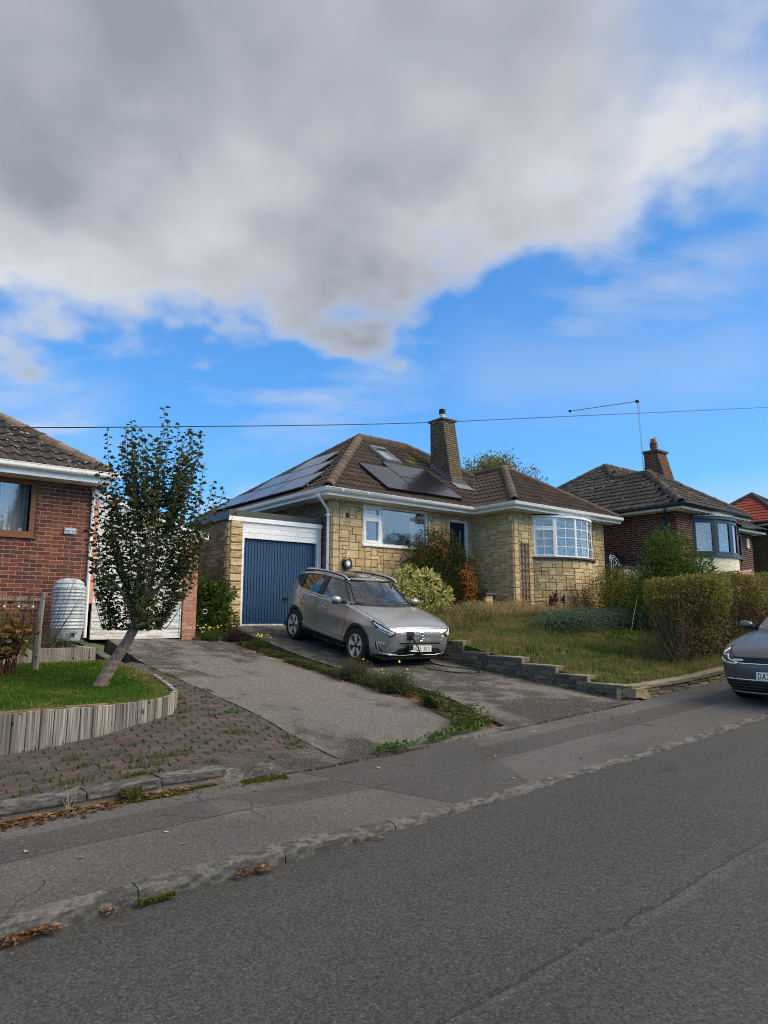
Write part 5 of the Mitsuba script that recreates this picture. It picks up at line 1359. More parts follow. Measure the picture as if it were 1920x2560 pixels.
# lean-to roof of the lower wing
l0 = np.array([RX + 4.40, RY - .05, 3.36]); l1 = np.array([RX + 6.75, RY - .05, 3.36])
LWP = [l0, l1, l1 + [-.9, 1.6, .95], l0 + [0, 1.6, .95]]
b = MB(); P = np.array(LWP); b.add(P - [0, 0, .03], [[0, 1, 2], [0, 2, 3]]); b.add(np.array([l1, l1 + [0, 4, 0], l1 + [-.9, 1.6, .95]]) - [0, 0, .03], [[0, 1, 2]]); b.put('roof', 'm_underlay', R)
tl = []; tile_roof(LWP, .30, .33, 'low', R + '__roof_001', tl); register(tl, OLDR, 'm_tint', 60, 'tile_field')
eaves([l0 - [0, 0, .02], l1 - [0, 0, .02], l1 + [0, 3, -.02]], .38, R, 'm_anthracite', 'm_white', 'm_soffit')
dp = MB()
for a, c in zip([[REX - .06, REY + .55, REZ - .12], [REX - .06, REY + .55, REZ - .22], [RX - .06, RY + .42, REZ - .45]], [[REX - .06, REY + .55, REZ - .22], [RX - .06, RY + .42, REZ - .45], [RX - .06, RY + .42, .3]]): dp.tube([a, c], .045, 4)
dp.put('downpipe', 'm_anthracite', R)
rc = brick_stack('chimney', 23.72, 24.40, 13.45, 12.94, 12.45, 4.3, 6.20, R, [(.085, .034, .022), (.065, .028, .02), (.10, .042, .027)], 'm_mortar_pink', 110)
b = MB(); b.box([23.66, 12.86, 6.20], [24.46, 13.51, 6.28]); b.put('cap', 'm_kerb', rc)
pc = np.array([24.02, 13.2, 6.28])
MB().add(*lathe([(0, 0), (.135, 0), (.135, .06), (.12, .07), (.12, .15), (.14, .16), (.14, .20), (.12, .21), (.12, .30), (.14, .31), (.14, .35), (.11, .40), (.085, .50), (0, .50)], pc, 18)).put('pot', 'm_terracotta', rc, smooth=40)
b = MB()
for k in range(6):
    a_ = k * math.pi / 3; b.box(*sorted([(pc + [.118 * math.cos(a_) - .02, .118 * math.sin(a_) - .02, .22]).tolist(), (pc + [.118 * math.cos(a_) + .02, .118 * math.sin(a_) + .02, .29]).tolist()]))
b.put('pot_slot', 'm_black', rc)
b = MB()
for a_ in (0, 1.57): b.tube([pc + [.2 * math.cos(a_) * math.cos(t), .2 * math.sin(a_) * math.cos(t), .42 + .16 * math.sin(t)] for t in np.linspace(-.1, np.pi + .1, 12)], .008, 4)
b.put('bird_guard', 'm_steel', rc)
vp = fresh(R + '__roof_vent'); MB().add(*lathe([(0, -.3), (.065, -.3), (.065, .16), (.12, .17), (.12, .22), (.10, .30), (.05, .33), (0, .33)], np.array([23.5, 14.6, 5.62]), 14)).out()
b = MB(); b.add(*lathe([(0, -.3), (.065, -.3), (.065, .16), (.12, .17), (.12, .22), (.10, .30), (.05, .33), (0, .33)], np.array([23.5, 14.6, 5.40]), 14)); v, f, _ = b.out(); scene[vp] = mikit.ply(trimesh.Trimesh(v, f, process=False), 'm_black', smooth=40)
an = thing('tv_aerial', 'thin grey pole aerial with one long bar on the chimney of the dark brick house', 'aerial')
ab0 = np.array([23.60, 13.42, 5.45]); 
b = MB(); b.tube([ab0, ab0 + [-.10, .05, 2.85]], .018, 6); b.put('mast', 'm_steel', an)
top = ab0 + np.array([-.10, .05, 2.80]); aim = -RT * 2.45 + np.array([0, 0, -.22]) + FH * .55
b = MB(); b.tube([top + aim * -.03, top + aim], .016, 6); b.put('boom', 'm_steel', an)
b = MB()
for k in np.linspace(.15, .98, 18): c = top + aim * k; dd = FH * .055 + np.array([0, 0, .0]); b.tube([c - dd, c + dd], .004, 4)
b.put('elements', 'm_steel', an, kind='stuff')
b = MB(); b.box((top + aim - .04).tolist(), (top + aim + .04).tolist()); b.box((top - .05).tolist(), (top + .05).tolist()); b.put('end_cap', 'm_black', an)
b = MB(); b.tube([ab0 + [0, 0, .15], ab0 + [.15, -.02, .15]], .016, 6); b.tube([ab0 + [0, 0, .0], ab0 + [.15, -.02, .0]], .016, 6); b.put('bracket', 'm_steel', an)
b = MB(); b.tube([top, top + [.14, 0, -.15], top + [.10, 0, -1.2], ab0 + [.0, 0, .7], ab0 + [-.06, 0, .3], ab0 + [.1, 0, -.05]], .006, 4); b.put('cable', 'm_black', an)

# passage between the houses: gate, ornament, low buff wall
gt = thing('side_gate', 'dark grey boarded gate and panel between the two houses', 'gate')
for i in range(12):
    x0 = 19.74 + i * .12; hgt = 2.12 - (.05 if i > 6 else 0)
    b = MB(); b.box([x0, 12.95 + .008 * (i % 2), .2], [x0 + .116, 12.98 + .008 * (i % 2), hgt]); b.put('board', 'm_anthracite', gt)
b = MB(); b.box([20.62, 12.90, .2], [20.70, 12.944, 2.16]); b.put('post', 'm_black', gt)
om = thing('scroll_ornament', 'black wrought iron scroll panel standing before the grey side gate', 'ornament')
oc = np.array([19.98, 12.66, 1.48]); b = MB()
b.tube([oc + [.46 * math.cos(t), 0, .55 * math.sin(t)] for t in np.linspace(-.4, math.pi * .62, 20)], .02, 6)
for k in range(5):
    a_ = .15 + k * .42; p = np.array([math.cos(a_), 0, math.sin(a_)]); b.tube([oc + [0, 0, -.05], oc + p * .28, oc + p * .44], .012, 5)
    b.tube([oc + p * .44 + [.07 * math.cos(t), 0, .07 * math.sin(t)] for t in np.linspace(0, 4.6, 12)], .012, 5)
b.tube([oc + [-.10, 0, -1.2], oc + [-.10, 0, .6]], .018, 6)
b.put('scrollwork', 'm_alloy', om)
b = MB(); b.tube([oc + [.40, 0, -.2], oc + [.44, 0, -1.2]], .02, 6); b.put('leg', 'm_black', om)
pw = thing('garden_wall', 'low buff brick wall with flat stone capping in front of the side gate', 'wall')
fpw = Frame([20.02, 12.3, 0], [1, 0, 0], [0, 0, 1]); po = sbox(0, -.2, 1.16, 1.60)
b = MB(); b.add(*prism(fpw, po, -.22, 0)); b.put('core', 'm_mortar_buff', pw)
register([(v, f, a, c, pw, 'brick') for v, f, a, c in lay(fpw, po, brick_rects(0, 1.16, .2, 1.6, .215, .066, .012), .008, plain_block)], [(.44, .38, .27), (.40, .34, .24), (.48, .42, .31)], 'm_tint', 80, 'brickwork')
b = MB(); b.box([19.97, 12.24, 1.605], [21.19, 12.58, 1.68]); b.put('capping', 'm_kerb', pw)

# house beyond with a red tiled roof
Q = thing('red_roofed_house', 'far brown brick house at the right edge with a red stepped tile roof', 'house')
fq = Frame([30.4, 11.45, 0], [1, 0, 0], [0, 0, 1]); kq = wall_core(fq, sbox(0, -.2, 3.3, 3.85), .25, 'm_mortar_grey', 'wall', Q)
qs_ = Frame([30.4, 15.0, 0], [0, -1, 0], [0, 0, 1]); kq2 = wall_core(qs_, sbox(0, -.2, 3.55, 3.85), .25, 'm_mortar_grey', 'wall', Q)
pcs = [(v, f, a, c, kq, 'brick') for v, f, a, c in lay(fq, sbox(0, .8, 3.3, 3.85), brick_rects(0, 3.3, .8, 3.85, .222, .064, .013), .007, plain_block)]
pcs += [(v, f, a, c, kq2, 'brick') for v, f, a, c in lay(qs_, sbox(0, .8, 3.55, 3.85), brick_rects(0, 3.55, .8, 3.85, .222, .064, .013), .007, plain_block)]
register(pcs, [(.075, .052, .035), (.06, .042, .03), (.09, .062, .042)], 'm_tint', 200, 'brickwork')
qr = fresh(Q + '__roof'); qe = lambda x, y, z=3.98: np.array([x, y, z]); QA = qe(32.06, 13.06, 5.50)
QP = [[qe(30, 15.12), qe(30, 11), QA], [qe(30, 11), qe(34.12, 11), QA], [qe(34.12, 11), qe(34.12, 15.12), QA], [qe(34.12, 15.12), qe(30, 15.12), QA]]
b = MB()
for P in QP: P = np.array(P); b.add(P - [0, 0, .03], [[0, 1, 2]])
v, f, _ = b.out(); scene[qr] = mikit.ply(trimesh.Trimesh(v, f, process=False), 'm_underlay')
tl = []
for P in QP[:2]: tile_roof(P, 1.2, .26, 'flat', qr, tl)
register(tl, [(.27, .062, .045), (.25, .058, .042), (.29, .068, .05)], 'm_tint', 90, 'tile_field')
for a, bb in ((qe(30, 11), QA), (qe(30, 15.12), QA), (qe(34.12, 11), QA)): ridge_run(np.array(a) + u3, np.array(bb) + u3, .12, .6, [(.05, .05, .052)], 'ridge_tile', qr)
eaves([qe(30, 15.12), qe(30, 11), qe(34.12, 11)], .4, Q, 'm_anthracite', 'm_white_dull', 'm_soffit')
# ---------------------------------------------------------------- cars
def outline(xf, xr, w, nf, nr, k=64):
    th = np.linspace(0, 2 * np.pi, k, endpoint=False); c, s = np.cos(th), np.sin(th); xc = (xf + xr) / 2 - .1
    n = np.where(c > 0, nf, nr)
    x = np.where(c > 0, xf - xc, xc - xr) * np.sign(c) * np.abs(c) ** (2 / n); y = w * np.sign(s) * np.abs(s) ** (2 / n)
    return np.stack([x + xc, y], 1)
def stack(levels, nf, nr, k=64):
    """A solid lofted through level outlines (z, front, rear, half width)."""
    L = np.array(levels); zs = np.linspace(L[0, 0], L[-1, 0], 22); f = [PchipInterpolator(L[:, 0], L[:, i]) for i in (1, 2, 3)]
    V = np.vstack([np.column_stack([outline(f[0](z), f[1](z), f[2](z), nf, nr, k), np.full(k, z)]) for z in zs]); n = len(zs); F = []
    for i in range(n - 1):
        for j in range(k):
            j2 = (j + 1) % k; F += [[i * k + j, i * k + j2, (i + 1) * k + j2], [i * k + j, (i + 1) * k + j2, (i + 1) * k + j]]
    c0, c1 = len(V), len(V) + 1; V = np.vstack([V, [[V[:k, 0].mean(), 0, zs[0]], [V[-k:, 0].mean(), 0, zs[-1]]]])
    for j in range(k): F += [[c0, (j + 1) % k, j], [c1, (n - 1) * k + j, (n - 1) * k + (j + 1) % k]]
    return man(V, F)
def man(V, F): return m3d.Manifold(m3d.Mesh(np.asarray(V, np.float32), np.asarray(F, np.uint32)))
def under(line, crown, z0, power=2.2, width=.9):
    """Everything below a lengthwise line, falling off to the sides."""
    L = np.array(line); xs = np.linspace(L[:, 0].min(), L[:, 0].max(), 60); f = PchipInterpolator(L[np.argsort(L[:, 0]), 0], L[np.argsort(L[:, 0]), 1]); ys = np.linspace(-1.1, 1.1, 25)
    X, Y = np.meshgrid(xs, ys, indexing='ij'); Z = f(X) - crown * (np.abs(Y) / width) ** power
    nx, ny = X.shape; top = np.stack([X, Y, Z], -1).reshape(-1, 3); bot = top.copy(); bot[:, 2] = z0; o = len(top); F = []
    for i in range(nx - 1):
        for j in range(ny - 1):
            a, b, c, d = i * ny + j, (i + 1) * ny + j, (i + 1) * ny + j + 1, i * ny + j + 1
            F += [[a, b, c], [a, c, d], [o + a, o + c, o + b], [o + a, o + d, o + c]]
    rim = [i * ny for i in range(nx)] + [(nx - 1) * ny + j for j in range(1, ny)] + [i * ny + ny - 1 for i in range(nx - 2, -1, -1)] + [j for j in range(ny - 2, 0, -1)]
    for a, b in zip(rim, rim[1:] + rim[:1]): F += [[a, o + b, b], [a, o + a, o + b]]
    m = man(np.vstack([top, bot]), F)
    return m if m.volume() > 0 else man(np.vstack([top, bot]), np.array(F)[:, ::-1])
def cyl_y(x, z, r, y0, y1): return m3d.Manifold.cylinder(y1 - y0, r, r, 48).rotate([-90, 0, 0]).translate([x, y0, z])
def prism_y(poly, y0, y1): return m3d.Manifold.extrude(m3d.CrossSection([poly]), y1 - y0).rotate([90, 0, 0]).translate([0, y1, 0])
def prism_x(poly, x0, x1):        # polygon in (y, z)
    return m3d.Manifold.extrude(m3d.CrossSection([poly]), x1 - x0).rotate([90, 0, 90]).translate([x0, 0, 0])
def to_tm(m): q = m.to_mesh(); return trimesh.Trimesh(np.array(q.vert_properties[:, :3], float), np.array(q.tri_verts, int), process=False)

class Car:
    def __init__(self, key, o, fwd, up, paint):
        self.key, self.paint = key, paint
        f = np.asarray(fwd, float); f /= np.linalg.norm(f); l = np.cross(up, f); l /= np.linalg.norm(l); u = np.cross(f, l)
        self.M, self.o = np.stack([f, l, u]), np.asarray(o, float)
    def w(self, v): return self.o + np.asarray(v, float) @ self.M
    def put(self, name, V, F, m, parent=None, smooth=False, **kw):
        return MB().add(self.w(V), F).put(name, m, parent or self.key, smooth=smooth, **kw)
    def solid(self, tm):
        self.tm = tm; t = tm.triangles; self.T, self.N = t, np.cross(t[:, 1] - t[:, 0], t[:, 2] - t[:, 0])
    def cast(self, P2, e1, e2, d, far=5.0):
        """Points of the body's skin seen from direction d at plane coordinates P2."""
        e1, e2, d = (np.asarray(a, float) for a in (e1, e2, d))
        ok = self.N @ d > 1e-9; t = self.T[ok]; a2 = np.stack([t @ e1, t @ e2], -1); h = t @ d
        lo, hi = P2.min(0) - .02, P2.max(0) + .02
        k = (a2.max(1) >= lo).all(1) & (a2.min(1) <= hi).all(1); a2, h = a2[k], h[k]
        A, B, Cc = a2[:, 0], a2[:, 1], a2[:, 2]; den = (B[:, 0] - A[:, 0]) * (Cc[:, 1] - A[:, 1]) - (Cc[:, 0] - A[:, 0]) * (B[:, 1] - A[:, 1])
        out = np.full(len(P2), np.nan)
        for i, p in enumerate(P2):
            q = p - A; u = (q[:, 0] * (Cc[:, 1] - A[:, 1]) - (Cc[:, 0] - A[:, 0]) * q[:, 1]) / den; v = ((B[:, 0] - A[:, 0]) * q[:, 1] - q[:, 0] * (B[:, 1] - A[:, 1])) / den
            m = (u >= -1e-6) & (v >= -1e-6) & (u + v <= 1 + 1e-6)
            if m.any(): out[i] = (h[:, 0] + u * (h[:, 1] - h[:, 0]) + v * (h[:, 2] - h[:, 0]))[m].max()
        if np.isnan(out).any():
            g = ~np.isnan(out)
            if not g.any(): out[:] = 0
            else:
                for i in np.nonzero(~g)[0]: out[i] = out[g][np.argmin(((P2[g] - P2[i]) ** 2).sum(1))]
        return P2[:, :1] * e1 + P2[:, 1:] * e2 + out[:, None] * d
    def patch(self, poly, e1, e2, d, off, thick, step=.05):
        """A plate that follows the skin within a polygon of the plane (e1, e2)."""
        from scipy.spatial import Delaunay
        from shapely import contains_xy
        poly = Polygon(poly) if not hasattr(poly, 'geom_type') else poly
        if not poly.is_valid: poly = poly.buffer(0)
        n = max(8, int(poly.exterior.length / step)); ed = []
        cs = np.array(poly.exterior.coords)
        for a, b in zip(cs[:-1], cs[1:]):
            k = max(1, int(np.ceil(np.linalg.norm(b - a) / step)))
            ed += [a + (b - a) * i / k for i in range(k)]
        ed = np.array(ed); holes = []
        for h in poly.interiors:
            hc = np.array(h.coords)
            for a, b in zip(hc[:-1], hc[1:]):
                k = max(1, int(np.ceil(np.linalg.norm(b - a) / step))); holes += [a + (b - a) * i / k for i in range(k)]
        b = poly.bounds; gx, gy = np.meshgrid(np.arange(b[0], b[2], step), np.arange(b[1], b[3], step)); g = np.stack([gx.ravel(), gy.ravel()], 1)
        g = g[contains_xy(poly.buffer(-step * .45), g[:, 0], g[:, 1])]
        P = np.vstack([ed] + ([np.array(holes)] if holes else []) + [g]); t = Delaunay(P).simplices; c = P[t].mean(1); t = t[contains_xy(poly, c[:, 0], c[:, 1])]
        V = self.cast(P, e1, e2, d); d = np.asarray(d, float)
        # offset along the skin's own normal
        nn = np.zeros_like(V); fn = np.cross(V[t[:, 1]] - V[t[:, 0]], V[t[:, 2]] - V[t[:, 0]]); fn *= np.sign(fn @ d)[:, None]
        for i in range(3): np.add.at(nn, t[:, i], fn)
        nn /= np.linalg.norm(nn, axis=1, keepdims=True) + 1e-12; nn[~np.isfinite(nn).all(1)] = d
        top, low = V + nn * off, V + nn * (off - thick); o = len(V); k = len(ed); i = np.arange(k); i2 = (i + 1) % k
        self.last = nn
        return np.vstack([top, low]), np.vstack([t, np.stack([i, i2, i2 + o], 1), np.stack([i, i2 + o, i + o], 1)])
    def glass(self, poly, e1, e2, d, off, m, name, step=.10, deg=3):
        """A single smooth sheet fitted to the skin within the polygon."""
        v, f = self.patch(poly, e1, e2, d, 0, .0001, step); n = len(v) // 2; f = f[(f < n).all(1)]; v = v[:n]
        e1, e2, d = (np.asarray(a, float) for a in (e1, e2, d)); a, b_, h = v @ e1, v @ e2, v @ d
        a0, b0 = a.mean(), b_.mean(); A = np.stack([(a - a0) ** i * (b_ - b0) ** j for i in range(deg + 1) for j in range(deg + 1 - i)], 1)
        h = A @ np.linalg.lstsq(A, h, rcond=None)[0] + off
        return self.put(name, a[:, None] * e1 + b_[:, None] * e2 + h[:, None] * d, f, m, smooth=True)
    def line(self, pts, e1, e2, d, r, off=0.0, step=.04, sides=6):
        """A thin bead that runs over the skin."""
        p = np.array(pts, float); L = LineString(p); n = max(2, int(L.length / step)); P = np.array([L.interpolate(s, normalized=True).coords[0] for s in np.linspace(0, 1, n + 1)])
        V = self.cast(P, e1, e2, d) + np.asarray(d, float) * off
        b = MB(); b.tube(V, r, sides); v, f, _ = b.out(); return v, f

EX, EYp, EYm, EZz = [1, 0, 0], [0, 1, 0], [0, -1, 0], [0, 0, 1]
def mir(p): return [(-a, b) for a, b in p][::-1]

def wheel(car, x, y, r, name='wheel', spokes=5, steer=0.0, rim_r=.225, rear=False):
    """Tyre, rim with split spokes and hub; y > 0 is the left side."""
    s = 1 if y > 0 else -1; k = fresh(car.key + '__' + name); W = .21
    R_ = np.array([[math.cos(steer), -math.sin(steer), 0], [math.sin(steer), math.cos(steer), 0], [0, 0, 1]])
    def place(v): return (np.asarray(v) @ R_.T) + [x, y, r]
    def turn(prof, n=40):     # (radius, outward)
        m = trimesh.creation.revolve(np.array([(a, b) for a, b in prof]), sections=n); v = np.array(m.vertices); return place(np.stack([v[:, 0], s * v[:, 2], v[:, 1]], 1)), m.faces
    v, f = turn([(rim_r, -W / 2), (r - .03, -W / 2 - .005), (r - .006, -W / 2 + .02), (r, -.06), (r, .06), (r - .006, W / 2 - .02), (r - .03, W / 2 + .005), (rim_r + .02, W / 2 + .004), (rim_r, W / 2 - .012)])
    scene[k] = mikit.ply(trimesh.Trimesh(car.w(v), f, process=False), 'm_rubber', smooth=40)
    v, f = turn([(rim_r + .006, W / 2 - .014), (rim_r - .004, W / 2 + .0), (rim_r - .018, W / 2 - .004), (rim_r - .022, W / 2 - .05), (rim_r - .03, -.05)]); car.put('rim', v, f, 'm_alloy', k, smooth=40)
    v, f = turn([(0, -.02), (rim_r - .02, -.02), (rim_r - .02, -.03), (0, -.03)]); car.put('brake_disc', v, f, 'm_black', k, smooth=40)
    yo = s * (W / 2 - .022)
    for i in range(spokes):
        a = 2 * np.pi * i / spokes + .3
        # a pale twisted blade beside a dark one
        for da, w0, w1, m, dy in ((0, .020, .060, 'm_alloy', 0), (.50, .030, .022, 'm_dark_alloy', -.012)):
            ca, sa = math.cos(a + da), math.sin(a + da); cb, sb = math.cos(a + da + .16), math.sin(a + da + .16)
            t = np.array([-sa, 0, ca]); p0 = np.array([.045 * ca, 0, .045 * sa]); p1 = np.array([(rim_r - .012) * cb, 0, (rim_r - .012) * sb]); t1 = np.array([-sb, 0, cb])
            V = np.array([p0 + t * w0, p0 - t * w0, p1 - t1 * w1, p1 + t1 * w1]); V = np.vstack([V + [0, yo + s * dy, 0], V + [0, yo + s * dy - s * .03, 0]])
            V[2:4, 1] += s * .012
            car.put('spoke', place(V), [[0, 1, 2, 3], [4, 5, 6, 7], [0, 4, 5, 1], [1, 5, 6, 2], [2, 6, 7, 3], [3, 7, 4, 0]], m, k)
    v, f = turn([(0, W / 2 - .01), (.03, W / 2 - .01), (.05, W / 2 - .018), (.055, W / 2 - .05), (0, W / 2 - .05)], 20); car.put('hub_cap', v, f, 'm_dark_alloy', k, smooth=40)
    return k

def build_shell(car, lower, hood, cabin, roof, floor_z, wheels, arch_r, dlo, screen, rear_win, crown=.055, nf=7.0):
    low = stack(lower, nf, 4.2) ^ under(hood, crown, .05)
    top = stack(cabin, 5.0, 4.5) ^ under(roof, .055, .5, 2.0, .68)
    tm = to_tm((low + top).refine_to_length(.055)); tm.merge_vertices()
    trimesh.smoothing.filter_taubin(tm, lamb=.5, nu=.52, iterations=9)
    car.solid(tm)
    body = man(tm.vertices, tm.faces)
    inner = stack([(z, a - .07, b + .07, c - .055) for z, a, b, c in cabin if z >= 1.0 * floor_z - .12], 5.0, 4.5)
    inner = inner ^ under([(x, z - .055) for x, z in roof], .055, .5, 2.0, .68)
    inner = inner - m3d.Manifold.cube([6, 3, floor_z]).translate([-3, -1.5, 0])
    body = body - inner
    for s in (1, -1):
        body = body - prism_y(dlo if True else dlo, .3 if s > 0 else -1.3, 1.3 if s > 0 else -.3)
        for x in wheels: body = body - cyl_y(x, .335, arch_r, .52 if s > 0 else -1.2, 1.2 if s > 0 else -.52)
    body = body - prism_x(screen, .1, 1.4) - prism_x(rear_win, -2.4, -1.2)
    q = to_tm(body)
    scene[car.key + '__body'] = mikit.ply(trimesh.Trimesh(car.w(q.vertices), q.faces, process=False), car.paint, smooth=32); _used.add(car.key + '__body')
    for x in wheels:
        for s in (1, -1):
            m = to_tm(cyl_y(x, .335, arch_r - .004, .50 if s > 0 else -.80, .80 if s > 0 else -.50) - cyl_y(x, .335, arch_r - .012, .515 if s > 0 else -.9, .9 if s > 0 else -.515))
            car.put('wheel_arch_liner', m.vertices, m.faces, 'm_black')

# ------------------------------------------------------------ silver car on the drive
SUV = thing('parked_car', 'silver compact electric car charging on the sloping concrete drive before the blue garage door', 'car', 'cars in the street')
f3_ = np.array([-.065, -.9862, -.1490]); upn = np.array([0, -.149, .989])
car = Car(SUV, np.array([8.905, 11.93, -.672]), f3_, upn, 'm_silver')
LOWER = [(.20, 2.00, -2.00, .80), (.30, 2.10, -2.09, .872), (.42, 2.145, -2.13, .892), (.52, 2.16, -2.145, .886), (.66, 2.165, -2.14, .893), (.79, 2.14, -2.13, .910), (.86, 2.10, -2.12, .902), (.95, 2.04, -2.11, .877), (1.06, 1.94, -2.08, .850), (1.18, 1.80, -2.03, .82)]
HOOD = [(2.4, .60), (2.17, .725), (2.10, .808), (1.98, .872), (1.7, .948), (1.35, 1.018), (1.05, 1.062), (.8, 1.085), (0, 1.10), (-1, 1.13), (-1.8, 1.155), (-2.1, 1.12), (-2.4, 1.0)]
CAB = [(.90, 1.22, -2.10, .858), (1.00, 1.12, -2.09, .845), (1.10, .99, -2.07, .825), (1.25, .76, -2.00, .770), (1.40, .53, -1.88, .712), (1.50, .36, -1.79, .668), (1.60, .12, -1.66, .60), (1.68, -.1, -1.5, .52)]
ROOF = [(1.4, 1.0), (.6, 1.42), (.3, 1.525), (0, 1.580), (-.4, 1.600), (-.9, 1.592), (-1.4, 1.555), (-1.75, 1.50), (-2.3, 1.2)]
DLO = [(.84, 1.095), (.36, 1.435), (.10, 1.490), (-.5, 1.512), (-1.1, 1.492), (-1.50, 1.435), (-1.74, 1.335), (-1.28, 1.170), (-.9, 1.135), (0, 1.108)]
SCR = [(-.735, 1.10), (.735, 1.10), (.585, 1.505), (-.585, 1.505)]
REARW = [(-.60, 1.19), (.60, 1.19), (.52, 1.44), (-.52, 1.44)]
build_shell(car, LOWER, HOOD, CAB, ROOF, 1.075, (1.2925, -1.2925), .372, DLO, SCR, REARW)
for s, d in ((1, EYp), (-1, EYm)):
    glass = [(([(.80, 1.10), (.36, 1.428), (.10, 1.482), (-.26, 1.500), (-.32, 1.118)]), 'm_carglass'), ([(-.44, 1.122), (-.40, 1.502), (-.8, 1.50), (-1.22, 1.468), (-1.30, 1.18), (-.9, 1.14)], 'm_privacy'), ([(-1.36, 1.20), (-1.30, 1.455), (-1.5, 1.428), (-1.72, 1.335)], 'm_privacy')]
    for poly, m in glass:
        car.glass(poly, EX, EZz, d, -.012, m, 'side_window')
    for poly in ([(-.26, 1.112), (-.24, 1.512), (-.42, 1.514), (-.46, 1.118)], [(-1.24, 1.165), (-1.20, 1.480), (-1.34, 1.463), (-1.40, 1.205)]):
        v, f = car.patch(poly, EX, EZz, d, .003, .02, .06); car.put('door_pillar', v, f, 'm_black')
    v, f = car.line([(.84, 1.088), (0, 1.100), (-.9, 1.128), (-1.28, 1.163), (-1.50, 1.245), (-1.745, 1.335)], EX, EZz, d, .011); car.put('window_trim', v, f, 'm_chrome')
    v, f = car.line([(-1.74, 1.345), (-1.50, 1.444), (-1.1, 1.501), (-.5, 1.521), (.1, 1.499), (.36, 1.444), (.86, 1.09)], EX, EZz, d, .010); car.put('window_seal', v, f, 'm_black')
    # door gaps
    for pts in ([(.82, 1.08), (.86, .80), (.80, .46), (.72, .34)], [(-.36, 1.10), (-.38, .8), (-.36, .34)], [(-1.24, 1.16), (-1.02, .86), (-.90, .60), (-.86, .40)], [(.72, .345), (-.36, .345), (-.84, .38)]):
        v, f = car.line(pts, EX, EZz, d, .0058, -.0015); car.put('door_gap', v, f, 'm_black', smooth=True)
    for hx in (.02, -1.02):
        hz = .885 if hx > -.5 else .945
        v, f = car.patch([(hx - .11, hz - .035), (hx + .11, hz - .035), (hx + .11, hz + .035), (hx - .11, hz + .035)], EX, EZz, d, .0015, .01); 
        v, f = car.line([(hx - .11, hz + .004), (hx - .05, hz + .012), (hx + .05, hz + .008), (hx + .11, hz)], EX, EZz, d, .017, .022); hk = car.put('door_handle', v, f, 'm_silver', smooth=True)
        v, f = car.line([(hx + .02, hz + .03), (hx + .07, hz + .03)], EX, EZz, d, .022, -.006); car.put('recess', v, f, 'm_black', hk, smooth=True)
    # black cladding round the arches and along the sill, with a bright strip
    for x in (1.2925, -1.2925):
        th = np.linspace(-.18, np.pi + .18, 30); ro, ri = .428, .374
        poly = [(x + ro * math.cos(t), .335 + ro * math.sin(t)) for t in th] + [(x + ri * math.cos(t), .335 + ri * math.sin(t)) for t in th[::-1]]
        v, f = car.patch(poly, EX, EZz, d, .014, .03, .06); car.put('arch_cladding', v, f, 'm_black', smooth=35)
    v, f = car.patch([(.93, .20), (.93, .33), (0, .335), (-.86, .36), (-.93, .38), (-.93, .20)], EX, EZz, d, .016, .03, .07); car.put('sill_cladding', v, f, 'm_black', smooth=35)
    v, f = car.patch([(.86, .352), (.86, .372), (.2, .392), (-.5, .425), (-.86, .470), (-.88, .448), (-.5, .385), (.2, .352)], EX, EZz, d, .024, .03, .06); car.put('sill_trim', v, f, 'm_silver', smooth=35)
    # tail lamp, mirror, roof rail
    dd = [-.6, .8 * s, 0]; e1 = [.8, .6 * s, 0]
    v, f = car.patch([(-1.36, .93), (-.98, 1.0), (-1.0, 1.11), (-1.36, 1.09)], e1, EZz, dd, .008, .02, .05); car.put('tail_lamp', v, f, 'm_red_lens', smooth=35)
    mk = np.array([.60, s * .985, 1.125])
    m = trimesh.creation.icosphere(2); v = m.vertices * [.085, .115, .075]; v[:, 0] = np.where(v[:, 0] < 0, v[:, 0] * .25, v[:, 0]); mm = car.put('door_mirror', v + mk, m.faces, 'm_silver', smooth=True)
    v = m.vertices * [.07, .108, .066]; v[:, 0] *= .3; car.put('mirror_glass', v + mk + [-.012, 0, 0], m.faces, 'm_lens', mm, smooth=True)
    v = m.vertices * [.082, .10, .03]; car.put('mirror_base', v + mk + [-.005, -.01 * s, -.062], m.faces, 'm_black', mm, smooth=True)
    b = MB(); b.tube([[.66, s * .80, 1.085], [.61, s * .90, 1.085]], [.04, .03], 8); v, f, _ = b.out(); car.put('mirror_arm', v, f, 'm_black', mm, smooth=40)
    rl = [[.40, s * .600, 1.500], [.32, s * .605, 1.545], [.12, s * .608, 1.592], [-.5, s * .605, 1.622], [-1.1, s * .595, 1.608], [-1.50, s * .582, 1.560], [-1.62, s * .575, 1.512]]
    t_ = np.linspace(0, 1, 7); sp_ = PchipInterpolator(t_, np.array(rl)); b = MB(); b.tube(sp_(np.linspace(0, 1, 30)), [.012] + [.020] * 28 + [.012], 8); v, f, _ = b.out(); car.put('roof_rail', v, f, 'm_chrome', smooth=True)
    b = MB(); b.tube(sp_(np.linspace(.12, .88, 20)) - [0, 0, .03], .016, 6); v, f, _ = b.out(); car.put('rail_base', v, f, 'm_black', smooth=True)
    # headlamp
    dd = [.77, .64 * s, 0]; e1 = [-.64, .77 * s, 0]
    HLP = [(-.935, .715), (-.46, .900), (-.45, .850), (-.55, .765), (-.84, .635), (-.91, .665)]
    v, f = car.patch(HLP, e1, EZz, dd, .003, .02, .03); hk = car.put('headlight', v, f, 'm_black', smooth=35)
    v, f = car.patch([(-.905, .708), (-.49, .868), (-.475, .845), (-.58, .785), (-.70, .735), (-.80, .70), (-.86, .672)], e1, EZz, dd, .008, .01, .03); car.put('lens', v, f, 'm_lens', hk, smooth=35)
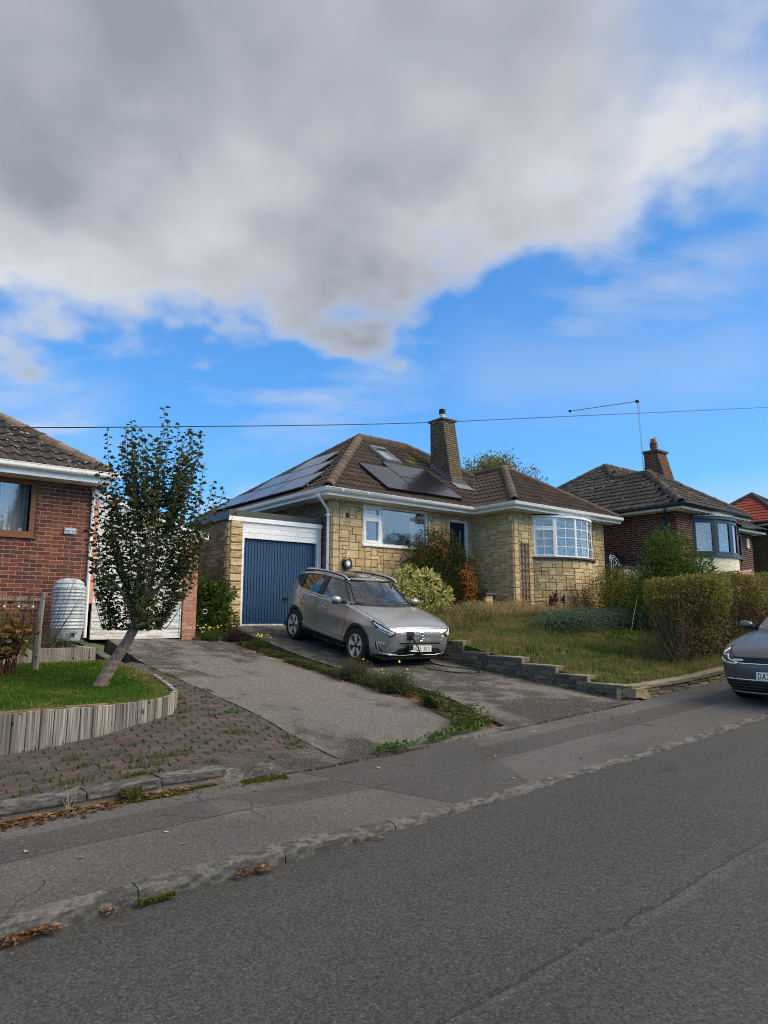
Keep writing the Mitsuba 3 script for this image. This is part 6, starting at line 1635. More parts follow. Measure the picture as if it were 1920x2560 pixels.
    v, f = car.patch([(-.83, .665), (-.70, .722), (-.59, .768), (-.62, .735), (-.80, .652)], e1, EZz, dd, .006, .01, .03); car.put('reflector', v, f, 'm_dark_alloy', hk, smooth=35)
    for pts in ([(-.905, .695), (-.48, .850)], [(-.845, .663), (-.57, .763)], [(-.845, .663), (-.80, .70)]):
        v, f = car.line(pts, e1, EZz, dd, .006, .009); car.put('light_bar', v, f, 'm_white', hk, smooth=True)
    # corner blade and lower intake
    v, f = car.patch([(-.83, .345), (-.62, .50), (-.56, .475), (-.66, .335)], e1, EZz, dd, .004, .02, .03); 
    v, f = car.patch([(-.72, .335), (-.565, .510), (-.545, .500), (-.565, .42), (-.66, .325)], e1, EZz, dd, .005, .02, .03); car.put('bumper_vent', v, f, 'm_black', smooth=35)
    v, f = car.line([(-.75, .50), (-.565, .515), (-.66, .325), (-1.0, .296)], e1, EZz, dd, .009, .004); car.put('bumper_trim', v, f, 'm_chrome', smooth=True)
# windscreen, rear window, sunroof
ws = car.glass(SCR, EYp, EZz, EX, -.012, 'm_carglass', 'windscreen')
v, f = car.line(SCR + SCR[:1], EYp, EZz, EX, .016, -.004); car.put('seal', v, f, 'm_black', ws, smooth=True)
v, f = car.patch([(-.09, 1.40), (.09, 1.40), (.11, 1.505), (-.11, 1.505)], EYp, EZz, EX, -.016, .03, .05); car.put('sensor_housing', v, f, 'm_black', ws, smooth=35)
for a, bb in (((-.62, 1.105), (-.05, 1.14)), ((-.02, 1.105), (.50, 1.14))):
    v, f = car.line([a, bb], EYp, EZz, EX, .009, .006); car.put('wiper', v, f, 'm_black', ws, smooth=True)
v, f = car.patch([(-.76, 1.055), (.76, 1.055), (.745, 1.10), (-.745, 1.10)], EYp, EZz, EX, .004, .02, .06); car.put('scuttle', v, f, 'm_black', smooth=35)
car.glass(REARW, [0, -1, 0], EZz, [-1, 0, 0], -.012, 'm_privacy', 'rear_window')
v, f = car.patch([(.16, -.46), (.16, .46), (-1.05, .44), (-1.05, -.44)], EX, EYp, EZz, .004, .012, .08); car.put('sunroof', v, f, 'm_panel', smooth=35)
b = MB(); b.tube([[-1.42, 0, 1.545], [-1.40, 0, 1.60]], [.035, .02], 8); b.tube([[-1.40, 0, 1.59], [-1.62, 0, 1.78]], [.006, .003], 5); v, f, _ = b.out(); car.put('aerial', v, f, 'm_black', smooth=40)
# bonnet shut line and crease
for pts in ([(-.80, .85), (-.70, .79), (.70, .79), (.80, .85)],):
    v, f = car.line([(a, z) for a, z in pts], EYp, EZz, EX, .0058, -.001); car.put('bonnet_gap', v, f, 'm_black', smooth=True)
for s in (1, -1):
    v, f = car.line([(1.98, s * .735), (1.5, s * .775), (1.02, s * .765)], EX, EYp, EZz, .0058, -.0015); car.put('bonnet_gap', v, f, 'm_black', smooth=True)
# pressed grille with its small lozenges, badge, open charging flap
GR = [(-.60, .640), (-.49, .752), (-.42, .768), (.42, .768), (.49, .752), (.60, .640), (.47, .535), (-.47, .535)]
v, f = car.patch(GR, EYp, EZz, EX, .004, .02, .05); gk = car.put('grille', v, f, 'm_silver', smooth=30)
gp_ = Polygon(GR); b = MB(); bd = MB()
for r in range(9):
    for q in range(-24, 25):
        y, z = q * .0245 + (.0122 if r % 2 else 0), .545 + r * .0235
        if not gp_.buffer(-.014).contains(Point(y, z)) or (y * y + (z - .64) ** 2) < .085 ** 2: continue
        k = .45 + .55 * abs(y) / .6
        P = car.cast(np.array([[y - .010, z], [y, z - .006], [y + .010, z], [y, z + .006]]), EYp, EZz, EX) + [.006, 0, 0]
        ce = P.mean(0) + [.006, 0, 0]; b.add(car.w(np.vstack([P, ce])), [[0, 1, 4], [1, 2, 4], [2, 3, 4], [3, 0, 4]])
b.put('lozenges', 'm_chrome', gk, kind='stuff')
gh = [(-.49, .510), (.49, .510), (.47, .533), (-.47, .533)]
v, f = car.patch(gh, EYp, EZz, EX, .006, .02, .05); car.put('grille_slot', v, f, 'm_black', smooth=35)
th = np.linspace(0, 2 * np.pi, 9)[:-1] + np.pi / 8
oc_ = [(.078 * math.cos(t), .645 + .082 * math.sin(t)) for t in th]
v, f = car.line(oc_ + oc_[:1], EYp, EZz, EX, .007, .014, .02); bk = car.put('badge', v, f, 'm_chrome')
v, f = car.patch(oc_, EYp, EZz, EX, .010, .01, .03); car.put('badge_field', v, f, 'm_silver', bk, smooth=30)
for pts in ([(-.045, .615), (-.045, .675), (-.024, .640), (-.004, .675), (-.004, .615)], [(.048, .668), (.018, .668), (.018, .618), (.048, .618), (.048, .645), (.034, .645)]):
    v, f = car.line(pts, EYp, EZz, EX, .0045, .014, .02); car.put('badge_letter', v, f, 'm_chrome', bk)
fl_ = [(-.335, .585), (-.345, .735), (-.185, .742), (-.165, .70), (-.165, .62), (-.195, .585)]
v, f = car.patch(fl_, EYp, EZz, EX, .010, .02, .04); ck_ = car.put('charge_port', v, f, 'm_black', smooth=30)
lowp = [(-.80, .20), (.80, .20), (.78, .292), (-.78, .292)]
v, f = car.patch(lowp, EYp, EZz, EX, .010, .03, .06); car.put('lower_bumper', v, f, 'm_black', smooth=35)
for s in (1, -1):
    P = [(s * .085, .300), (s * .62, .300), (s * .46, .432), (s * .085, .432)]
    v, f = car.patch(P if s > 0 else P[::-1], EYp, EZz, EX, .006, .02, .05); ik = car.put('air_intake', v, f, 'm_black', smooth=35)
    for j in range(4):
        z = .322 + j * .028; v, f = car.line([(s * .10, z), (s * (.60 - j * .034), z)], EYp, EZz, EX, .005, .009); car.put('louvre', v, f, 'm_rubber', ik)
    v, f = car.line([(s * .085, .425), (s * .082, .296), (s * .62, .294), (s * .78, .318)], EYp, EZz, EX, .009, .012); car.put('bumper_trim', v, f, 'm_chrome', smooth=True)
v, f = car.patch([(-.078, .29), (.078, .29), (.078, .44), (-.078, .44)], EYp, EZz, EX, .010, .02, .05); car.put('bumper_centre', v, f, 'm_black')

def number_plate(car, x, y, z, text, green, tilt=.12, w_=.52, h_=.111, chars=None):
    fr = Frame(car.w([x, y - w_ / 2, z - h_ / 2]), car.w([x, y + w_ / 2, z - h_ / 2]) - car.w([x, y - w_ / 2, z - h_ / 2]), car.w([x - tilt * h_, y, z + h_]) - car.w([x, y, z]))
    b = MB(); b.fbox(fr, 0, w_, 0, h_, 0, .008); k = b.put('number_plate', 'm_plate', car.key)
    u = .02
    if green: b = MB(); b.fbox(fr, .003, .045, .003, h_ - .003, .0082, .0098); b.put('green_flash', 'm_green', k); u = .058
    for ch, adv in zip(text, chars):
        if ch != ' ':
            m = meshkit.text_mesh(ch, .079, .0016, bold=True); v = np.array(m.vertices); v[:, 0] -= v[:, 0].min(); v[:, 0] *= min(1.0, .046 / max(v[:, 0].max(), .02)) if v[:, 0].max() > .046 else 1
            MB().add(fr.p(v + [u, .016, .0085]), m.faces).put('character', 'm_black', k)
        u += adv
    return k
number_plate(car, 2.185, 0, .425, 'YN23 XKV', True, chars=[.058, .060, .057, .055, .034, .057, .057, .057])
for x, y in ((1.2925, .795), (1.2925, -.795), (-1.2925, .795), (-1.2925, -.795)): wheel(car, x, y, .335)
b = MB(); b.box([-2.0, -.72, .19], [2.0, .72, .30]); v, f, _ = b.out(); car.put('underbody', v, f, 'm_black')
# inside: dash, wheel, seats
m = trimesh.creation.icosphere(2)
b = MB(); b.add(m.vertices * [.26, .70, .10] + [.72, 0, 1.05], m.faces); v, f, _ = b.out(); car.put('dashboard', v, f, 'm_black', smooth=True)
b = MB(); b.tube([[.42 - .10 * math.sin(t) * .6, -.36 + .185 * math.cos(t), 1.115 + .17 * math.sin(t)] for t in np.linspace(0, 2 * np.pi, 28)], .014, 6, caps=False); b.tube([[.40, -.54, 1.11], [.40, -.18, 1.11]], .02, 6); v, f, _ = b.out(); car.put('steering_wheel', v, f, 'm_seat', smooth=True)
for y in (-.37, .37):
    v = m.vertices * [.09, .24, .34] + [-.30, y, 1.02]; sk_ = car.put('seat', v, m.faces, 'm_seat', smooth=True)
    v = m.vertices * [.055, .13, .085] + [-.36, y, 1.395]; car.put('headrest', v, m.faces, 'm_seat', sk_, smooth=True)
v = m.vertices * [.10, .62, .30] + [-1.12, 0, 1.02]; car.put('rear_seat', v, m.faces, 'm_seat', smooth=True)
b = MB(); b.tube([[.33, -.03, 1.44], [.36, -.03, 1.41]], .01, 5); b.add(m.vertices * [.02, .115, .032] + [.34, 0, 1.40], m.faces); v, f, _ = b.out(); car.put('inside_mirror', v, f, 'm_black', smooth=True)
# charging plug and cable
cbk = thing('charging_cable', 'black charging cable plugged into the front of the silver car and trailing over the drive', 'cable')
P = lambda *a: car.w(list(a))
b = MB(); b.tube([P(2.16, -.25, .655), P(2.25, -.25, .63), P(2.31, -.245, .58)], [.032, .028, .022], 10); b.put('plug', 'm_black', cbk, smooth=True)
cap = MB(); cap.tube([P(2.20, -.29, .60), P(2.215, -.285, .50)], .006, 5); cap.box((P(2.225, -.29, .46) - .045).tolist(), (P(2.225, -.29, .46) + .045).tolist()); cap.put('dust_cap', 'm_black', cbk)
gz_ = lambda x, y: float(z_drive(x, y)) + .024
hang = [P(2.31, -.245, .58), P(2.35, -.18, .45), P(2.345, -.10, .30), P(2.33, -.06, .14)]
e_ = hang[-1]
lie = [np.array([x, y, gz_(x, y)]) for x, y in ((8.82, 9.46), (8.92, 9.16), (9.08, 8.92), (9.30, 8.82), (9.52, 8.92), (9.60, 9.15), (9.50, 9.40), (9.38, 9.62), (9.36, 9.9), (9.5, 10.3), (9.7, 11.2), (9.95, 12.6), (10.02, 13.9))]
pts = np.array(hang + lie); tt_ = np.linspace(0, 1, len(pts)); cs_ = PchipInterpolator(tt_, pts); MB().tube(cs_(np.linspace(0, 1, 120)), .0105, 6).put('cable', 'm_black', cbk, smooth=True)

# ------------------------------------------------------------ grey hatchback half on the pavement
GC = thing('parked_car', 'dark grey hatchback half on the pavement beside the hedge, cut off by the right edge', 'car', 'cars in the street')
gx_, gy_ = 12.15, 3.95
zc_ = lambda x, y: float(z_pave(x, y)) if y > 3.92 else float(z_road(x)) + .02
g0 = (zc_(gx_ - 1.3, gy_) + zc_(gx_ + 1.3, gy_)) / 2 + .0; slope_ = (zc_(gx_ - 1.3, gy_) - zc_(gx_ + 1.3, gy_)) / 2.6
car = Car(GC, np.array([gx_, gy_, g0 + .01]), np.array([-1, 0, slope_]), np.array([slope_, -.015, 1]), 'm_grey_car')
LOWER = [(.16, 1.98, -1.98, .78), (.24, 2.07, -2.07, .84), (.36, 2.115, -2.11, .875), (.50, 2.125, -2.125, .893), (.62, 2.11, -2.12, .895), (.74, 2.07, -2.11, .885), (.86, 1.99, -2.09, .868), (1.0, 1.86, -2.05, .84), (1.1, 1.7, -2.0, .81)]
HOOD = [(2.4, .50), (2.13, .655), (2.06, .715), (1.92, .785), (1.6, .865), (1.25, .935), (1.0, .972), (.8, .99), (0, 1.0), (-1, 1.03), (-1.8, 1.05), (-2.1, 1.02), (-2.4, .9)]
CAB = [(.82, 1.30, -2.10, .85), (.92, 1.18, -2.08, .835), (1.02, 1.02, -2.05, .81), (1.15, .80, -1.96, .75), (1.28, .56, -1.84, .69), (1.38, .35, -1.75, .64), (1.46, .1, -1.62, .58), (1.54, -.1, -1.5, .5)]
ROOF = [(1.5, .9), (.6, 1.29), (.3, 1.40), (0, 1.45), (-.4, 1.475), (-.9, 1.465), (-1.4, 1.42), (-1.8, 1.35), (-2.3, 1.1)]
DLO = [(.88, 1.0), (.38, 1.305), (.05, 1.365), (-.5, 1.385), (-1.1, 1.36), (-1.45, 1.28), (-1.5, 1.06), (0, 1.015)]
SCR = [(-.72, 1.005), (.72, 1.005), (.58, 1.36), (-.58, 1.36)]
build_shell(car, LOWER, HOOD, CAB, ROOF, .985, (1.31, -1.31), .345, DLO, SCR, [(-.55, 1.1), (.55, 1.1), (.5, 1.30), (-.5, 1.30)], crown=.06)
car.glass(SCR, EYp, EZz, EX, -.012, 'm_carglass', 'windscreen')
for s, d in ((1, EYp), (-1, EYm)):
    car.glass(DLO, EX, EZz, d, -.012, 'm_privacy', 'side_window')
    dd = [.80, .60 * s, 0]; e1 = [-.60, .80 * s, 0]
    HLP = [(-.865, .655), (-.62, .760), (-.44, .810), (-.43, .72), (-.52, .64), (-.68, .585), (-.86, .575)]
    v, f = car.patch(HLP, e1, EZz, dd, .003, .02, .03); hk = car.put('headlight', v, f, 'm_dark_alloy', smooth=35)
    v, f = car.patch([(-.84, .645), (-.62, .738), (-.47, .780), (-.46, .72), (-.54, .655), (-.68, .605), (-.84, .595)], e1, EZz, dd, .007, .01, .03); car.put('lens', v, f, 'm_lens_dark', hk, smooth=35)
    for pts in ([(-.855, .60), (-.72, .645), (-.70, .70), (-.60, .69), (-.575, .76), (-.52, .775)], [(-.85, .582), (-.68, .594), (-.53, .645)]):
        v, f = car.line(pts, e1, EZz, dd, .009, .010); car.put('light_bar', v, f, 'm_white', hk, smooth=True)
    v, f = car.patch([(-.80, .255), (-.60, .27), (-.50, .34), (-.52, .40), (-.80, .36)], e1, EZz, dd, .004, .02, .03); fk = car.put('fog_lamp_recess', v, f, 'm_black', smooth=35)
    v, f = car.patch([(-.62, .31), (-.56, .32), (-.55, .36), (-.61, .36)], e1, EZz, dd, .009, .01, .02); car.put('fog_lamp', v, f, 'm_lens', fk, smooth=35)
    v, f = car.line([(1.95, s * .74), (1.5, s * .77), (1.0, s * .76)], EX, EYp, EZz, .0058, -.0015); car.put('bonnet_gap', v, f, 'm_black', smooth=True)
    mk = np.array([.68, s * .97, 1.03]); v = m.vertices * [.085, .11, .07]; mm = car.put('door_mirror', v + mk, m.faces, 'm_grey_car', smooth=True)
    b = MB(); b.tube([[.74, s * .78, .99], [.68, s * .9, 1.0]], [.04, .03], 8); v, f, _ = b.out(); car.put('mirror_arm', v, f, 'm_black', mm, smooth=40)
GG = [(-.62, .585), (.62, .585), (.60, .665), (-.60, .665)]
v, f = car.patch(GG, EYp, EZz, EX, .004, .02, .05); gk = car.put('grille', v, f, 'm_black', smooth=35)
v, f = car.line([(-.66, .592), (.66, .592)], EYp, EZz, EX, .008, .010); car.put('chrome_strip', v, f, 'm_chrome', gk)
v, f = car.line([(-.62, .672), (.62, .672)], EYp, EZz, EX, .005, .006); car.put('bonnet_gap', v, f, 'm_black')
v, f = car.patch([(-.57, .622), (-.44, .622), (-.44, .648), (-.57, .648)], EYp, EZz, EX, .010, .01, .03); car.put('badge_strip', v, f, 'm_plate', gk)
v, f = car.patch([(-.66, .20), (.66, .20), (.70, .345), (-.70, .345)], EYp, EZz, EX, .004, .02, .05); ik = car.put('air_intake', v, f, 'm_black', smooth=35)
for z in (.235, .275, .315): v, f = car.line([(-.64, z), (.64, z)], EYp, EZz, EX, .008, .008); car.put('louvre', v, f, 'm_dark_alloy', ik)
for z, r_ in ((.372, .009), (.185, .012)): v, f = car.line([(-.84, z - .02), (-.70, z), (.70, z), (.84, z - .02)], EYp, EZz, EX, r_, .008); car.put('bumper_trim', v, f, 'm_chrome' if z > .3 else 'm_silver', smooth=True)
number_plate(car, 2.16, 0, .435, 'DA1', False, chars=[.058, .058, .058])
for x, y in ((1.31, .78), (1.31, -.78), (-1.31, .78), (-1.31, -.78)): wheel(car, x, y, .316, rim_r=.205)
b = MB(); b.box([-1.9, -.7, .15], [1.9, .7, .28]); v, f, _ = b.out(); car.put('underbody', v, f, 'm_black')
# ---------------------------------------------------------------- vegetation and small things
UPZ = np.array([0, 0, 1.0])
def put_leaves(name, parent, P, D, N, L, W, col, **kw):
    b = MB(); b.add(*leaf_batch(P, D, N, L, W, col)); return b.put(name, 'm_leaf', parent, kind='stuff', **kw)
def away(n, d, droop=.35, spread=.7):
    v = d * 1.0 + spread * rand_dirs(n); v[:, 2] -= droop * rng.random(n); return v
def twig(b, p, q, r0, r1, c, bend=.12, n=5, sides=5):
    p, q = np.asarray(p, float), np.asarray(q, float); t = np.linspace(0, 1, n)[:, None]; k = np.linalg.norm(q - p)
    m = bend * k * (rng.random(3) - .5); b.tube(p + (q - p) * t + m * np.sin(t * np.pi), np.linspace(r0, r1, n), sides, c, caps=False)

# leaning tree on the left lawn
TR = thing('leaning_tree', 'small leaning tree with a bare slanting trunk and upright leafy shoots on the left lawn', 'tree')
TB = np.array([2.73, 8.95, -.87])
tp = lambda x, u, d=0.0: TB + RT * x + FH * d + UPZ * u
b = MB(); b.tube([tp(-.03, -.05), tp(.0, .04), tp(.035, .12), tp(.16, .36, .02), tp(.28, .56, .03), tp(.37, .74, .02), tp(.40, .90, 0)], [.105, .088, .079, .068, .064, .06, .052], 14); b.put('trunk', 'm_bark', TR, smooth=True)
limbs = [((.38, .76, .02), (.10, 1.35, -.10)), ((.40, .88, 0), (.38, 1.75, .12)), ((.38, .80, .02), (.78, 1.30, -.15)), ((.40, .90, 0), (.62, 1.85, -.05)), ((.40, .86, 0), (.25, 1.55, .35)), ((.36, .74, 0), (.74, .86, -.20)), ((.39, .86, 0), (.85, 1.55, .25)), ((.39, .84, 0), (.02, 1.5, .22))]
for a, c in limbs:
    b = MB(); twig(b, tp(*a), tp(*c), .034, .016, None, .18, 8, 8); b.put('limb', 'm_bark', TR, smooth=True)
UE = [.55, .75, 1.04, 1.55, 2.06, 2.57, 2.82, 3.08, 3.33, 3.60]; LE = [.15, .05, -.04, -.20, -.26, -.22, -.14, -.04, .10, .50]; RE_ = [.50, .62, .88, 1.10, 1.26, 1.30, 1.18, 1.14, 1.12, .72]
ends = []
while len(ends) < 135:
    u = .9 + 2.45 * rng.random() ** .75; l, r = np.interp(u, UE, LE), np.interp(u, UE, RE_); x = l + (r - l) * rng.random(); h = (r - l) / 2; q = (x - (l + r) / 2) / h
    d = .62 * h / .75 * math.sqrt(max(0, 1 - q * q)) * (2 * rng.random() - 1); ends.append((x, u, d))
ends += [(.62, 3.62, .0), (.10, 3.28, .05), (-.08, 3.30, -.1), (.28, 3.36, 0), (-.22, 2.86, .0), (.98, 3.33, .1), (.85, 3.36, -.1), (1.13, 3.28, 0), (1.30, 2.60, 0), (1.42, 2.54, .1), (1.50, 2.38, -.05), (1.55, 2.22, .1), (1.36, 2.46, -.1), (.55, 3.30, .1), (.72, 3.28, -.1), (.42, 3.22, 0)]
sb = MB(); LP, LD, LN = [], [], []
for x, u, d in ends:
    u0 = np.clip(u - .75 - .45 * rng.random(), .72, 2.3); cx = .40 + .12 * (u0 - .8); k = .30 + .40 * rng.random()
    p0 = np.array([cx + (x - cx) * k, u0, d * k]); p2 = np.array([x, u, d]); p1 = np.array([x * .75 + p0[0] * .25, u0 + .3 * (u - u0), d * .7 + p0[2] * .3])
    t = np.linspace(0, 1, 9)[:, None]; pts = (1 - t) ** 2 * p0 + 2 * t * (1 - t) * p1 + t ** 2 * p2
    wpts = np.array([tp(*q) for q in pts]); sb.tube(wpts, np.linspace(.0065, .0025, 9), 5, (.075, .055, .05), caps=False)
    ln = np.linalg.norm(np.diff(wpts, axis=0), axis=1).sum(); n = int(ln / .027); tt = .02 + .98 * np.linspace(0, 1, n); f = PchipInterpolator(t[:, 0], wpts)
    a = rng.random() * 6.28 + 2.4 * np.arange(n); dirs = np.stack([np.cos(a), np.sin(a), .25 - .5 * rng.random(n)], 1)
    LP.append(f(tt) + .008 * rand_dirs(n)); LD.append(dirs); LN.append(np.array([0, 0, .55]) + .55 * dirs * [1, 1, 0] + .65 * rand_dirs(n))
sb.put('shoots', 'm_tint', TR, kind='stuff')
LP, LD, LN = np.vstack(LP), np.vstack(LD), np.vstack(LN)
lx, lu = (LP - TB) @ RT, LP[:, 2] - TB[2]; ok = (lu > .62) & ((lu > 2.2) | ((lx > np.interp(lu, UE, LE) - .03) & (lx < np.interp(lu, UE, RE_) + .03))); LP, LD, LN = LP[ok], LD[ok], LN[ok]; n = len(LP)
lc = pick([(.070, .100, .032), (.050, .078, .028), (.095, .120, .042), (.120, .105, .060), (.24, .19, .03), (.28, .12, .03)], n, [.34, .25, .24, .125, .030, .015], .35)
Ls = .050 + .042 * rng.random(n); Ws = Ls * (.72 + .2 * rng.random(n))
sel = np.zeros(n, bool); sel[np.argsort((LP - 0) @ FH)[:2200][rng.permutation(2200)[:300]]] = True
put_leaves('crown', TR, LP[~sel], LD[~sel], LN[~sel], Ls[~sel], Ws[~sel], lc[~sel])
for i in np.nonzero(sel)[0]:
    MB().add(*leaf_batch(LP[i:i + 1], LD[i:i + 1], LN[i:i + 1], Ls[i:i + 1], Ws[i:i + 1], lc[i:i + 1])).put('leaf', 'm_leaf', TR)

# grass
from shapely import contains_xy
def scatter(poly, n):
    b_ = poly.bounds; out = []
    while sum(map(len, out)) < n:
        q = np.stack([b_[0] + (b_[2] - b_[0]) * rng.random(2 * n), b_[1] + (b_[3] - b_[1]) * rng.random(2 * n)], 1); out.append(q[contains_xy(poly, q[:, 0], q[:, 1])])
    return np.vstack(out)[:n]
q = scatter(lawn_poly.intersection(sbox(.0, 7.4, 5, 12)), 42000); k = meshkit.fbm(np.column_stack([q * 2.2, 0 * q[:, 0]]), 3, 3)
edge = np.array([lawn_poly.exterior.distance(Point(*p)) for p in q]); dry = np.clip(1.2 - edge / .28, 0, 1) * (.35 + .9 * k)
g1 = pick([(.060, .135, .016), (.045, .110, .012), (.080, .155, .024)], len(q)); g2 = pick([(.20, .20, .055), (.26, .23, .09)], len(q)); msk = rng.random(len(q)) < dry
MB().add(*blades(np.column_stack([q, z_lawn(q[:, 0], q[:, 1]) + .0]), .022 + .030 * rng.random(len(q)) * (.6 + .8 * k), .006, .6, np.where(msk[:, None], g2, g1))).put('grass', 'm_leaf', **dict(kind='stuff', label='short bright green grass of the left lawn', category='grass'))
bp = bank_poly.intersection(Polygon([(9.4, 5.9), (19, 5.9), (19.7, 12.7), (10, 14.3)]))
q = scatter(bp, 60000); k = meshkit.fbm(np.column_stack([q * 1.1, 0 * q[:, 0]]), 4, 9); k2 = meshkit.noise(np.column_stack([q * 4, 0 * q[:, 0]]), 4)
g1 = pick([(.060, .095, .022), (.085, .115, .030), (.045, .080, .020)], len(q)); g2 = pick([(.27, .215, .105), (.22, .175, .080), (.18, .155, .06)], len(q))
front = np.clip((7.2 - q[:, 1]) / 1.0, 0, 1); msk = rng.random(len(q)) < np.clip(2.6 * (k - .42) + .25 + .35 * front, .1, .92)
MB().add(*blades(np.column_stack([q, z_bank(q[:, 0], q[:, 1])]), (.05 + .13 * rng.random(len(q)) ** 2) * (.5 + k + .5 * k2), .008, .7, np.where(msk[:, None], g2, g1))).put('grass', 'm_leaf', **dict(kind='stuff', label='rough patchy green and straw grass of the right lawn above the stepped wall', category='grass'))
tall = Polygon([(10.2, 10.6), (12.2, 11.2), (15.6, 11.6), (17.2, 12.2), (17.0, 12.76), (15.2, 12.78), (14.0, 13.0), (11.0, 12.9)])
q = scatter(tall, 9000); clump = meshkit.noise(np.column_stack([q * 1.6, 0 * q[:, 0]]), 21)
c1 = pick([(.40, .31, .16), (.33, .25, .12), (.48, .38, .22)], len(q)); c2 = pick([(.09, .125, .035), (.12, .14, .05)], len(q)); msk = rng.random(len(q)) < np.where(q[:, 0] > 12.6, .85, .45)
MB().add(*blades(np.column_stack([q, z_bank(q[:, 0], q[:, 1])]), (.16 + .42 * rng.random(len(q))) * (.35 + .85 * clump), .007, 1.3, np.where(msk[:, None], c1, c2))).put('tall_grass', 'm_leaf', **dict(kind='stuff', label='long flopped straw coloured grass along the foot of the stone wall', category='grass'))

# juniper
J = thing('juniper', 'low spreading blue-green juniper on the rough lawn in front of the bay window', 'shrub')
jc, jr = [], []
for i in range(16):
    a = i / 15; jc.append((12.9 + 3.0 * a + .2 * rng.random(), 9.75 - .35 * a + .5 * (rng.random() - .5), -.20 + .06 * a)); jr.append((.66, .52, .34 + .07 * rng.random()))
P, d = lobes(jc, jr, 20000, .45); keep = P[:, 2] > z_bank(P[:, 0], P[:, 1]) - .02; P, d = P[keep], d[keep]; n = len(P)
put_leaves('foliage', J, P, away(n, d * [1, 1, .25], -.1, .5), UPZ + .7 * rand_dirs(n), .07 + .05 * rng.random(n), .020, pick([(.105, .165, .125), (.075, .125, .095), (.140, .205, .150), (.17, .19, .11)], n, [.4, .3, .24, .06]))
b = MB()
for c_ in jc: twig(b, [14.2, 9.7, -.42], np.array(c_) - [0, 0, .1], .02, .008, (.06, .045, .03))
b.put('branches', 'm_tint', J)

# hedge
HG = thing('hedge', 'tall half bare brown and yellow-green privet hedge along the pavement wall on the right', 'hedge')
def hedge_top(x): return np.interp(x, [12.2, 12.6, 13.1, 14, 18, 24], [.35, .66, .80, .84, .95, 1.15]) + .06 * np.sin(x * 4.1) + .04 * np.sin(x * 11 + 1)
n = 46000; x = 12.25 + 8.5 * rng.random(n) ** 1.25; base = z_bank(x, 6.6 + 0 * x); top = hedge_top(x); vv = rng.random(n) ** .62; side = rng.random(n); half = .62 * (.58 + .75 * meshkit.noise(np.column_stack([x * 1.5, vv * 2.6, 0 * x]), 8)) * np.clip((x - 11.95) / .9, .28, 1)
y = 6.72 + half * np.where(side < .58, -(.55 + .5 * rng.random(n)), np.where(side < .68, 1, 2 * rng.random(n) - 1)); z = base + .15 + (top - base - .15) * vv
ontop = rng.random(n) < .22; z = np.where(ontop, top - .10 * rng.random(n), z); y = np.where(ontop, 6.72 + half * (2 * rng.random(n) - 1), y)
hh = (z - base) / (top - base); bare = meshkit.noise(np.column_stack([x * 1.7, z * 2.2, 0 * x]), 31)
keep = rng.random(n) < np.clip(.10 + 1.05 * hh ** 1.6 + .7 * (bare - .5) + .25 * (np.abs(x - 12.6) < .5), .03, 1); P = np.column_stack([x, y, z])[keep]; hk_ = hh[keep]; n = len(P)
cg = pick([(.22, .215, .055), (.15, .17, .042), (.30, .26, .075), (.38, .31, .11)], n, [.40, .30, .20, .10]); cb_ = pick([(.21, .14, .06), (.28, .19, .09), (.15, .10, .045)], n); ck2 = np.where((rng.random(n) < .26 + .18 * (P[:, 0] > 14.3))[:, None], cb_, cg)
put_leaves('foliage', HG, P, np.array([0, -.4, .2]) + rand_dirs(n), np.array([0, -.5, .6]) + .8 * rand_dirs(n), .042 + .030 * rng.random(n), .030, ck2)
b = MB()
for i in range(2100):
    x0 = 12.3 + 8.1 * rng.random() ** 1.3; y0 = 6.72 + .5 * (rng.random() - .5); z0 = float(np.interp(x0, [11, 13, 16, 20], [-.99, -.88, -.70, -.50])); tz = float(hedge_top(x0)); k = .35 + .65 * rng.random()
    twig(b, [x0, y0, z0 + (0 if i < 400 else .9 * rng.random())], [x0 + .5 * (rng.random() - .5), 6.72 + 1.15 * (rng.random() - .55), z0 + (tz - z0) * k], .010 if i < 400 else .005, .003, jit((.15, .105, .07), .35), .3, 5, 4)
b.put('twigs', 'm_tint', HG, kind='stuff')

# laurel, berberis, berry shrub, variegated shrub, bramble
def shrub(name, label, cat, cen, rad, n, L, Wr, pal, wts=None, droop=.35, shell=.55, zf=None, stem=None, parts=None):
    k = thing(name, label, cat); P, d = lobes(cen, rad, n, shell)
    if zf is not None: m_ = P[:, 2] > zf(P[:, 0], P[:, 1]); P, d = P[m_], d[m_]
    n = len(P); Ls = L * (.7 + .6 * rng.random(n)); put_leaves('foliage', k, P, away(n, d, droop), UPZ * .8 + d * .6 + .6 * rand_dirs(n), Ls, Ls * Wr, pick(pal, n, wts))
    if stem is not None:
        b = MB()
        for c_ in cen:
            for _ in range(5): twig(b, np.array(stem) + .12 * rand_dirs(1)[0] * [1, 1, 0], np.array(c_) + .5 * rand_dirs(1)[0] * np.array(rad[0]), .014, .004, jit((.10, .075, .05), .2))
        b.put('branches', 'm_tint', k)
    return k
lc_, lr_ = [], []
for i in range(34):
    u = rng.random(); r_ = 1.55 * (1 - u) ** .7 + .12; a = rng.random() * 6.28; lc_.append((16.35 + r_ * .95 * math.cos(a), 8.75 + .7 * r_ * math.sin(a), .15 + 1.75 * u)); lr_.append((.36 - .12 * u, .36 - .12 * u, .42))
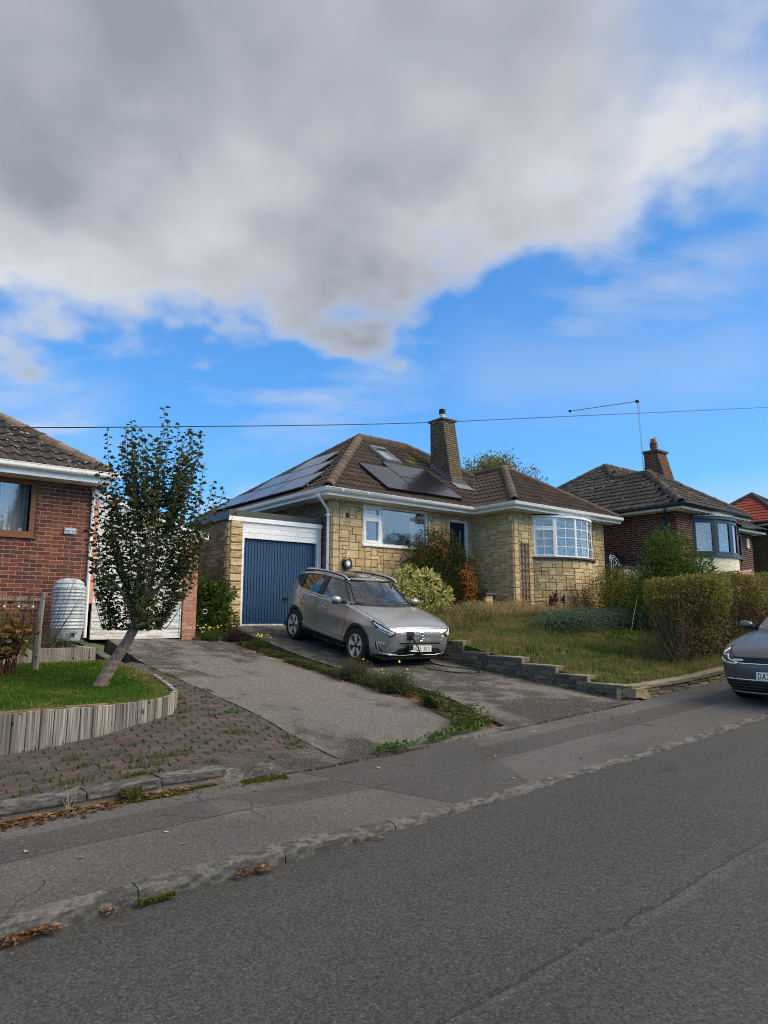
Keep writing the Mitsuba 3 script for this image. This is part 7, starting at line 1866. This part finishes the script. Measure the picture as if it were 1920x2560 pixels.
shrub('laurel_bush', 'dense glossy green conical laurel bush rising behind the hedge before the dark brick house', 'bush', lc_ + [(16.3, 8.75, .5), (15.9, 8.7, .6), (16.8, 8.7, .6)], lr_ + [(.9, .8, .9)] * 3, 11000, .095, .42, [(.075, .125, .026), (.052, .095, .022), (.105, .16, .034), (.17, .21, .06)], [.4, .32, .22, .06], droop=-.5, zf=lambda X, Y: z_bank(X, Y), stem=(16.35, 8.75, -.3))
shrub('berberis_bush', 'fine leaved olive and yellow bush at the right corner of the stone bungalow', 'bush', [(17.6, 11.6, .55), (18.3, 11.5, .75), (19.0, 11.5, .70), (18.6, 11.2, .45), (19.5, 11.3, .5), (17.9, 11.2, .4), (18.7, 11.8, 1.0), (19.8, 11.5, .75)], [(.62, .5, .60)] * 8, 14000, .058, .5, [(.125, .14, .034), (.09, .11, .028), (.21, .19, .04), (.19, .11, .05)], [.42, .33, .18, .07], zf=lambda X, Y: z_bank(X, Y), stem=(18.4, 11.5, .15))
BB = thing('straggly_shrub', 'thin twiggy reddish shrub against the stone wall under the bay window', 'shrub'); b = MB(); P, D = [], []
for i in range(46):
    p0 = np.array([16.9 + .5 * rng.random(), 12.3 - .5 * rng.random(), .12]); q1 = p0 + [-.9 * rng.random() + .25, .1 * rng.random() - .1, .35 + .95 * rng.random()]; twig(b, p0, q1, .006, .002, (.09, .06, .045), .2)
    for t in np.linspace(.35, 1, 16): P.append(p0 + (q1 - p0) * t + .03 * rng.normal(size=3)); D.append(rand_dirs(1)[0])
b.put('stems', 'm_tint', BB, kind='stuff'); n = len(P); put_leaves('foliage', BB, np.array(P), np.array(D), UPZ + .6 * rand_dirs(n), .035, .018, pick([(.16, .07, .035), (.13, .09, .04), (.09, .08, .03)], n))
DK = thing('dead_dock', 'dark brown dead seed heads standing in the long straw grass', 'plant'); b = MB()
for i in range(9):
    p0 = np.array([15.9 + .8 * rng.random(), 12.0 + .4 * rng.random(), .1]); q1 = p0 + [.25 * (rng.random() - .5), 0, .40 + .28 * rng.random()]; twig(b, p0, q1, .006, .003, (.06, .03, .022))
    for t in np.linspace(.55, 1, 14): b.box((p0 + (q1 - p0) * t + .02 * rng.normal(size=3) - .012).tolist(), (p0 + (q1 - p0) * t + .02 * rng.normal(size=3) + .016).tolist(), jit((.06, .03, .022), .3))
b.put('seed_heads', 'm_tint', DK, kind='stuff')
py_c = [(12.9, 13.55, .35), (13.5, 13.6, .4), (12.5, 13.5, .9), (13.1, 13.5, 1.1), (13.7, 13.6, 1.0), (12.7, 13.7, 1.55), (13.3, 13.7, 1.6), (13.75, 13.7, 1.45), (12.35, 13.6, 1.35), (13.0, 13.4, .7), (13.6, 13.35, .65), (12.6, 13.3, .2), (13.2, 13.2, .2), (13.0, 13.75, 1.85), (12.25, 13.65, 1.6), (13.6, 13.75, 1.75), (13.95, 13.6, 1.25), (14.0, 13.45, .8), (13.3, 13.75, 2.05), (12.75, 13.75, 2.0), (13.85, 13.3, .35)]
PYR = shrub('berry_shrub', 'large dark thorny shrub with clusters of orange berries in front of the navy front door', 'shrub', py_c, [(.48, .42, .42)] * len(py_c), 32000, .054, .46, [(.048, .062, .022), (.036, .048, .018), (.075, .085, .030), (.11, .07, .03), (.08, .08, .045)], [.40, .33, .21, .02, .04], zf=lambda X, Y: z_bank(X, Y), stem=(13.1, 13.6, .05))
b = MB(); ico = trimesh.creation.icosphere(0)
cl = [(13.75, 13.22, 1.15, 8), (13.6, 13.1, .85, 9), (13.8, 13.2, .65, 8), (13.5, 13.0, .55, 8), (13.85, 13.3, 1.4, 6), (13.4, 13.1, 1.25, 5), (12.15, 13.35, 1.62, 3), (12.55, 13.3, 1.95, 3), (12.9, 13.35, 2.05, 2), (13.35, 13.4, 1.85, 2), (13.9, 13.3, .95, 7), (13.65, 13.1, 1.0, 8), (12.8, 13.2, 1.7, 3)]
for x, y, z, k in cl:
    for _ in range(k * 12):
        p = np.array([x, y, z]) + rng.normal(size=3) * [.115, .09, .09]; b.add(ico.vertices * (.012 + .005 * rng.random()) + p, ico.faces, jit([(.40, .13, .02), (.44, .17, .03), (.30, .09, .02)][rng.integers(3)], .2))
b.put('berries', 'm_tint', PYR, kind='stuff')
b = MB(); P = []
for a, c in (((12.3, 13.5, 1.6), (11.55, 13.6, 2.15)), ((12.6, 13.6, 1.9), (12.85, 13.7, 2.75)), ((13.0, 13.6, 1.9), (12.4, 13.7, 2.55)), ((13.5, 13.7, 1.8), (13.75, 13.7, 2.45)), ((11.9, 13.4, 1.2), (11.2, 13.5, 1.65)), ((13.9, 13.5, 1.3), (14.4, 13.5, 1.75))):
    twig(b, a, c, .008, .003, (.07, .045, .03), .2, 8)
    for t in np.linspace(.1, 1, 26): P.append(np.array(a) + (np.array(c) - np.array(a)) * t + .035 * rng.normal(size=3))
b.put('long_shoots', 'm_tint', PYR); n = len(P); put_leaves('shoot_leaves', PYR, np.array(P), rand_dirs(n), UPZ + .5 * rand_dirs(n), .045, .02, pick([(.06, .05, .02), (.09, .05, .02), (.04, .05, .018)], n))
ec = [(11.35, 13.05, .95), (11.1, 13.05, .65), (11.6, 13.0, .6), (11.9, 12.9, .35), (11.3, 12.9, .2), (11.75, 12.85, .85), (12.05, 12.75, .05), (11.5, 12.8, -.05), (12.2, 12.8, .5)]
EU = shrub('variegated_shrub', 'bushy shrub with cream edged pale green leaves behind the bonnet of the silver car', 'shrub', ec, [(.34, .32, .34)] * len(ec), 3000, .135, .40, [(.55, .54, .20), (.70, .64, .34), (.21, .29, .06), (.13, .19, .05)], [.34, .34, .20, .12], droop=-.2, stem=(11.6, 13.0, -.2))
ic = [(6.75, 14.75, -.15), (6.95, 14.6, .15), (6.55, 14.8, .10), (7.05, 14.9, .45), (6.7, 15.0, .5), (6.45, 14.6, -.35), (6.9, 14.4, -.3), (7.1, 14.55, -.1), (6.6, 14.9, .75), (7.1, 14.72, .6)]
IV = shrub('bramble_bush', 'green bramble filling the gap between the white garage and the stone garage', 'bush', ic, [(.30, .28, .26)] * len(ic), 4200, .075, .72, [(.060, .105, .022), (.085, .145, .03), (.045, .08, .02), (.12, .17, .04)], [.36, .3, .2, .14], stem=(6.8, 14.8, -.5))
for x, z, w_ in ((6.33, .13, 'upper'), (6.30, -.26, 'lower')):
    b = MB(); b.tube([[x + .05 * math.cos(t), 13.92, z + .05 * math.sin(t)] for t in np.linspace(0, 6.28, 16)], .012, 6, caps=False)
    b.put('pipe_ring', 'm_steel', None, label=f'{w_} pale ring hanging at the edge of the pink brick pillar of the white garage', category='ring')

# far tree behind the roofs
FT = thing('background_tree', 'thin willowy autumn tree rising behind the roofs between chimney and bay roof', 'tree')
b = MB(); b.tube([[28.2, 25, 0], [28.4, 25, 4], [28.5, 25, 7]], [.22, .17, .10], 10, (.10, .085, .06)); b.put('trunk', 'm_tint', FT)
b = MB(); P, D = [], []
for i in range(260):
    a = rng.random() * 6.28; p0 = np.array([28.4, 25, 4.5 + 2.2 * rng.random()]); xx = 3.4 * (2 * rng.random() - 1); hgt = 9.1 - .14 * xx * xx - 1.4 * rng.random(); q1 = np.array([28.6 + xx, 25 + 2 * (rng.random() - .5), hgt])
    twig(b, p0, q1, .02, .005, (.08, .065, .05), .25, 7, 4)
    for t in np.linspace(.35, 1.02, 62): P.append(p0 + (q1 - p0) * t + .18 * rng.normal(size=3)); D.append((q1 - p0) * .3 + rng.normal(size=3))
b.put('branches', 'm_tint', FT, kind='stuff'); n = len(P); put_leaves('crown', FT, np.array(P), np.array(D), UPZ + .7 * rand_dirs(n), .19, .085, pick([(.24, .24, .085), (.19, .20, .07), (.30, .26, .09)], n))
CT = thing('conifer', 'tall dark conifer across the road, seen only as a reflection in the left window', 'tree'); b = MB(); b.tube([[8.3, -15, -1.4], [8.3, -15, 7.8]], [.2, .03], 8, (.08, .06, .045)); b.put('trunk', 'm_tint', CT)
P, D = [], []
for i in range(240):
    u = rng.random(); a = rng.random() * 6.28; r_ = (1 - u) * 2.3 + .15; p0 = np.array([8.3, -15, -.6 + 8.3 * u]); q1 = p0 + [r_ * math.cos(a), r_ * math.sin(a), -.35 * r_]
    for t in np.linspace(.1, 1, 16): P.append(p0 + (q1 - p0) * t + .08 * rng.normal(size=3)); D.append((q1 - p0) + .8 * rng.normal(size=3))
n = len(P); put_leaves('crown', CT, np.array(P), np.array(D), UPZ + .3 * rand_dirs(n), .42, .16, pick([(.022, .036, .018), (.03, .045, .02)], n))

# border between the drives
def border_pts(n, y0, y1, spread=1.0):
    y = y0 + (y1 - y0) * rng.random(n); l, r = left_edge(y), drive_edge(y); x = (l + r) / 2 + (r - l) / 2 * spread * (2 * rng.random(n) - 1); return x, y
def z_border(x, y): return np.minimum(z_left(x, np.minimum(y, 14)), z_drive(x, np.minimum(y, 14.8))) + .01
n = 7500; x, y = border_pts(n, 5.95, 13.6, .95); dens = meshkit.noise(np.column_stack([x * 2, y * 2.2, 0 * x]), 17); k = dens > .30; x, y, dens = x[k], y[k], dens[k]; n = len(x)
P = np.column_stack([x, y, z_border(x, y) + (.02 + .12 * rng.random(n)) * (.35 + dens) * np.interp(y, [5, 9, 10.5, 14], [1, 1, .6, .6])]); a = rng.random(n) * 6.28
put_leaves('foliage', thing('border_weeds', 'green weeds and ground cover in the strip between the two drives', 'weeds'), P, np.stack([np.cos(a), np.sin(a), .5 * rng.random(n)], 1), UPZ + .5 * rand_dirs(n), .045 + .035 * rng.random(n), .030, pick([(.075, .10, .035), (.10, .125, .045), (.055, .08, .028), (.15, .145, .065)], n))
labels['border_weeds'] = {**labels['border_weeds'], 'kind': 'stuff'}
q_ = np.array([[5.45, 5.72], [5.75, 5.85], [5.3, 5.66], [6.1, 6.05], [5.95, 5.8], [4.6, 5.66], [4.8, 5.64], [6.25, 5.9], [6.4, 6.1]]); P, D = [], []
for x, y in q_:
    for _ in range(46): P.append([x + .10 * rng.normal(), y + .05 * rng.normal(), float(z_pave(x, 5.6)) + .03 + .05 * rng.random()]); D.append([rng.normal(), rng.normal(), .7])
n = len(P); MB().add(*leaf_batch(np.array(P), np.array(D), UPZ + .4 * rand_dirs(n), .055 + .03 * rng.random(n), .034, pick([(.085, .15, .035), (.11, .18, .05), (.06, .11, .03)], n))).put('edge_weeds', 'm_leaf', None, kind='stuff', label='bright green weeds at the foot of the drives by the pavement', category='weeds')
def tuft(name, label, cat, at, h, r, n, pal, fl=0, fcol=(.72, .52, .03), sticks=True):
    k = thing(name, label, cat); at = np.asarray(at, float); a = rng.random(n) * 6.28; rr = r * np.sqrt(rng.random(n)) * .55; P = at + np.stack([rr * np.cos(a), rr * np.sin(a), 0 * a], 1)
    hh = h * (.45 + .6 * rng.random(n)) * (1.1 - .5 * rr / r)
    b = MB(); b.add(*blades(P, hh, .006 if sticks else .010, .55, pick(pal, n))); b.put('stems', 'm_leaf', k, kind='stuff')
    m_ = n * 2; a = rng.random(m_) * 6.28; rr = r * np.sqrt(rng.random(m_)); Q = at + np.stack([rr * np.cos(a), rr * np.sin(a), h * (.15 + .75 * rng.random(m_)) * (1 - .45 * (rr / r) ** 2)], 1)
    put_leaves('foliage', k, Q, UPZ * .9 + rand_dirs(m_), rand_dirs(m_), .035, .010, pick(pal, m_))
    if fl:
        b = MB()
        for i in range(fl):
            a_ = rng.random() * 6.28; r_ = r * math.sqrt(rng.random()); c = at + [r_ * math.cos(a_), r_ * math.sin(a_), h * (.75 + .35 * rng.random())]; th = np.linspace(0, 6.28, 8)[:-1]; nr = .014 + .005 * rng.random()
            nv = np.array([-.3, -.7, .7]); s1 = np.cross(nv, UPZ); s1 /= np.linalg.norm(s1); s2 = np.cross(s1, nv); s2 /= np.linalg.norm(s2)
            b.add(np.vstack([[c + nv * .006], c + nr * (np.cos(th)[:, None] * s1 + np.sin(th)[:, None] * s2)]), [[0, 1 + j, 1 + (j + 1) % 7] for j in range(7)], jit(fcol, .12))
        b.put('flowers', 'm_tint', k, kind='stuff')
    return k
GRY = [(.115, .10, .065), (.085, .085, .048), (.15, .125, .085), (.075, .09, .035)]; GRN = [(.07, .11, .03), (.09, .135, .04), (.055, .085, .026)]
zb_ = lambda x, y: float(z_border(np.array(x), np.array(y)))
tuft('lavender_bush', 'dry grey-brown lavender bush at the front wheel of the silver car', 'shrub', [7.10, 9.55, zb_(7.1, 9.55)], .46, .36, 800, GRY, 1)
tuft('lavender_bush', 'grey-green lavender bush in the border strip, nearer the pavement than the other one', 'shrub', [6.98, 8.35, zb_(7., 8.35)], .44, .38, 850, GRY + GRN, 3)
tuft('lavender_bush', 'small dry bush in the border strip between the two larger lavender bushes', 'shrub', [7.05, 8.95, zb_(7.05, 8.95)], .28, .25, 380, GRY + GRN, 1)
tuft('daisy_clump', 'clump of yellow daisies in front of the bramble between the garages', 'flowers', [6.45, 13.9, -.48], .30, .34, 500, GRN, 12)
tuft('daisy_clump', 'clump of yellow daisies beside the raised edge of the concrete drive', 'flowers', [7.12, 12.9, zb_(7.1, 12.9)], .30, .24, 420, GRN, 13)
tuft('heather_bush', 'round dark brown dried bush by the left corner of the blue garage door', 'shrub', [7.02, 13.75, zb_(7.02, 13.75)], .34, .30, 900, [(.07, .05, .042), (.09, .07, .055), (.055, .042, .036)])
tuft('grass_tuft', 'dark green tuft of grass at the lower end of the border strip', 'grass', [6.75, 7.25, zb_(6.75, 7.25)], .26, .20, 420, [(.045, .08, .02), (.06, .10, .026)], sticks=False)

# plants in the left front garden
HYD = thing('hydrangea', 'autumn hydrangea with large browning leaves and red stems at the left edge', 'shrub'); b = MB(); P, D = [], []
for i in range(26):
    p0 = np.array([1.90 + .36 * (rng.random() - .5), 10.35 + .3 * (rng.random() - .5), -.76]); q1 = p0 + [-.12 + .70 * (rng.random() - .5), .5 * (rng.random() - .5), .45 + .62 * rng.random()]; twig(b, p0, q1, .009, .005, jit((.14, .035, .03), .2), .15, 6)
    for t in np.linspace(.45, 1.0, 12): P.append(p0 + (q1 - p0) * t + .05 * rng.normal(size=3)); D.append(np.array([rng.normal(), rng.normal(), -.3]))
b.put('stems', 'm_tint', HYD, kind='stuff'); n = len(P); P = np.array(P); cl_ = pick([(.26, .125, .045), (.21, .155, .045), (.15, .16, .045), (.31, .17, .07), (.38, .33, .22), (.10, .12, .04)], n, [.22, .2, .22, .14, .1, .12])
for i in range(n):
    L_ = .085 + .05 * rng.random(); MB().add(*leaf_batch(P[i:i + 1], np.array(D[i:i + 1]), UPZ[None] + .6 * rand_dirs(1) - [[.2, .5, 0]], L_, L_ * .8, cl_[i:i + 1])).put('leaf', 'm_leaf', HYD)
shrub('garden_shrub', 'mixed green and yellow shrub behind the hydrangea at the left wall', 'shrub', [(1.5, 11.9, -.2), (1.9, 12.2, .05), (2.2, 12.0, -.3), (1.7, 12.4, .35)], [(.35, .3, .35)] * 4, 1800, .06, .5, [(.06, .085, .022), (.12, .13, .03), (.17, .15, .035), (.045, .06, .02)], stem=(1.9, 12.2, -.7))
shrub('silver_shrub', 'low grey-green cushion shrub in the timber bed beside the water butt', 'shrub', [(2.75, 12.45, -.42), (3.02, 12.5, -.45), (2.6, 12.3, -.5)], [(.26, .22, .20)] * 3, 2600, .035, .35, [(.10, .12, .075), (.075, .095, .055), (.13, .14, .09)], stem=(2.8, 12.45, -.65))
shrub('rosemary_bush', 'dark green low bush between the silver shrub and the water butt', 'shrub', [(3.15, 12.75, -.5), (3.3, 12.7, -.56)], [(.22, .2, .14)] * 2, 1200, .045, .28, [(.035, .055, .02), (.05, .075, .028)], stem=(3.2, 12.75, -.68))
BT = thing('bare_twigs', 'thin bare red-brown twigs in front of the water butt', 'plant'); b = MB()
for i in range(11): p0 = np.array([2.82 + .12 * rng.random(), 12.6, -.6]); twig(b, p0, p0 + [.05 + .55 * rng.random(), -.05, .75 + .75 * rng.random()], .006, .002, (.07, .04, .035), .12, 7, 4)
b.put('twigs', 'm_tint', BT, kind='stuff')
bd = thing('raised_bed', 'raised planting bed edged with a thick weathered timber sleeper', 'planter')
b = MB(); b.box([.4, 11.72, -.76], [3.36, 11.82, -.475]); b.put('sleeper', 'm_wood', bd); b = MB(); b.box([3.364, 11.70, -.76], [3.46, 13.2, -.48]); b.put('sleeper', 'm_wood', bd)
MB().add(*sheet(np.linspace(.4, 3.36, 12), np.linspace(11.82, 13.2, 6), lambda X, Y: -.54 + .03 * meshkit.noise(np.stack([X * 5, Y * 5, 0 * X], -1)))).put('soil', 'm_soil', bd)
gf = thing('garden_arch', 'grey wooden garden arch with a post, a rail and glass bulbs hanging on a string', 'garden arch')
b = MB(); b.tube([[2.36, 10.75, -.78], [2.37, 10.75, -.1], [2.40, 10.76, .36]], [.05, .046, .04], 8); b.put('post', 'm_wood', gf); b = MB(); b.box([.5, 10.73, .24], [2.40, 10.80, .285]); b.put('rail', 'm_wood', gf); b = MB(); b.tube([[.9, 10.75, -.7], [.9, 10.75, .3]], .04, 8); b.put('post', 'm_wood', gf)
b = MB(); b.tube([[.6, 10.70, .235], [1.4, 10.69, .20], [2.36, 10.70, .235]], .004, 4); b.put('string', 'm_black', gf)
for x in (1.72, 1.90, 2.08, 2.26): m = trimesh.creation.icosphere(2); MB().add(m.vertices * [.024, .024, .03] + [x, 10.69, .145], m.faces).put('bulb', 'm_lens', gf, smooth=True)

# litter, moss and weeds
def litter(name, label, pts, pal, L=(.04, .035), up_=.006):
    P = np.array(pts, float); n = len(P); a = rng.random(n) * 6.28; P[:, 2] += up_ + .012 * rng.random(n)
    MB().add(*leaf_batch(P, np.stack([np.cos(a), np.sin(a), .25 * (rng.random(n) - .3)], 1), UPZ + .35 * rand_dirs(n), L[0] + L[1] * rng.random(n), (L[0] + L[1] * rng.random(n)) * .5, pick(pal, n, None, .3))).put(name, 'm_leaf', None, kind='stuff', label=label, category='leaves')
BRN = [(.19, .085, .035), (.15, .08, .045), (.25, .13, .06), (.10, .06, .04), (.34, .25, .14)]
x = .2 + 2.2 * rng.random(620) ** 1.1; y = 5.585 - np.abs(.10 * rng.normal(size=620)) * (1.35 - .4 * x); litter('leaf_litter', 'drift of brown fallen leaves along the low wall on the pavement', np.column_stack([x, y, z_pave(x, y)]), BRN)
x = np.concatenate([.7 + .35 * rng.random(90), 1.28 + .06 * rng.random(10), 2.02 + .22 * rng.random(34), 2.9 + .2 * rng.random(6)]); y = 3.90 - np.abs(.035 * rng.normal(size=len(x))); litter('leaf_litter', 'small brown leaves caught in the gutter under the kerb', np.column_stack([x, y, z_road(x) + .02]), BRN, (.03, .03))
x, y = border_pts(260, 5.9, 8.4, 1.15); litter('leaf_litter', 'rust coloured leaves lying among the weeds between the drives', np.column_stack([x, y, z_border(x, y) + .01]), [(.24, .09, .035), (.17, .07, .03), (.30, .16, .05)])
sc = [(1.9, 4.7), (2.25, 5.35), (1.35, 4.55), (2.9, 5.25), (1.12, 4.9), (1.05, 5.25), (3.3, 5.1), (1.95, 4.4), (4.2, 5.3), (5.4, 4.9), (6.6, 5.3), (4.9, 4.2), (7.1, 4.6), (8.5, 5.2)]; litter('fallen_leaf', 'a few pale leaves scattered over the tarmac pavement', [(a, c, float(z_pave(a, c))) for a, c in sc], [(.42, .36, .22), (.30, .17, .09), (.50, .45, .32)], (.045, .03))
sc = [(4.0, 9.55), (3.72, 8.9), (5.5, 10.2), (6.0, 9.6), (6.3, 10.4), (5.0, 11.6), (6.3, 11.3), (6.5, 8.4), (5.7, 8.0), (3.0, 9.6), (3.1, 9.1), (3.05, 10.2), (2.6, 9.9), (3.25, 9.3)]; litter('fallen_leaf', 'a few yellow leaves scattered over the left drive and lawn', [(a, c, float(z_left(a, c)) if a > 3.5 else float(z_lawn(a, c)) + .05) for a, c in sc], [(.55, .40, .05), (.48, .36, .08)], (.05, .03))
x = np.concatenate([1.85 + 1.5 * rng.random(2600), .75 + .35 * rng.random(500)]); y = 5.57 - np.abs(.055 * rng.normal(size=len(x))); kk = meshkit.noise(np.column_stack([x * 5, y * 14, 0 * x]), 5) > .42; x, y = x[kk], y[kk]; xg = 1.45 + .2 * rng.random(260); x = np.concatenate([x, xg]); y = np.concatenate([y, 3.89 - .03 * rng.random(260)]); z = np.where(y > 4, z_pave(x, y), z_road(x) + .02)
MB().add(*blades(np.column_stack([x, y, z]), .012 + .02 * rng.random(len(x)), .012, .9, pick([(.09, .105, .018), (.12, .13, .025), (.07, .085, .016)], len(x)))).put('moss', 'm_leaf', None, kind='stuff', label='green moss along the foot of the low wall and kerb', category='moss')
wp_, wc = [], []
for i in range(120):
    px_, py_ = .9 + 3.1 * rng.random(), 5.85 + 3.6 * rng.random() ** 1.3
    if not contains_xy(pav_poly, px_, py_): continue
    k = int(10 + 40 * rng.random() ** 3); s_ = .02 + .04 * rng.random(); a = rng.normal(size=(k, 2)) * s_ * [1.8, .8]; wp_.append(np.column_stack([px_ + a[:, 0], py_ + a[:, 1], z_left(px_ + a[:, 0], py_ + a[:, 1]) - .004]))
wp_ = np.vstack(wp_); MB().add(*blades(wp_, .02 + .05 * rng.random(len(wp_)), .010, 1.0, pick([(.075, .12, .025), (.10, .15, .035), (.06, .09, .02)], len(wp_)))).put('paving_weeds', 'm_leaf', None, kind='stuff', label='small green weeds growing in the joints of the block paving', category='weeds')
x = np.concatenate([3.25 + .5 * rng.random(500), 4.0 + .12 * rng.random(500)]); y = np.concatenate([7.7 + 1.6 * rng.random(500), 8.5 + 2.4 * rng.random(500)]); kk = meshkit.noise(np.column_stack([x * 4, y * 4, 0 * x]), 6) > .5; x, y = x[kk], y[kk]
MB().add(*blades(np.column_stack([x, y, z_left(x, y)]), .02 + .04 * rng.random(len(x)), .009, 1.0, pick([(.07, .11, .025), (.12, .12, .04)], len(x)))).put('paving_weeds', 'm_leaf', None, kind='stuff', label='weeds along the joint between block paving and the left drive', category='weeds')
wx = []
for yy_ in (6.3, 6.9, 7.9, 9.0, 9.6): wx += [(float(wall_x(yy_)) - .06, yy_)] * 26
wx = np.array(wx) + .07 * rng.normal(size=(len(wx), 2)) * [.6, 1.6]; P = np.column_stack([wx, z_drive(wx[:, 0], wx[:, 1]) + .04 * rng.random(len(wx)) + .01]); n = len(P)
MB().add(*leaf_batch(P, rand_dirs(n) + UPZ * .4, UPZ + .5 * rand_dirs(n), .06, .035, pick([(.075, .12, .03), (.10, .14, .045)], n))).put('wall_weeds', 'm_leaf', None, kind='stuff', label='weeds at the foot of the stepped retaining wall', category='weeds')
b = MB()
for i in range(90):
    x, y = border_pts(1, 7.5, 12.8, 1.1); x = float(left_edge(y[0])) - .05 + .08 * rng.random(); y = float(y[0]); r_ = .008 + .012 * rng.random(); b.add(ico.vertices * [r_, r_, r_ * .6] + [x, y, float(z_left(x, y)) + .008], ico.faces, jit((.40, .35, .26), .3))
b.put('stone_chips', 'm_tint', None, kind='stuff', label='pale stone chips along the border of the left drive', category='gravel')
DWS = thing('dry_weed', 'thin dead straw weed standing at the low wall on the pavement', 'plant'); b = MB()
for i in range(8): p0 = np.array([1.50 + .03 * rng.random(), 5.55, float(z_pave(1.5, 5.55))]); twig(b, p0, p0 + [.14 * (rng.random() - .4), -.02, .10 + .16 * rng.random()], .0025, .001, (.36, .29, .19), .3, 6, 4)
b.put('stems', 'm_tint', DWS, kind='stuff')
tuft('moss_tuft', 'small olive plant growing out of the low wall coping', 'plant', [1.98, 5.56, float(z_pave(2, 5.56)) + .01], .10, .09, 160, [(.10, .10, .03), (.13, .12, .04)])
GS = thing('grass_stalk', 'single tall pale grass stalk leaning in front of the juniper', 'grass'); b = MB(); b.tube([[14.3, 8.7, -.42], [14.42, 8.68, .0], [14.62, 8.66, .52]], [.006, .006, .003], 5, (.42, .37, .24)); b.put('stalk', 'm_tint', GS)
CHR = thing('garden_chair', 'pink reclining garden chair standing behind the hedge at the right house', 'chair'); b = MB(); fr = Frame([23.1, 9.8, .95], [.75, -.2, .1], [-.45, .1, .7]); b.fbox(fr, 0, .55, 0, .60, 0, .03); b.put('backrest', 'm_pink', CHR); b = MB(); frame_rect(b, fr, -.03, .58, -.03, .63, .03, -.01, .04); b.put('frame', 'm_white_dull', CHR); b = MB(); b.box([23.3, 9.3, .92], [24.2, 9.85, .98]); b.put('seat', 'm_pink', CHR)
b = MB()
for x, y in ((23.35, 9.35), (24.15, 9.35), (23.35, 9.8), (24.15, 9.8)): b.tube([[x, y, .3], [x, y, .92]], .02, 6)
b.put('legs', 'm_white_dull', CHR)
# overhead cable
cb_ = thing('overhead_cable', 'thin black overhead telephone cable crossing the whole sky', 'cable')
pts = np.array([(-12.0, 7.5, -.15), (-5, 7.5, .88), (1.16, 7.5, 1.87), (3.15, 7.5, 2.24), (6.08, 7.5, 2.81), (10.84, 7.5, 3.84), (19.94, 7.5, 5.83), (30, 7.5, 8.05)]); MB().tube(PchipInterpolator(pts[:, 0], pts)(np.linspace(-12, 30, 160)), .006, 6).put('wire', 'm_black', cb_, smooth=True)
